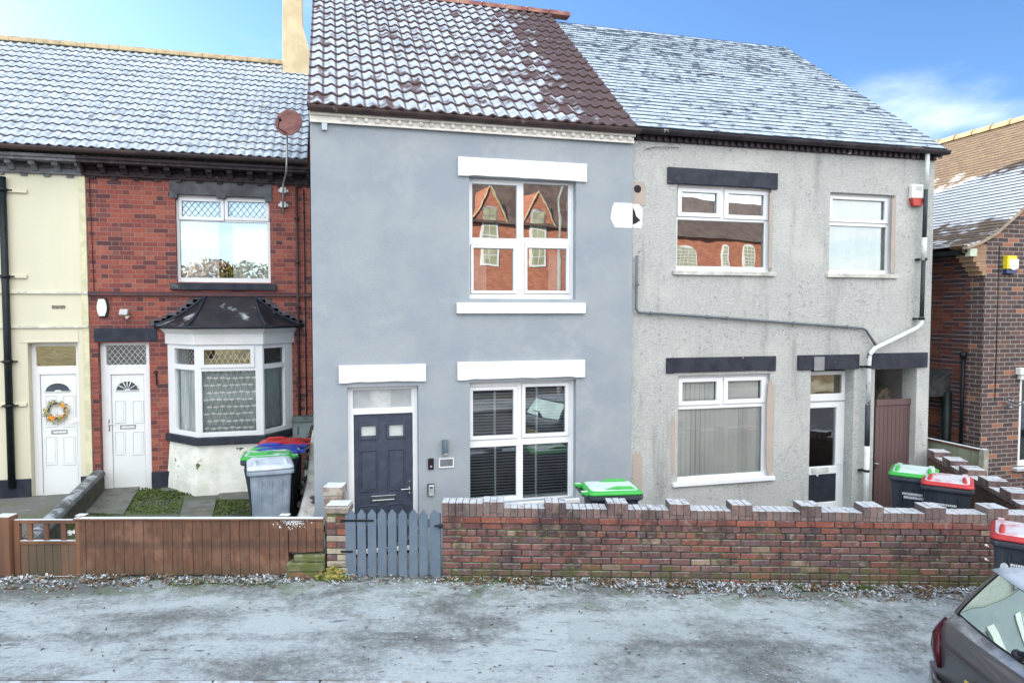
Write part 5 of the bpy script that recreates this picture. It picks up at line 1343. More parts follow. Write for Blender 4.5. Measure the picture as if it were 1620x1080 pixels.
plot('neighbour_garden', [bl(6.5, 8.07), bl(12, 8.07), (20, 9.6), (20, 20), (9.8, 20), (9.8, 9.2)], -.13, gardenmat('grey_flags_three', (.15, .16, .16), (.09, .10, .10), (.09, .11, .06), (.6, .75), .2))
# slabs, moss and gravel in the red brick garden
SLAB = simple('green_stained_slab', (.165, .17, .16), .85, col2=(.11, .12, .11), scale=5, bmp=.4, bscale=40, dirt=(.09, .11, .06), dirt_thr=(.58, .7))
def quadz(px, z): return [onz(x, y, z) for x, y in px]
for i, q in enumerate((((158, 766), (224, 766), (196, 814), (128, 812)), ((224, 765), (256, 765), (256, 770), (220, 770)), ((291, 792), (342, 792), (336, 820), (284, 820)), ((256, 772), (396, 768), (396, 772), (256, 777)), ((345, 778), (396, 775), (396, 790), (348, 791)))):
    MB().extr(quadz(q, .064), (0, 0, .022)).build('paving_slab', SLAB, None, bevel=.006)['kind'] = 'structure'
def scatter(name, mat, px_poly_box, z, n, cols, size, up=.6, kind='stuff', hfn=None):
    b = MB()
    for i in range(n):
        x0, y0, x1, y1 = random.choice(px_poly_box); p = onz(random.uniform(x0, x1), random.uniform(y0, y1), z)
        s = random.uniform(*size); d1_ = Vector((random.uniform(-1, 1), random.uniform(-1, 1), random.uniform(-.2, up))).normalized(); d2_ = d1_.orthogonal().normalized()
        d2_ = (Matrix.Rotation(random.uniform(0, 6.28), 3, d1_) @ d2_)
        if hfn: p.z += hfn()
        b.cur = random.choice(cols); b.add([p - d1_ * s * .2, p + d2_ * s * .35 + d1_ * s * .4, p + d1_ * s, p - d2_ * s * .35 + d1_ * s * .4], [(0, 1, 2, 3)])
    return tag(b.build(name, mat), kind=kind)
LEAFM = attr_mat('leaf_scraps', dark=.2, rough=.8)
GREENS = [(.06, .10, .02), (.09, .14, .03), (.13, .17, .04), (.05, .08, .03), (.10, .14, .06), (.08, .07, .04)]
scatter('moss', LEAFM, [(205, 776, 285, 790), (195, 786, 290, 812), (225, 772, 320, 783), (340, 790, 396, 815), (150, 790, 175, 815)], .065, 5200, GREENS, (.012, .04), 1.2)
MB().prism(Frame((0, 0, 0), (1, 0, 0)), [(0, 0)], 0, 0) if False else None
t_ = onz(86, 774, .062); b = MB(); P = [t_ + Vector((.36 * math.cos(a) * random.uniform(.85, 1.1), .16 * math.sin(a) * random.uniform(.85, 1.1), 0)) for a in [2 * math.pi * k / 22 for k in range(22)]]
b.extr(P, (0, 0, .012)); tag(b.build('concrete_patch', simple('sandy_patch', (.36, .34, .26), .9, var=.3, scale=8)), kind='structure')

# ================================================================= GARDEN DIVIDERS
F = FB
A, B_ = P3(-5.80, 8.06, 0), Vector((-3.93, 12.97, .46)); A.z = B_.z = 0
fw = Frame(A, B_ - A); L = (B_ - A).length
t = thing('low_garden_wall', (A + B_) / 2, 'low dark wall with rounded coping between the cream and red brick front gardens', 'garden wall')
MB().box(fw, 0, -.1, L, .36, -.09, .09).build('wall', simple('dark_damp_brick', (.09, .07, .07), .9, col2=(.05, .06, .04), scale=8, bmp=.7, dirt=(.09, .12, .04), dirt_thr=(.5, .65)), t)
b = MB(); rg = [[fw.at(u, .36 + .10 * math.sin(math.pi * k / 8), .11 * math.cos(math.pi * k / 8)) for k in range(9)] for u in [L * i / 6 for i in range(7)]]
b.loft(rg, smooth=True); b.build('coping', simple('blue_black_coping', (.07, .08, .09), .7, col2=(.12, .135, .14), scale=6, bmp=.4, frost=(.55, (.42, .62), 5, (.6, .95))), t)
# rendered retaining wall beside the grey house
t = thing('side_boundary_wall', (-.42, 10.8, 0), 'crumbling wall with whitewashed face running beside the grey house behind the bins', 'garden wall')
P = []
q = [(-.62, 8.75), (-.50, 10.2), (-.50, 11.6), (-.48, 12.9)]
hts = [.32, .72, 1.0, 1.12]
b = MB(); b.loft([[Vector((x - .10, y, -.1)), Vector((x + .34, y, -.1)), Vector((x + .30, y, h)), Vector((x + .10, y, h)), Vector((x + .02, y, h * .6))] for (x, y), h in zip(q, hts)], smooth=False)
b.build('rendered_wall', simple('whitewashed_render', (.55, .55, .53), .9, col2=(.40, .38, .36), scale=3, bmp=.8, bscale=15, dirt=(.07, .06, .06), dirt_thr=(.58, .66), dirt_scale=2), t, bevel=.02)
b = MB()
for i in range(150):
    s_ = random.random(); y = 8.75 + 4.1 * s_; h = .32 + .8 * min(1, s_ * 1.15); z = random.uniform(0, h)
    rr = random.uniform(.04, .10); b.cur = random.choice([(.05, .04, .045), (.09, .07, .06), (.12, .10, .09), (.05, .06, .035), (.40, .42, .42)])
    b.ball((-.60 - random.uniform(0, .1) + (z / h) * .16 + .12 * min(1, s_ * 3), y, z), rr, 6, 4, sc=(.9, 1.5, .7))
b.build('loose_stones', attr_mat('rubble_stone', dark=.3), t)

def fencewood():
    m, nt, bs = newmat('stained_fence_boards'); p = wpos(nt); q = nd(nt, 'Mapping', {0: p, 2: (0, 0, TH)}).outputs[0]
    s = nd(nt, 'SeparateXYZ', {0: q}); bd = mth(nt, 'FLOOR', mth(nt, 'DIVIDE', s.outputs[0], .115))
    w = nd(nt, 'TexWhiteNoise', {'W': bd}, noise_dimensions='1D').outputs[0]
    st = nz(nt, scaled(nt, q, (9, 1, .9)), 3.4, 7, .7); bl_ = nz(nt, scaled(nt, q, (1.2, 1, 1)), 3.2, 6, .65)
    c = mixc(nt, sstep(nt, st, .3, .7), (.155, .068, .036), (.075, .034, .022))
    c = mixc(nt, mth(nt, 'MULTIPLY', sstep(nt, bl_, .47, .62), .6), c, (.235, .125, .078))
    c = mixc(nt, mth(nt, 'MULTIPLY', w, .45), c, (.07, .036, .024))
    c = mixc(nt, mth(nt, 'MULTIPLY', sstep(nt, nz(nt, q, 9, 6, .7), .52, .66), .5), c, (.05, .028, .02))
    band = mth(nt, 'SUBTRACT', 1, sstep(nt, mth(nt, 'ABSOLUTE', mth(nt, 'SUBTRACT', mth(nt, 'ADD', s.outputs[2], mth(nt, 'MULTIPLY', bl_, .14)), .47)), .02, .07))
    c = mixc(nt, mth(nt, 'MULTIPLY', band, .55), c, (.05, .026, .018))
    low = mth(nt, 'MULTIPLY', mth(nt, 'SUBTRACT', 1, sstep(nt, mth(nt, 'ADD', s.outputs[2], mth(nt, 'MULTIPLY', st, .2)), .10, .30)), .65)
    c = mixc(nt, low, c, (.06, .05, .028))
    lk(nt, c, bs.inputs['Base Color']); bs.inputs['Roughness'].default_value = .7
    bump(nt, bs, st, .5, .006)
    return m
# ================================================================= FENCE, GATES, PILLAR, FRONT WALL (street boundary)
WOOD = fencewood()
WOODF = simple('frosted_fence_timber', (.17, .085, .05), .65, col2=(.10, .052, .035), scale=3.2, streak=True, bmp=.3, frost=(.95, (.2, .4), 12, (.7, .9)))
def pb(x, y, w=0): return F.px(x, y, w)
FF = F
def brd(b, u0, u1, v0, v1, w0, w1): b.box(FF, u0, v0, u1, v1, w0, w1)
fx0, fx1 = pb(121, 870)[0], pb(456, 870)[0]; fx2 = pb(512, 870)[0]
ft = pb(320, 822)[1]; fb0 = gz(-3) + .03
t = thing('timber_fence', FF.at((fx0 + fx1) / 2, fb0), 'low brown close-boarded timber fence in front of the red brick house', 'fence')
b = MB(); u = fx0
while u < fx1 - .02:
    w_ = random.uniform(.105, .125); b2 = random.uniform(-.012, .012)
    brd(b, u + .001, min(u + w_, fx1) - .002, fb0 + b2, ft, -.022 + random.uniform(-.002, .002), random.uniform(-.003, .003)); u += w_
while u < fx2:
    w_ = .105; brd(b, u + .001, min(u + w_, fx2) - .002, pb(480, 873)[1] + random.uniform(-.01, .01), ft - .01, -.022, random.uniform(-.003, .003)); u += w_
b.build('boards', WOOD, t, bevel=.004, seg=1)
b = MB(); brd(b, fx0 - .02, fx2, ft + .001, ft + .022, -.06, .025); b.build('capping_rail', WOODF, t, bevel=.004)
b = MB(); brd(b, fx0, fx2, ft - .16, ft - .08, -.07, -.023); b.build('rear_rail', WOOD, t)
b = MB(); brd(b, fx0, fx1, fb0 + .12, fb0 + .2, -.07, -.023); b.build('rear_rail', WOOD, t)
for x in (126, 449):
    u = pb(x, 820, -.08)[0]; b = MB(); brd(b, u - .06, u + .06, fb0 - .02, ft + .03, -.17, -.071); b.build('post', WOODF, t, bevel=.008)
b = MB()
for i in range(190):
    uu = pb(random.gauss(452, 12), 0)[0]; vv = ft + .02 - abs(random.gauss(0, .05)); s = random.uniform(.003, .010)
    b.add([FF.at(uu - s, vv, .006), FF.at(uu + s * .4, vv - s * .8, .006), FF.at(uu + s, vv + s * .5, .006), FF.at(uu, vv + s * 1.3, .006)], [(0, 1, 2, 3)])
b.build('frost_flecks', simple('frost_white', (.82, .86, .9), .8), t)
# timber gate on the far left
t = thing('timber_gate', FF.at(pb(70, 915)[0], 0.02), 'brown timber garden gate with open balusters above boards, at the left edge', 'gate')
g0, g1 = pb(22, 870)[0], pb(120, 870)[0]; gt = pb(70, 822)[1]; gm = pb(70, 855)[1]; gb = pb(70, 919)[1]
for q_ in ((g0 + .071, g1 - .001, gt - .045, gt, -.05, -.0), (g0 + .071, g1 - .001, gm - .045, gm, -.05, .0), (g0 + .071, g1 - .001, gb, gb + .06, -.05, -.001)):
    b = MB(); brd(b, *q_); b.build('rail', WOODF, t, bevel=.005)
for q_ in ((g0, g0 + .07, gb - .01, gt + .0, -.05, .002), (g1 - .0, g1 + .05, gb - .01, gt + .03, -.05, .004)):
    b = MB(); brd(b, *q_); b.build('stile', WOODF, t, bevel=.005)
for x in (45.5, 71.5, 99):
    u = pb(x, 840)[0]; b = MB(); brd(b, u - .03, u + .03, gm + .001, gt - .046, -.04, -.01); b.build('baluster', WOODF, t, bevel=.004)
b = MB(); u = g0 + .071
while u < g1 - .01:
    brd(b, u + .001, min(u + .095, g1) - .002, gb + .05, gm - .046, -.035, -.012 + random.uniform(-.002, .002)); u += .095
b.build('boards', simple('green_stained_boards', (.13, .08, .055), .7, col2=(.07, .06, .04), scale=4, streak=True, dirt=(.08, .10, .04), dirt_thr=(.6, .7)), t, bevel=.003, seg=1)
t = thing('gate_post', FF.at(pb(10, 925)[0], 0), 'square brown timber gate post with frosted top at the left edge', 'post')
a, c = pb(-4, 870)[0], pb(21, 870)[0]
b = MB(); brd(b, a, c, -.05, pb(10, 815)[1], -.10, .06); b.build('post', WOODF, t, bevel=.01)
t = thing('timber_fence', FF.at(-8, 0), 'end of another low brown fence beyond the gate post, cut by the left edge', 'fence')
b = MB(); u = -12.
while u < a - .02: brd(b, u, min(u + .115, a - .003) - .003, .0, ft, -.06, -.04); u += .118
b.build('boards', WOOD, t)
# mossy steps stump
t = thing('mossy_plinth', FF.at(pb(484, 910)[0], 0), 'low stepped brick stump green with moss between the fence and the brick pillar', 'brick stump')
s0, s1 = pb(455, 900)[0], pb(514, 900)[0]
zz = [gz(-2.4) - .03, pb(480, 902)[1], pb(480, 888)[1], pb(480, 877)[1]]
b = MB(); brd(b, s0, s1, zz[0], zz[1], -.22, .05); b.build('base_course', simple('brown_stump_brick', (.20, .12, .08), .9, var=.4, bmp=.5, dirt=(.10, .12, .04), dirt_thr=(.5, .6)), t, bevel=.012)
MOSS = simple('mossy_stone', (.085, .105, .035), .95, col2=(.15, .15, .09), scale=9, bmp=.9, bscale=40, frost=(.4, (.5, .7), 9, (.7, .9)))
b = MB(); brd(b, s0 + .0, s1, zz[1] + .002, zz[2], -.22, .06); brd(b, s0 + .08, s1, zz[2] + .002, zz[3], -.22, .03); b.build('moss_capped_stone', MOSS, t, bevel=.018)

# brick laying helper: real bricks over a mortar core
def lay(b, F, u0, u1, v0, rows, H=.0765, L=.232, w0=-.2, w1=0, k=0.0, cols=FRONTB, head=(), joint=.011, jit=.003, depth=.04, ends=False):
    for r_ in range(rows):
        hd_ = r_ in head; bl_ = L / 2 if hd_ else L
        u = u0 - (bl_ / 2 if r_ % 2 else 0)
        while u < u1 - .02:
            a, c = max(u, u0) + joint / 2, min(u + bl_, u1) - joint / 2
            if c - a > .03:
                b.cur = random.choice(cols); f = random.uniform(.8, 1.15); b.cur = tuple(x * f for x in b.cur)
                j = random.uniform(-jit, jit) * 1.4; z = v0 + r_ * H + k * ((a + c) / 2 - u0); dz = random.uniform(-jit, jit) * .5
                b.box(F, a, z + joint / 2 + dz, c, z + H - joint / 2 + dz, w1 - depth, w1 + j)
            u += bl_
# brick pillar
t = thing('brick_pillar', FF.at(pb(531, 915)[0], 0), 'narrow old brick gate pillar with flaking cream paint left of the grey gate', 'pillar')
p0, p1 = pb(516, 860)[0], pb(551, 860)[0]; pt_ = pb(533, 812)[1]
b = MB(); brd(b, p0 + .008, p1 - .008, -.05, pt_, -.225, -.008); b.build('mortar_core', MORT, t)
b = MB(); b.cur = None
PC = [(.24, .09, .06), (.17, .07, .06), (.28, .12, .09), (.13, .08, .08), (.46, .41, .33), (.36, .31, .25)]
lay(b, FF, p0, p1, -.03, int((pt_ + .03) / .0765), cols=PC, w1=0, L=.24, depth=.22)
b.build('bricks', TINT, t, bevel=.006, seg=1)
b = MB(); brd(b, p0 - .012, p1 + .012, pt_ + .0, pt_ + .075, -.235, .012); brd(b, p0 + .0, p1 + .005, pt_ + .077, pt_ + .10, -.23, .005)
b.build('cap', simple('frosted_cap_brick', (.16, .13, .12), .85, col2=(.26, .22, .19), scale=12, bmp=.5, frost=(.85, (.25, .45), 9, (.6, .9))), t, bevel=.012)
q0, q1 = pb(513, 780, -.26)[0], pb(541, 780, -.26)[0]
b = MB(); brd(b, q0, q1, 0, pb(527, 784, -.26)[1], -.46, -.24); brd(b, q0 - .01, q1 + .01, pb(527, 784, -.26)[1] + .001, pb(527, 769, -.26)[1], -.47, -.23)
b.build('rear_pier', simple('frosted_pier_brick', (.20, .14, .12), .85, col2=(.34, .32, .28), scale=10, bmp=.5, frost=(.85, (.3, .5), 9, (.6, .9))), t, bevel=.01)
# grey picket gate
t = thing('picket_gate', FF.at(pb(620, 915)[0], -.02), 'blue-grey painted picket gate with pointed tops between the brick pillar and front wall', 'gate')
GP = simple('blue_grey_paint', (.118, .155, .205), .55, col2=(.10, .135, .18), scale=5, bmp=.15, bscale=50, dirt=(.07, .09, .09), dirt_thr=(.62, .75), dirt_scale=3)
zb_ = pb(620, 918)[1]; ztp = pb(620, 805)[1]
for x in (556, 572, 588.5, 604.5, 620.5, 637, 654, 670, 687):
    u = pb(x, 860)[0]; hw = .05; j = random.uniform(-.006, .006)
    b = MB().prism(FF, [(u - hw, zb_), (u + hw, zb_), (u + hw, ztp - .065 + j), (u, ztp + j), (u - hw, ztp - .065 + j)], -.02, .0)
    b.build('picket', GP, t, bevel=.003)
g0, g1 = pb(546, 860)[0], pb(697, 860)[0]
for v in (zb_ + .10, ztp - .17):
    b = MB(); brd(b, g0, g1, v - .035, v + .035, -.06, -.021); b.build('rail', GP, t, bevel=.004)
b = MB(); b.extr([FF.at(g0 + .1, zb_ + .15, -.055), FF.at(g0 + .17, zb_ + .15, -.055), FF.at(g1 - .1, ztp - .20, -.055), FF.at(g1 - .17, ztp - .20, -.055)], FF.N * .03); b.build('brace', GP, t)
for u in (g0 + .001, g1 - .001):
    s = .028 if u < 0 and u == g0 + .001 else -.028
    a, c = sorted((u, u + s)); b = MB(); brd(b, a, c, zb_ - .01, ztp - .06, -.06, .0); b.build('stile', GP, t, bevel=.004)
b = MB()
for y in (823, 872): 
    v = pb(550, y)[1]; brd(b, g0 - .05, g0 + (.34 if y < 850 else .09), v - .012, v + .012, .0015, .008)
b.build('strap_hinge', IRON, t)
b = MB(); v = pb(694, 831)[1]; brd(b, g1 - .07, g1 + .02, v - .01, v + .01, .002, .012); b.ball(FF.at(g1 + .0, v, .02), .03, 8, 6); b.build('latch', IRON, t)
# FRONT WALL
fw0, fw1 = pb(699, 860)[0], 6.9
k_ = -.0135; vb = -.06
t = thing('front_garden_wall', FF.at((fw0 + fw1) / 2, -.1), 'long old red brick front wall with castellated frosted brick coping along the pavement', 'garden wall')
H = .0790; rows = 10; zc0 = pb(700, 816)[1]
v0_ = zc0 - rows * H
MB().extr([FF.at(fw0 + .006, -.3, -.012), FF.at(fw1, -.4, -.012), FF.at(fw1, zc0 + k_ * (fw1 - fw0), -.012), FF.at(fw0 + .006, zc0, -.012)], -FF.N * .2).build('mortar_core', MORT, t)
b = MB()
FRC = [(.185, .085, .075), (.165, .08, .075), (.15, .085, .085), (.125, .082, .088), (.215, .09, .07), (.19, .10, .09), (.165, .088, .085), (.14, .088, .085)]
lay(b, FF, fw0, fw1, v0_ - 0, rows, H=H, k=k_, cols=FRC * 2 + [(.26, .19, .145)] , head=(0, 7), w1=0, L=.236, joint=.016, depth=.05)
for r_ in (-1, -2):
    lay(b, FF, fw0, fw1, v0_ + r_ * H, 1, H=H, k=k_, cols=[(.17, .14, .09), (.20, .15, .11), (.13, .10, .06)], head=(0,), w1=0, joint=.013, depth=.05)
b.cur = (.2, .1, .08)
b.build('bricks', TINT, t, bevel=.006, seg=1)
# top course of red stretchers, projecting a little, then coping bricks on edge
b = MB()
lay(b, FF, fw0, fw1, zc0 - H + .0, 1, H=H, k=k_, cols=[(.24, .085, .065), (.26, .095, .07), (.19, .08, .07)], w1=.014, joint=.01, depth=.05)
b.build('oversailing_course', TINT, t, bevel=.006, seg=1)
b = MB(); CC = [(.17, .12, .115), (.19, .13, .12), (.15, .115, .115), (.22, .155, .14), (.19, .155, .145)]
centers = [780 + 99.5 * i for i in range(9)]
cent_u = [pb(x, 800)[0] for x in centers]
u = fw0; raised = []
while u < fw1:
    z = zc0 + k_ * (u - fw0) + .001
    mid = u + .037
    inr = [c for c in cent_u if abs(mid - c) < .125]
    b.cur = random.choice(CC)
    hh = .112 + random.uniform(-.003, .003)
    if inr:
        b.box(FF, u + .002, z + .0, u + .0795, z + .05, -.215, .016)
        b.cur = random.choice(CC)
        b.box(FF, u + .001, z + .052, u + .080, z + .185 + random.uniform(-.003, .003), -.22, .024 + random.uniform(-.003, .003))
    else:
        if mid < cent_u[0] and mid < cent_u[0]:
            hh += .05
        b.box(FF, u + .0015, z, u + .0795, z + hh, -.215, .016 + random.uniform(-.003, .003))
    u += .0815
b.build('coping', TINTC, t, bevel=.007, seg=2)
b = MB()
for (x, y) in ((1558, 861), (1557.5, 883)):
    u, v = pb(x, y); b.cur = None
    b.ball(FF.at(u, v, .02), .016, 8, 6); b.tube([FF.at(u, v, .0), FF.at(u + .01, v - .005, .05)], .006, 6)
b.build('hooks', WPAINT, t)
# wall running back on the right
A, B_ = Vector((8.22, 6.35, 0)), Vector((9.68, 9.15, 0)); fr = Frame(B_, A - B_); L = (A - B_).length
t = thing('side_garden_wall', (A + B_) / 2, 'frost-capped stepped brick wall running back beside the right-hand front garden', 'garden wall')
DKB = brick('dark_mossy_brick', [(0, (.11, .07, .065)), (.5, (.15, .09, .075)), (1, (.19, .10, .08))], (.10, .10, .08), H=.077, joint=.012, stains=(.06, .06, .04), stain_thr=(.5, .7))
MB().box(fr, 0, -.4, L, .72, -.11, .11).build('wall', DKB, t)
b = MB(); u = .0; i = 0
while u < L - .1:
    ln = .34 if i % 2 == 0 else .40; c = min(u + ln, L); b.cur = (.13, .095, .09)
    h = .87 if i % 2 == 0 else .79
    nb = int((c - u) / .08)
    for q_ in range(nb):
        b.cur = random.choice(CC); b.box(fr, u + q_ * .08 + .002, .721, u + q_ * .08 + .078, h + random.uniform(-.003, .003), -.125, .125)
    u = u + nb * .08; i += 1
b.build('coping', TINTC, t, bevel=.007)
# old pale fence of the neighbour
t = thing('weathered_fence', (10.35, 9.4, -.1), 'low weathered pale green board fence beside the brown brick house', 'fence')
A = Vector((10.02, 11.6, 0)); 
A, B_ = onz(1466, 696, 1.0), None
pA = CAMP + ray(1466, 696) * ((10.1) / ray(1466, 696).x); pB = CAMP + ray(1551, 712) * ((10.1) / ray(1551, 712).x)
fr = Frame((pA.x, pA.y + 1.5, 0), (pB.x - pA.x, pB.y - pA.y - 1.5, 0)); L = math.hypot(pB.x - pA.x, pB.y - pA.y - 1.5); zt_ = pB.z
b = MB(); u = 0; PG = simple('pale_green_boards', (.27, .30, .22), .9, col2=(.18, .20, .14), scale=5, streak=True, dirt=(.40, .40, .34), dirt_thr=(.6, .7))
while u < L - .01: b.box(fr, u + .002, -.3, min(u + .14, L) - .003, zt_ - .02, -.02, 0); u += .14
b.build('boards', PG, t, bevel=.004, seg=1)
MB().box(fr, 0, zt_ - .02 + .001, L + .02, zt_ + .02, -.05, .03).build('capping_rail', WOODF, t)
MB().box(fr, L, -.3, L + .09, zt_ + .03, -.07, .03).build('post', simple('pale_concrete_post', (.35, .35, .29), .9, var=.3, frost=(.8, (.2, .4), 9, (.7, .9))), t, bevel=.005)

# ================================================================= LEAF LITTER
b = MB()
COLS = [(.48, .53, .59)] * 5 + [(.34, .38, .43)] * 4 + [(.16, .10, .07), (.22, .14, .08), (.10, .08, .07), (.30, .24, .17), (.07, .07, .07)]
def dens(px): 
    if px < 460: return .85
    if px < 560: return .35
    if px < 720: return .22
    if px < 830: return .5
    return .95
for i in range(21000):
    px = random.uniform(-60, 1560)
    if random.random() > dens(px): continue
    u = FF.px(px, 920)[0]; far = min(abs(random.gauss(0, .13)), .55)
    wid = 1.25 if px < 200 or px > 1000 else .85
    if mnoise.noise(Vector((u * 4.2, far * 9, 3.1))) + .35 * mnoise.noise(Vector((u * 13, far * 22, 7))) < -.20 + far * .6: continue
    p = P3(u, 7.955 - far * wid, 0); p.z = gz(u) + .006 + max(0, .05 - far * .14) * random.random()
    s = random.choice([random.uniform(.008, .018), random.uniform(.018, .036)]); d1_ = Vector((random.uniform(-1, 1), random.uniform(-1, 1), random.uniform(-.1, .35))).normalized(); d2_ = d1_.cross(Vector((random.uniform(-.4, .4), random.uniform(-.4, .4), 1))).normalized()
    cols = COLS if not (590 < px < 830) else COLS[9:] + COLS[:2]
    k = mnoise.noise(Vector((u * 2.3, far * 5, 9)))
    if k < -.1 and random.random() < .75: cols = COLS[9:]
    f = random.uniform(.7, 1.15); b.cur = tuple(q * f for q in random.choice(cols))
    b.add([p - d1_ * s * .7, p + d2_ * s * .35 - d1_ * s * .1, p + d2_ * s * .45 + d1_ * s * .3 + Vector((0, 0, .004)), p + d1_ * s * .8, p - d2_ * s * .5 + d1_ * s * .1], [(0, 1, 2), (0, 2, 3), (0, 3, 4)])
tag(b.build('leaf_litter', attr_mat('leaf_litter', dark=.15, rough=.8)), kind='stuff')
b = MB()
for i in range(2600):
    px = random.choice([random.uniform(280, 440), random.uniform(700, 860), random.gauss(1262, 14), random.gauss(1360, 10), random.uniform(500, 550), random.uniform(0, 1560)])
    u = FF.px(px, 920)[0]; far = abs(random.gauss(0, .05)) + (random.uniform(0, .2) if 280 < px < 440 else 0)
    p = P3(u, 7.95 - far, gz(u)); h = random.uniform(.02, .07); a = random.uniform(0, 6.28); d_ = Vector((math.cos(a), math.sin(a), 0)) * .004; tip = p + Vector((random.uniform(-.03, .03), random.uniform(-.03, .03), h))
    b.cur = random.choice([(.08, .14, .03), (.12, .18, .05), (.16, .20, .08), (.06, .10, .03)])
    b.add([p - d_, p + d_, tip], [(0, 1, 2)])
tag(b.build('verge_grass', LEAFM), kind='stuff')
b = MB()
for i in range(420):
    l = random.uniform(-7, 6.5); d = random.uniform(5.8, 7.7); s = random.uniform(.008, .026); p = P3(l, d, gz(l) + .012); a = random.uniform(0, 6.28)
    d1_ = Vector((math.cos(a), math.sin(a), .1)); d2_ = Vector((-math.sin(a), math.cos(a), .15)); b.cur = random.choice([(.06, .05, .04), (.11, .08, .05), (.04, .045, .045), (.30, .27, .22), (.48, .52, .56)])
    b.add([p - d1_ * s, p + d2_ * s * .5, p + d1_ * s, p - d2_ * s * .45], [(0, 1, 2), (0, 2, 3)])
tag(b.build('scattered_debris', attr_mat('pavement_debris', dark=.15, rough=.8)), kind='stuff')
# weed with yellow leaves at the pillar foot
t = None; b = MB()
c0 = P3(pb(530, 905)[0], 7.9, .0)
for i in range(170):
    a = random.uniform(0, 6.28); rr = abs(random.gauss(0, .085)); p = c0 + RV * (rr * math.cos(a)) - FH * abs(rr * math.sin(a)) * .5 + Vector((0, 0, random.uniform(.01, .17) * (1 - rr * 2.2 if rr < .4 else .1)))
    s = random.uniform(.018, .038); d1_ = Vector((random.uniform(-1, 1), random.uniform(-1, 1), random.uniform(-.5, .8))).normalized(); d2_ = d1_.orthogonal().normalized()
    b.cur = random.choice([(.25, .26, .06), (.36, .32, .09), (.18, .20, .05), (.30, .20, .07)])
    b.add([p - d1_ * s, p + d2_ * s * .5, p + d1_ * s, p - d2_ * s * .5], [(0, 1, 2, 3)])
b.ball(c0 + Vector((0, 0, .05)), .07, 10, 6, sc=(1.6, .8, .8))
tag(b.build('weed', LEAFM), 'yellow-green weed growing at the foot of the brick pillar', 'plant')
# litter in the cream garden
b = MB(); c0 = onz(92, 848, .07)
for i in range(26):
    p = c0 + Vector((random.gauss(0, .09), random.gauss(0, .12), random.uniform(0, .06))); s = random.uniform(.02, .05); d1_ = Vector((random.uniform(-1, 1), random.uniform(-1, 1), random.uniform(-.3, .6))).normalized(); d2_ = d1_.orthogonal()
    b.cur = random.choice([(.75, .77, .78)] * 3 + [(.6, .25, .08)]); b.add([p - d1_ * s, p + d2_ * s * .6, p + d1_ * s, p - d2_ * s * .6], [(0, 1, 2, 3)])
tag(b.build('litter', attr_mat('paper_scrap', dark=.05)), 'crumpled white litter on the ground behind the timber gate balusters', 'litter')

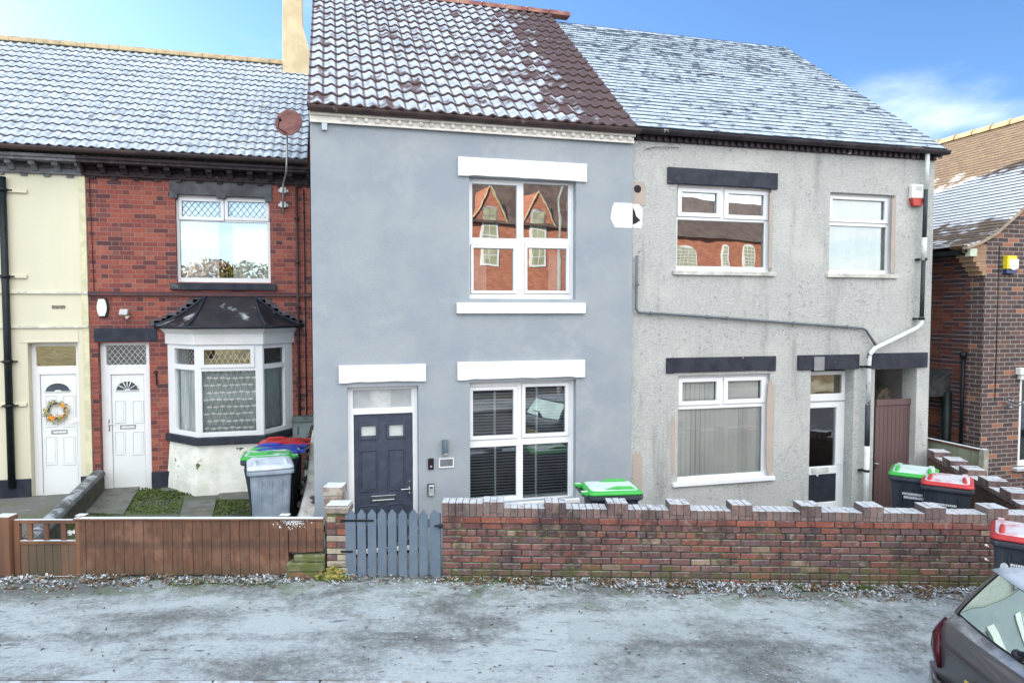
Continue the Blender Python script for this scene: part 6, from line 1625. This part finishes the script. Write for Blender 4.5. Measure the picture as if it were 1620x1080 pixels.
# ================================================================= WHEELIE BINS
def rrect(hw, hd, r, z, cx=0, cy=0, n=4):
    P = []
    for sx, sy, a0 in ((1, 1, 0), (-1, 1, 90), (-1, -1, 180), (1, -1, 270)):
        for i in range(n + 1):
            a = R(a0 + 90 * i / n); P.append(Vector((cx + sx * (hw - r) + r * math.cos(a), cy + sy * (hd - r) + r * math.sin(a), z)))
    return P
def make_bin(loc, rz, label, bodymat, lidmat, s=1.0, mark=None, rimmat=None):
    """local: front of the bin is -y, hinge at +y"""
    t = thing('wheelie_bin', loc, label, 'wheelie bin', 'wheelie bins in the front gardens and on the pavement', rz)
    t.scale = (s, s, s)
    b = MB(); b.loft([rrect(.215, .22, .05, .03, 0, .03), rrect(.225, .235, .05, .12, 0, .02), rrect(.262, .30, .05, .90, 0, 0), rrect(.265, .305, .05, .93, 0, 0)])
    for x in (-.13, 0, .13): b.add([(x - .012, -.215, .2), (x + .012, -.215, .2), (x + .012, -.318, .85), (x - .012, -.318, .85), (x - .012, -.20, .2), (x + .012, -.20, .2), (x + .012, -.29, .85), (x - .012, -.29, .85)], [(0, 1, 2, 3), (0, 3, 7, 4), (1, 5, 6, 2)])
    body = b.build('body', bodymat, t, local=True, bevel=.006)
    b = MB(); b.loft([rrect(.285, .335, .06, .925), rrect(.298, .352, .06, .94), rrect(.298, .352, .06, .985), rrect(.27, .32, .05, .99)])
    b.build('rim', rimmat or bodymat, body, local=True, bevel=.004)
    b = MB(); b.loft([rrect(.285, .335, .07, .992), rrect(.296, .350, .07, 1.0), rrect(.296, .350, .07, 1.02), rrect(.25, .30, .07, 1.048), rrect(.15, .2, .07, 1.056)])
    lid = b.build('lid', lidmat, t, local=True)
    for x in (-.2, .2):
        MB().tube([(x, -.30, 1.015), (x * .98, -.20, 1.062), (x * .95, -.02, 1.066), (x * .95, .12, 1.04)], [.02, .026, .024, .012], 8).build('lid_grip', lidmat, lid, local=True)
        MB().box(Frame((0, 0, 0), (1, 0, 0)), x - .035, .985, x + .035, 1.04, -.43, -.34).build('hinge', lidmat, lid, local=True, bevel=.006)
    b = MB().tube([(-.24, .41, 1.0), (.24, .41, 1.0)], .014, 8)
    for x in (-.24, 0, .24): b.tube([(x, .33, .96), (x, .41, 1.0)], .016, 6)
    b.build('handle', bodymat, body, local=True)
    for x in (-.26, .26):
        MB().tube([(x - .025, .22, .10), (x + .025, .22, .10)], .10, 18).build('wheel', simple('black_tyre', (.02, .02, .022), .8), t, local=True, bevel=.01)
    if mark:
        f_ = Frame((0, 0, 0), (1, 0, 0)) if mark == 'front' else None
        b = MB(); slope = (.305 - .235) / .8
        def side(y, z, o=.002):  # on the -x side
            return Vector((y, -(.215 + .085 * (z - .12) / .78) - .022 - o, z))
        zc_ = .72
        P = [side(-.17 + .035 * math.cos(a), zc_ + .045 * math.sin(a)) for a in [2 * math.pi * k / 14 for k in range(14)]]
        if mark == 'emblem': b.extr(P, (0, -.002, 0))
        for rw_, (y0, y1) in enumerate(((-.12, .10), (-.12, .10)) if mark == 'emblem' else ((-.12, .12), (-.10, .13))):
            y = y0; zl = zc_ + .022 - rw_ * (.035 if mark == 'emblem' else .05)
            if mark == 'emblem' and rw_ == 1: y1 = -.0
            while y < y1:
                w_ = random.uniform(.010, .018); b.extr([side(y, zl), side(y + w_, zl), side(y + w_, zl + (.026 if mark == 'emblem' else .036)), side(y, zl + (.026 if mark == 'emblem' else .036))], (0, -.002, 0)); y += w_ + .005
        b.build('stencilled_marking', simple('white_stencil', (.75, .78, .80), .6), body, local=True)
    return t
DKBIN = simple('dark_grey_bin_plastic', (.030, .037, .052), .5, col2=(.045, .053, .07), scale=5, dirt=(.11, .12, .13), dirt_thr=(.58, .72), dirt_scale=6, streak=True)
FRBIN = simple('frosted_blue_grey_bin', (.20, .25, .32), .6, col2=(.34, .40, .48), scale=3.2, dirt=(.50, .56, .64), dirt_thr=(.55, .75), dirt_scale=2.0)
def lidm(n, c): return simple(n, c, .4, var=.12, scale=6, frost=(.85, (.22, .5), 5, (.955, .992)))
GLID = lidm('frosted_green_lid', (.05, .38, .07)); RLID = lidm('frosted_red_lid', (.46, .045, .05)); BLID = simple('blue_lid', (.035, .06, .36), .4, var=.2)
RLID2 = simple('red_lid', (.45, .03, .035), .4, var=.3); GRLID = simple('frosted_grey_lid', (.40, .46, .54), .6, col2=(.55, .62, .70), scale=5)
GLID2 = simple('green_lid', (.05, .38, .07), .4, var=.2, scale=5, frost=(.8, (.42, .56), 5, (.93, .99)))
def binpos(px, py, z): p = onz(px, py, z); return p
def placebin(px, py, zground, topz, rz, *a, **k):
    """px,py: centre of the lid in the photograph; the bin stands on its own garden"""
    p = onz(px, py, zground + 1.03); return make_bin((p.x, p.y, zground), rz, *a, **k)
placebin(427, 731, .06, 0, R(-178 + 185), 'frosted blue-grey wheelie bin nearest the timber fence, grey lid', FRBIN, GRLID)
placebin(424, 717, .06, 0, R(-90), 'green-lidded wheelie bin second from the timber fence, behind the grey-lidded bin', DKBIN, GLID2)
placebin(437, 709.5, .06, 0, R(-90), 'blue-lidded wheelie bin third from the timber fence, between the green and red lids', DKBIN, BLID)
placebin(446, 699, .06, 0, R(-90), 'red-lidded wheelie bin in front of the bay window, farthest from the fence', DKBIN, RLID2)
placebin(966, 770, -.12, 0, R(82), 'green-lidded wheelie bin behind the front wall below the white painted lower window', DKBIN, GLID)
placebin(1446, 744, -.125, 0, R(-48), 'green-lidded wheelie bin in front of the brown passage gate', DKBIN, GLID, mark='text')
placebin(1499, 758, -.125, 0, R(-48), 'red-lidded wheelie bin behind the front wall, beside the green-lidded one', DKBIN, RLID, mark='emblem')
p = onz(1612, 839, .87); make_bin((p.x + .02, p.y - .05, -.16), R(-50), 'red-lidded wheelie bin standing on the pavement beyond the parked car', DKBIN, RLID, mark='emblem')
# ================================================================= PARKED CAR (hatchback, seen from behind)
PAINT = simple('taupe_car_paint', (.085, .08, .085), .28, metal=.35, var=.1, coat=.6, frost=(.5, (.35, .7), 3, (.7, .97)))
def car_grid(rings, b, closed=False, smooth=True): b.loft(rings, cap=False, smooth=smooth, closed=closed)
def make_car(loc, rz, label, paint, group=None):
    t = thing('parked_car', loc, label, 'car', group, rz)
    def wd(x):  # half width in plan
        pts = [(-.02, .70), (.05, .78), (.2, .835), (.6, .865), (1.5, .875), (3.0, .865), (3.6, .82), (3.9, .72), (4.05, .55)]
        for (a, p), (c, q) in zip(pts, pts[1:]):
            if x <= c: return p + (q - p) * (x - a) / (c - a)
        return .55
    def zb(x):
        pts = [(-.02, .80), (.05, .93), (.16, 1.0), (.5, 1.0), (1.5, .97), (2.9, .93), (3.6, .83), (3.95, .70), (4.05, .60)]
        for (a, p), (c, q) in zip(pts, pts[1:]):
            if x <= c: return p + (q - p) * (x - a) / (c - a)
        return .6
    rings = []
    xs = [-.02, .0, .03, .07, .12, .18, .3, .5, .9, 1.4, 2.0, 2.6, 3.0, 3.4, 3.7, 3.9, 4.0, 4.05]
    for x in xs:
        w, z = wd(x), zb(x); lo = .42 if x < .0 or x > 4.02 else .24
        H = [(w * .90, lo), (w * .99, lo + (z - lo) * .22), (w * 1.01, lo + (z - lo) * .5), (w, lo + (z - lo) * .72), (w * .965, z - .045), (w * .93, z - .012), (w * .80, z + .004), (w * .4, z + .016), (0, z + .02)]
        xr = [x - (.05 if x < .1 else 0) * (1 - (abs(y) / .8) ** 2) for y, _ in H]
        rings.append([Vector((xx, -y, zz)) for (y, zz), xx in zip(H, xr)] + [Vector((xx, y, zz)) for (y, zz), xx in zip(H[:-1][::-1], xr[:-1][::-1])])
    b = MB(); b.loft(rings, cap=True, smooth=True, closed=False)
    body = b.build('body', paint, t, local=True, bevel=0)
    # greenhouse
    nlev = 5
    def ring(s):
        x0 = .17 + (.43 - .17) * s ** 1.1; x1 = 2.95 + (2.15 - 2.95) * s; w0 = .775 + (.655 - .775) * s ** 1.2; z = .985 + (1.375 - .985) * s
        P = []
        for k in range(9):
            y = -w0 + 2 * w0 * k / 8; P.append(Vector((x0 - .07 * (1 - (y / w0) ** 2) + .0, y, z)))
        P.append(Vector(((x0 * 2 + x1) / 3, w0 + .015, z))); P.append(Vector(((x0 + x1 * 2) / 3, w0 + .015, z)))
        for k in range(9):
            y = w0 - 2 * w0 * k / 8; P.append(Vector((x1 + .12 * (1 - (y / w0) ** 2), y, z)))
        P.append(Vector(((x0 + x1 * 2) / 3, -w0 - .015, z))); P.append(Vector(((x0 * 2 + x1) / 3, -w0 - .015, z)))
        return P
    R_ = [ring(i / nlev) for i in range(nlev + 1)]
    top = R_[-1]; cx = 1.32
    def shrink(P, f, dz, fx=None): return [Vector((cx + (p.x - cx) * (fx or f), p.y * f, p.z + dz)) for p in P]
    # pillars: a painted band round the glass
    b = MB(); b.loft(R_, cap=False, smooth=True); b.build('cabin', simple('dark_cabin_trim', (.02, .022, .025), .35), t, local=True)
    b = MB(); b.loft([shrink(top, 1.02, -.012, 1.03), shrink(top, 1.035, .004, 1.05), shrink(top, .98, .032), shrink(top, .8, .05), shrink(top, .4, .062)], cap=True)
    roof = b.build('roof', simple('frosted_car_roof', (.085, .08, .085), .4, metal=.2, frost=(.8, (.15, .5), 4, (.6, .95))) if 'taupe' in label else paint, t, local=True)
    def patch(i0, i1, s0, s1, off, name, mat, ny=8, ns=6, edge=0.0, squeeze=0):
        b = MB(); P = []
        for a in range(ns + 1):
            s = s0 + (s1 - s0) * a / ns; rr = ring(s)
            for k in range(ny + 1):
                f = i0 + (i1 - i0) * k / ny; f = f % len(rr); a0 = int(f); fr_ = f - a0; p = rr[a0].lerp(rr[(a0 + 1) % len(rr)], fr_)
                n_ = Vector((p.x - cx, p.y * 1.6, 0)).normalized(); P.append(p + Vector((n_.x, n_.y, .5)).normalized() * off)
        b.add(P, [(a * (ny + 1) + k, a * (ny + 1) + k + 1, (a + 1) * (ny + 1) + k + 1, (a + 1) * (ny + 1) + k) for a in range(ns) for k in range(ny)], smooth=True)
        return b.build(name, mat, t, local=True)
    CG = glass('car_window_glass', .20, tint=(.72, .86, .80), dark=.3)
    rw = patch(.35, 7.65, .05, .95, .006, 'rear_window', CG)
    patch(11.35, 18.65, .05, .95, .006, 'windscreen', CG)
    patch(8.25, 9.9, .08, .92, .006, 'side_window', CG, ny=6); patch(10.05, 10.8, .08, .92, .006, 'side_window', CG, ny=6)
    patch(20.2, 21.75, .08, .92, .006, 'side_window', CG, ny=6); patch(19.2, 20.0, .08, .92, .006, 'side_window', CG, ny=6)
    # painted pillars at the back corners
    patch(7.72, 8.2, 0.0, 1.0, .010, 'rear_pillar', paint, ny=4); patch(21.8, 22.28, 0, 1.0, .010, 'rear_pillar', paint, ny=4)
    # wiper, lights, plate, bumper
    b = MB().ball((.10, 0, 1.035), .035, 8, 6).tube([(.09, 0, 1.04), (.14, -.10, 1.09), (.16, -.42, 1.105)], [.02, .013, .006], 6)
    b.build('wiper', simple('purple_black_rubber', (.03, .028, .04), .5), t, local=True)
    RL_ = simple('dark_red_lens', (.07, .008, .014), .15, var=.2)
    for s in (-1, 1):
        b = MB(); b.loft([[Vector((x + .0, s * y, z)) for x, y, z in q] for q in (
            [(-.035, .60, .62), (.03, .76, .62), (.12, .845, .62)], [(-.045, .60, .72), (.015, .775, .72), (.12, .85, .74)], [(-.03, .62, .80), (.02, .765, .82), (.13, .835, .86)], [(-.01, .66, .84), (.06, .755, .89), (.14, .80, .92)])], cap=False, closed=False)
        b.build('tail_light', RL_, t, local=True, sol=.03)
    b = MB(); b.loft([[Vector((x, y, z)) for x, y in ((.35, -.88), (.05, -.84), (-.07, -.6), (-.12, 0), (-.07, .6), (.05, .84), (.35, .88))] for z in (.26, .34, .46, .54)], cap=False, closed=False)
    b.build('rear_bumper', paint, t, local=True, sol=.03)
    MB().box(Frame((0, 0, 0), (0, -1, 0)), -.26, .60, .26, .71, .075, .085).build('number_plate', simple('blank_yellow_plate', (.55, .45, .08), .5), t, local=True)
    for x in (.72, 3.25):
        for s in (-1, 1):
            w = MB().tube([(x, s * .66, .31), (x, s * .875, .31)], .31, 28).build('wheel', simple('black_tyre', (.02, .02, .022), .8), t, local=True, bevel=.02)
            b = MB().tube([(x, s * .80, .31), (x, s * .882, .31)], .07, 12)
            for k in range(5):
                a = 2 * math.pi * k / 5; b.tube([(x, s * .884, .31), (x + .19 * math.cos(a), s * .884, .31 + .19 * math.sin(a))], .025, 6)
            b.tube([(x + .2 * math.cos(a), s * .88, .31 + .2 * math.sin(a)) for a in [2 * math.pi * k / 20 for k in range(21)]], .016, 6)
            b.build('rim', simple('alloy', (.45, .45, .47), .35, metal=.8), w, local=True)
    return t
p = P3(3.42, 4.66, gz(5) - .13)
make_car(p, -TH, 'dark taupe hatchback parked at the kerb with frosted roof and rear wiper, lower right corner', PAINT)

# ================================================================= ACROSS THE STREET (seen only as reflections)
FO = Frame(-FH * 9.5, -RV)
t = thing('brick_hall', -FH * 12 + RV * 9, 'long orange-red brick building with twin gables and arched white windows across the street', 'building')
def arch_window(F, u, v0, v1, w):
    b = MB(); o = [(u - w / 2, v0), (u + w / 2, v0), (u + w / 2, v1 - w * .25)] + [(u + w / 2 * math.cos(R(a)), v1 - w * .25 + w * .25 * math.sin(R(a))) for a in range(15, 180, 15)] + [(u - w / 2, v1 - w * .25)]
    b.prism(F, o, .0, .06); f_ = b.build('window', WPAINT, t)
    b = MB(); 
    q = (u - w / 2 + .09, v0 + .1, u + w / 2 - .09, v1 - .12)
    n = max(1, int(w / .3)); m = 6
    g = [(q[0] + (q[2] - q[0]) * i / n + .02, q[1] + (q[3] - q[1]) * j / m + .02, q[0] + (q[2] - q[0]) * (i + 1) / n - .02, q[1] + (q[3] - q[1]) * (j + 1) / m - .02) for i in range(n) for j in range(m)]
    for r in g: b.box(F, r[0], r[1], r[2], r[3], .061, .07)
    b.build('pane', simple('pale_yellow_blinds', (.40, .40, .28), .4, var=.3, scale=3), f_)
zr = FO.O.z
def opp_u(X_at_tan, z=0):   # where the mirrored sight line of the street camera meets the opposite wall
    d = Vector((X_at_tan, -1, 0)); o_ = Vector((0, 18.4, 0)); s = (FO.O - o_).dot(FO.N) / d.dot(FO.N); return (o_ + d * s - FO.O).dot(FO.U)
def opp(px, py):
    d = ray(px, py); d.y = -d.y; o_ = Vector((0, 18.4, CH)); s = (FO.O - o_).dot(FO.N) / d.dot(FO.N); p = o_ + d * s; return ((p - FO.O).dot(FO.U), p.z)
ga = opp(776, 295); gb_ = opp(853, 295); ev = opp(776, 352)[1]; half = abs(opp(803, 352)[0] - ga[0])
right = min(opp(1300, 400)[0], opp(640, 400)[0]); left = max(opp(1300, 400)[0], opp(640, 400)[0])
uA = opp(930, 380)[0]; lo_eave = opp(1140, 374)[1]
OB = OPPB
u_l, u_r = max(uA, opp(690, 380)[0]), min(uA, opp(690, 380)[0])
MB().box(FO, u_r, -.3, u_l, ev, -7, 0).build('wall', OB, t)
MB().box(FO, min(uA, opp(1300, 380)[0]), -.3, max(uA, opp(1300, 380)[0]), lo_eave, -8, -.8).build('wall', OB, t)
RT = simple('brown_roof_tiles', (.13, .09, .08), .8, var=.4, scale=2)
b = MB(); zt2 = ga[1] + .8
b.extr([FO.at(u_r, ev, .2), FO.at(u_r, zt2 + 1.6, -3.6), FO.at(u_r, ev, -7.2)], FO.U * (u_l - u_r)); 
b.build('roof', RT, t)
a_, c_ = min(uA, opp(1300, 380)[0]), max(uA, opp(1300, 380)[0])
MB().extr([FO.at(a_, lo_eave, -.6), FO.at(a_, lo_eave + 3, -4.6), FO.at(a_, lo_eave, -8.2)], FO.U * (c_ - a_)).build('roof', RT, t)
sp_ = abs(gb_[0] - ga[0])
for k in range(-1, 3):
    u = ga[0] - sp_ * k * (1 if gb_[0] < ga[0] else -1)
    MB().prism(FO, [(u - half, ev - .0), (u + half, ev - .0), (u + half, ev + .05), (u, ga[1]), (u - half, ev + .05)], -1.2, .06).build('gable', OB, t)
    b = MB()
    for s in (-1, 1): b.extr([FO.at(u + s * (half + .03), ev + .04, .07), FO.at(u + s * (half + .03), ev + .09, .07), FO.at(u, ga[1] + .07, .07), FO.at(u, ga[1] + .01, .07)], FO.N * .08)
    b.build('barge_board', simple('sandy_verge', (.55, .45, .30), .8), t)
    w1_ = opp(776, 322)[1]; w0_ = opp(776, 420)[1]; arch_window(FO, u, w0_, w1_, .85)
FO2 = Frame(FO.O - FO.N * .8, -RV)
def opp2(px, py):
    d = ray(px, py); d.y = -d.y; o_ = Vector((0, 18.52, CH)); s = (FO2.O - o_).dot(FO2.N) / d.dot(FO2.N); p = o_ + d * s; return ((p - FO2.O).dot(FO2.U), p.z)
for (px, hw) in ((1087, 17), (1149, 6), (1187, 10), (1235, 17)):
    a = opp2(px - hw, 400)[0]; c = opp2(px + hw, 400)[0]; arch_window(FO2, (a + c) / 2, opp2(px, 424)[1], opp2(px, 387)[1], abs(a - c))
# drainpipe and lamp column across the street
t = thing('street_lamp', P3(9.2, -3.2), 'tall grey street lamp column across the street, seen mirrored in a window', 'street lamp')
MB().tube([P3(9.2, -3.2, -.2), P3(9.2, -3.2, 7.4), P3(9.2, -2.9, 7.9), P3(9.2, -1.9, 8.1)], [.09, .06, .05, .04], 10).build('column', simple('lamp_column_paint', (.35, .36, .36), .6), t)
MB().ball(P3(9.2, -1.8, 8.08), .14, 10, 6, sc=(1, 2.2, .5)).build('lamp_head', simple('lamp_column_paint', (.35, .36, .36), .6), t)
# winter trees and a hedge line far across the street, mirrored low in the left-hand windows
BARK = simple('bark', (.09, .07, .05), .9, var=.4)
TW = [attr_mat('autumn_foliage', dark=.3)]
def tree(x, y, h, s, cols, label):
    t = thing('tree', (x, y, -.5), label, 'tree', 'trees across the street')
    t_ = MB().tube([(x, y, -.5), (x + .1, y, h * .4), (x, y + .1, h * .8)], [.25, .16, .05], 8)
    for k in range(7):
        a = k * 2.4; z = h * (.35 + .07 * k); t_.tube([(x, y, z), (x + math.cos(a) * s * .5, y + math.sin(a) * s * .5, z + h * .18)], [.08, .02], 5)
    t_.build('trunk', BARK, t)
    b = MB()
    for i in range(3400):
        v = Vector((random.gauss(0, 1), random.gauss(0, 1), random.gauss(0, 1))).normalized() * (random.random() ** .4)
        p = Vector((x + v.x * s, y + v.y * s, h * .66 + v.z * h * .36)); 
        if mnoise.noise(p * .6) < -.3: continue
        q = random.uniform(.10, .22); d1_ = Vector((random.uniform(-1, 1), random.uniform(-1, 1), random.uniform(-1, 1))).normalized(); d2_ = d1_.orthogonal().normalized()
        b.cur = random.choice(cols); b.add([p - d1_ * q, p + d2_ * q * .6, p + d1_ * q, p - d2_ * q * .6], [(0, 1, 2, 3)])
    b.build('crown', TW[0], t)
for (x, y, h, s, c, lab) in ((-6, -30, 6.9, 2.9, [(.12, .13, .04), (.18, .17, .05)], 'olive-green tree across the street, mirrored in the upper left window'),
                        (-9.6, -33, 7.3, 3.0, [(.28, .14, .05), (.34, .20, .07)], 'rust-brown tree across the street, mirrored in the upper left window'),
                        (-13, -31, 6.6, 3.0, [(.20, .17, .06), (.26, .16, .06)], 'ochre tree across the street, farthest left'),
                        (-2.2, -32, 6.2, 2.2, [(.16, .12, .05), (.10, .11, .05)], 'short brown tree across the street, nearest the brick building')):
    tree(x, y, h, s, c, lab)
p = P3(-9.6, -1.1, -.13)
make_car(p, math.pi - TH, 'silver hatchback parked across the street, mirrored in the left door fanlight', simple('silver_car_paint', (.45, .46, .47), .3, metal=.5, coat=.6))
# chimney pot of a house behind
t = thing('rear_chimney', (13.6, 19.5, 0), 'far chimney top peeping over the right verge of the slate roof', 'chimney')
d_ = ray(1342, 152); c_ = CAMP + d_ * (21 / (d_.dot(FH)))
MB().abox(c_.x - .28, c_.y - .28, -.5, c_.x + .28, c_.y + .28, c_.z - .30).build('stack', simple('sandy_stack', (.45, .36, .28), .9, var=.3), t)
MB().tube([(c_.x, c_.y, c_.z - .3), (c_.x, c_.y, c_.z + .12)], [.13, .10], 12).build('pot', simple('buff_pot', (.5, .42, .34), .8), t)
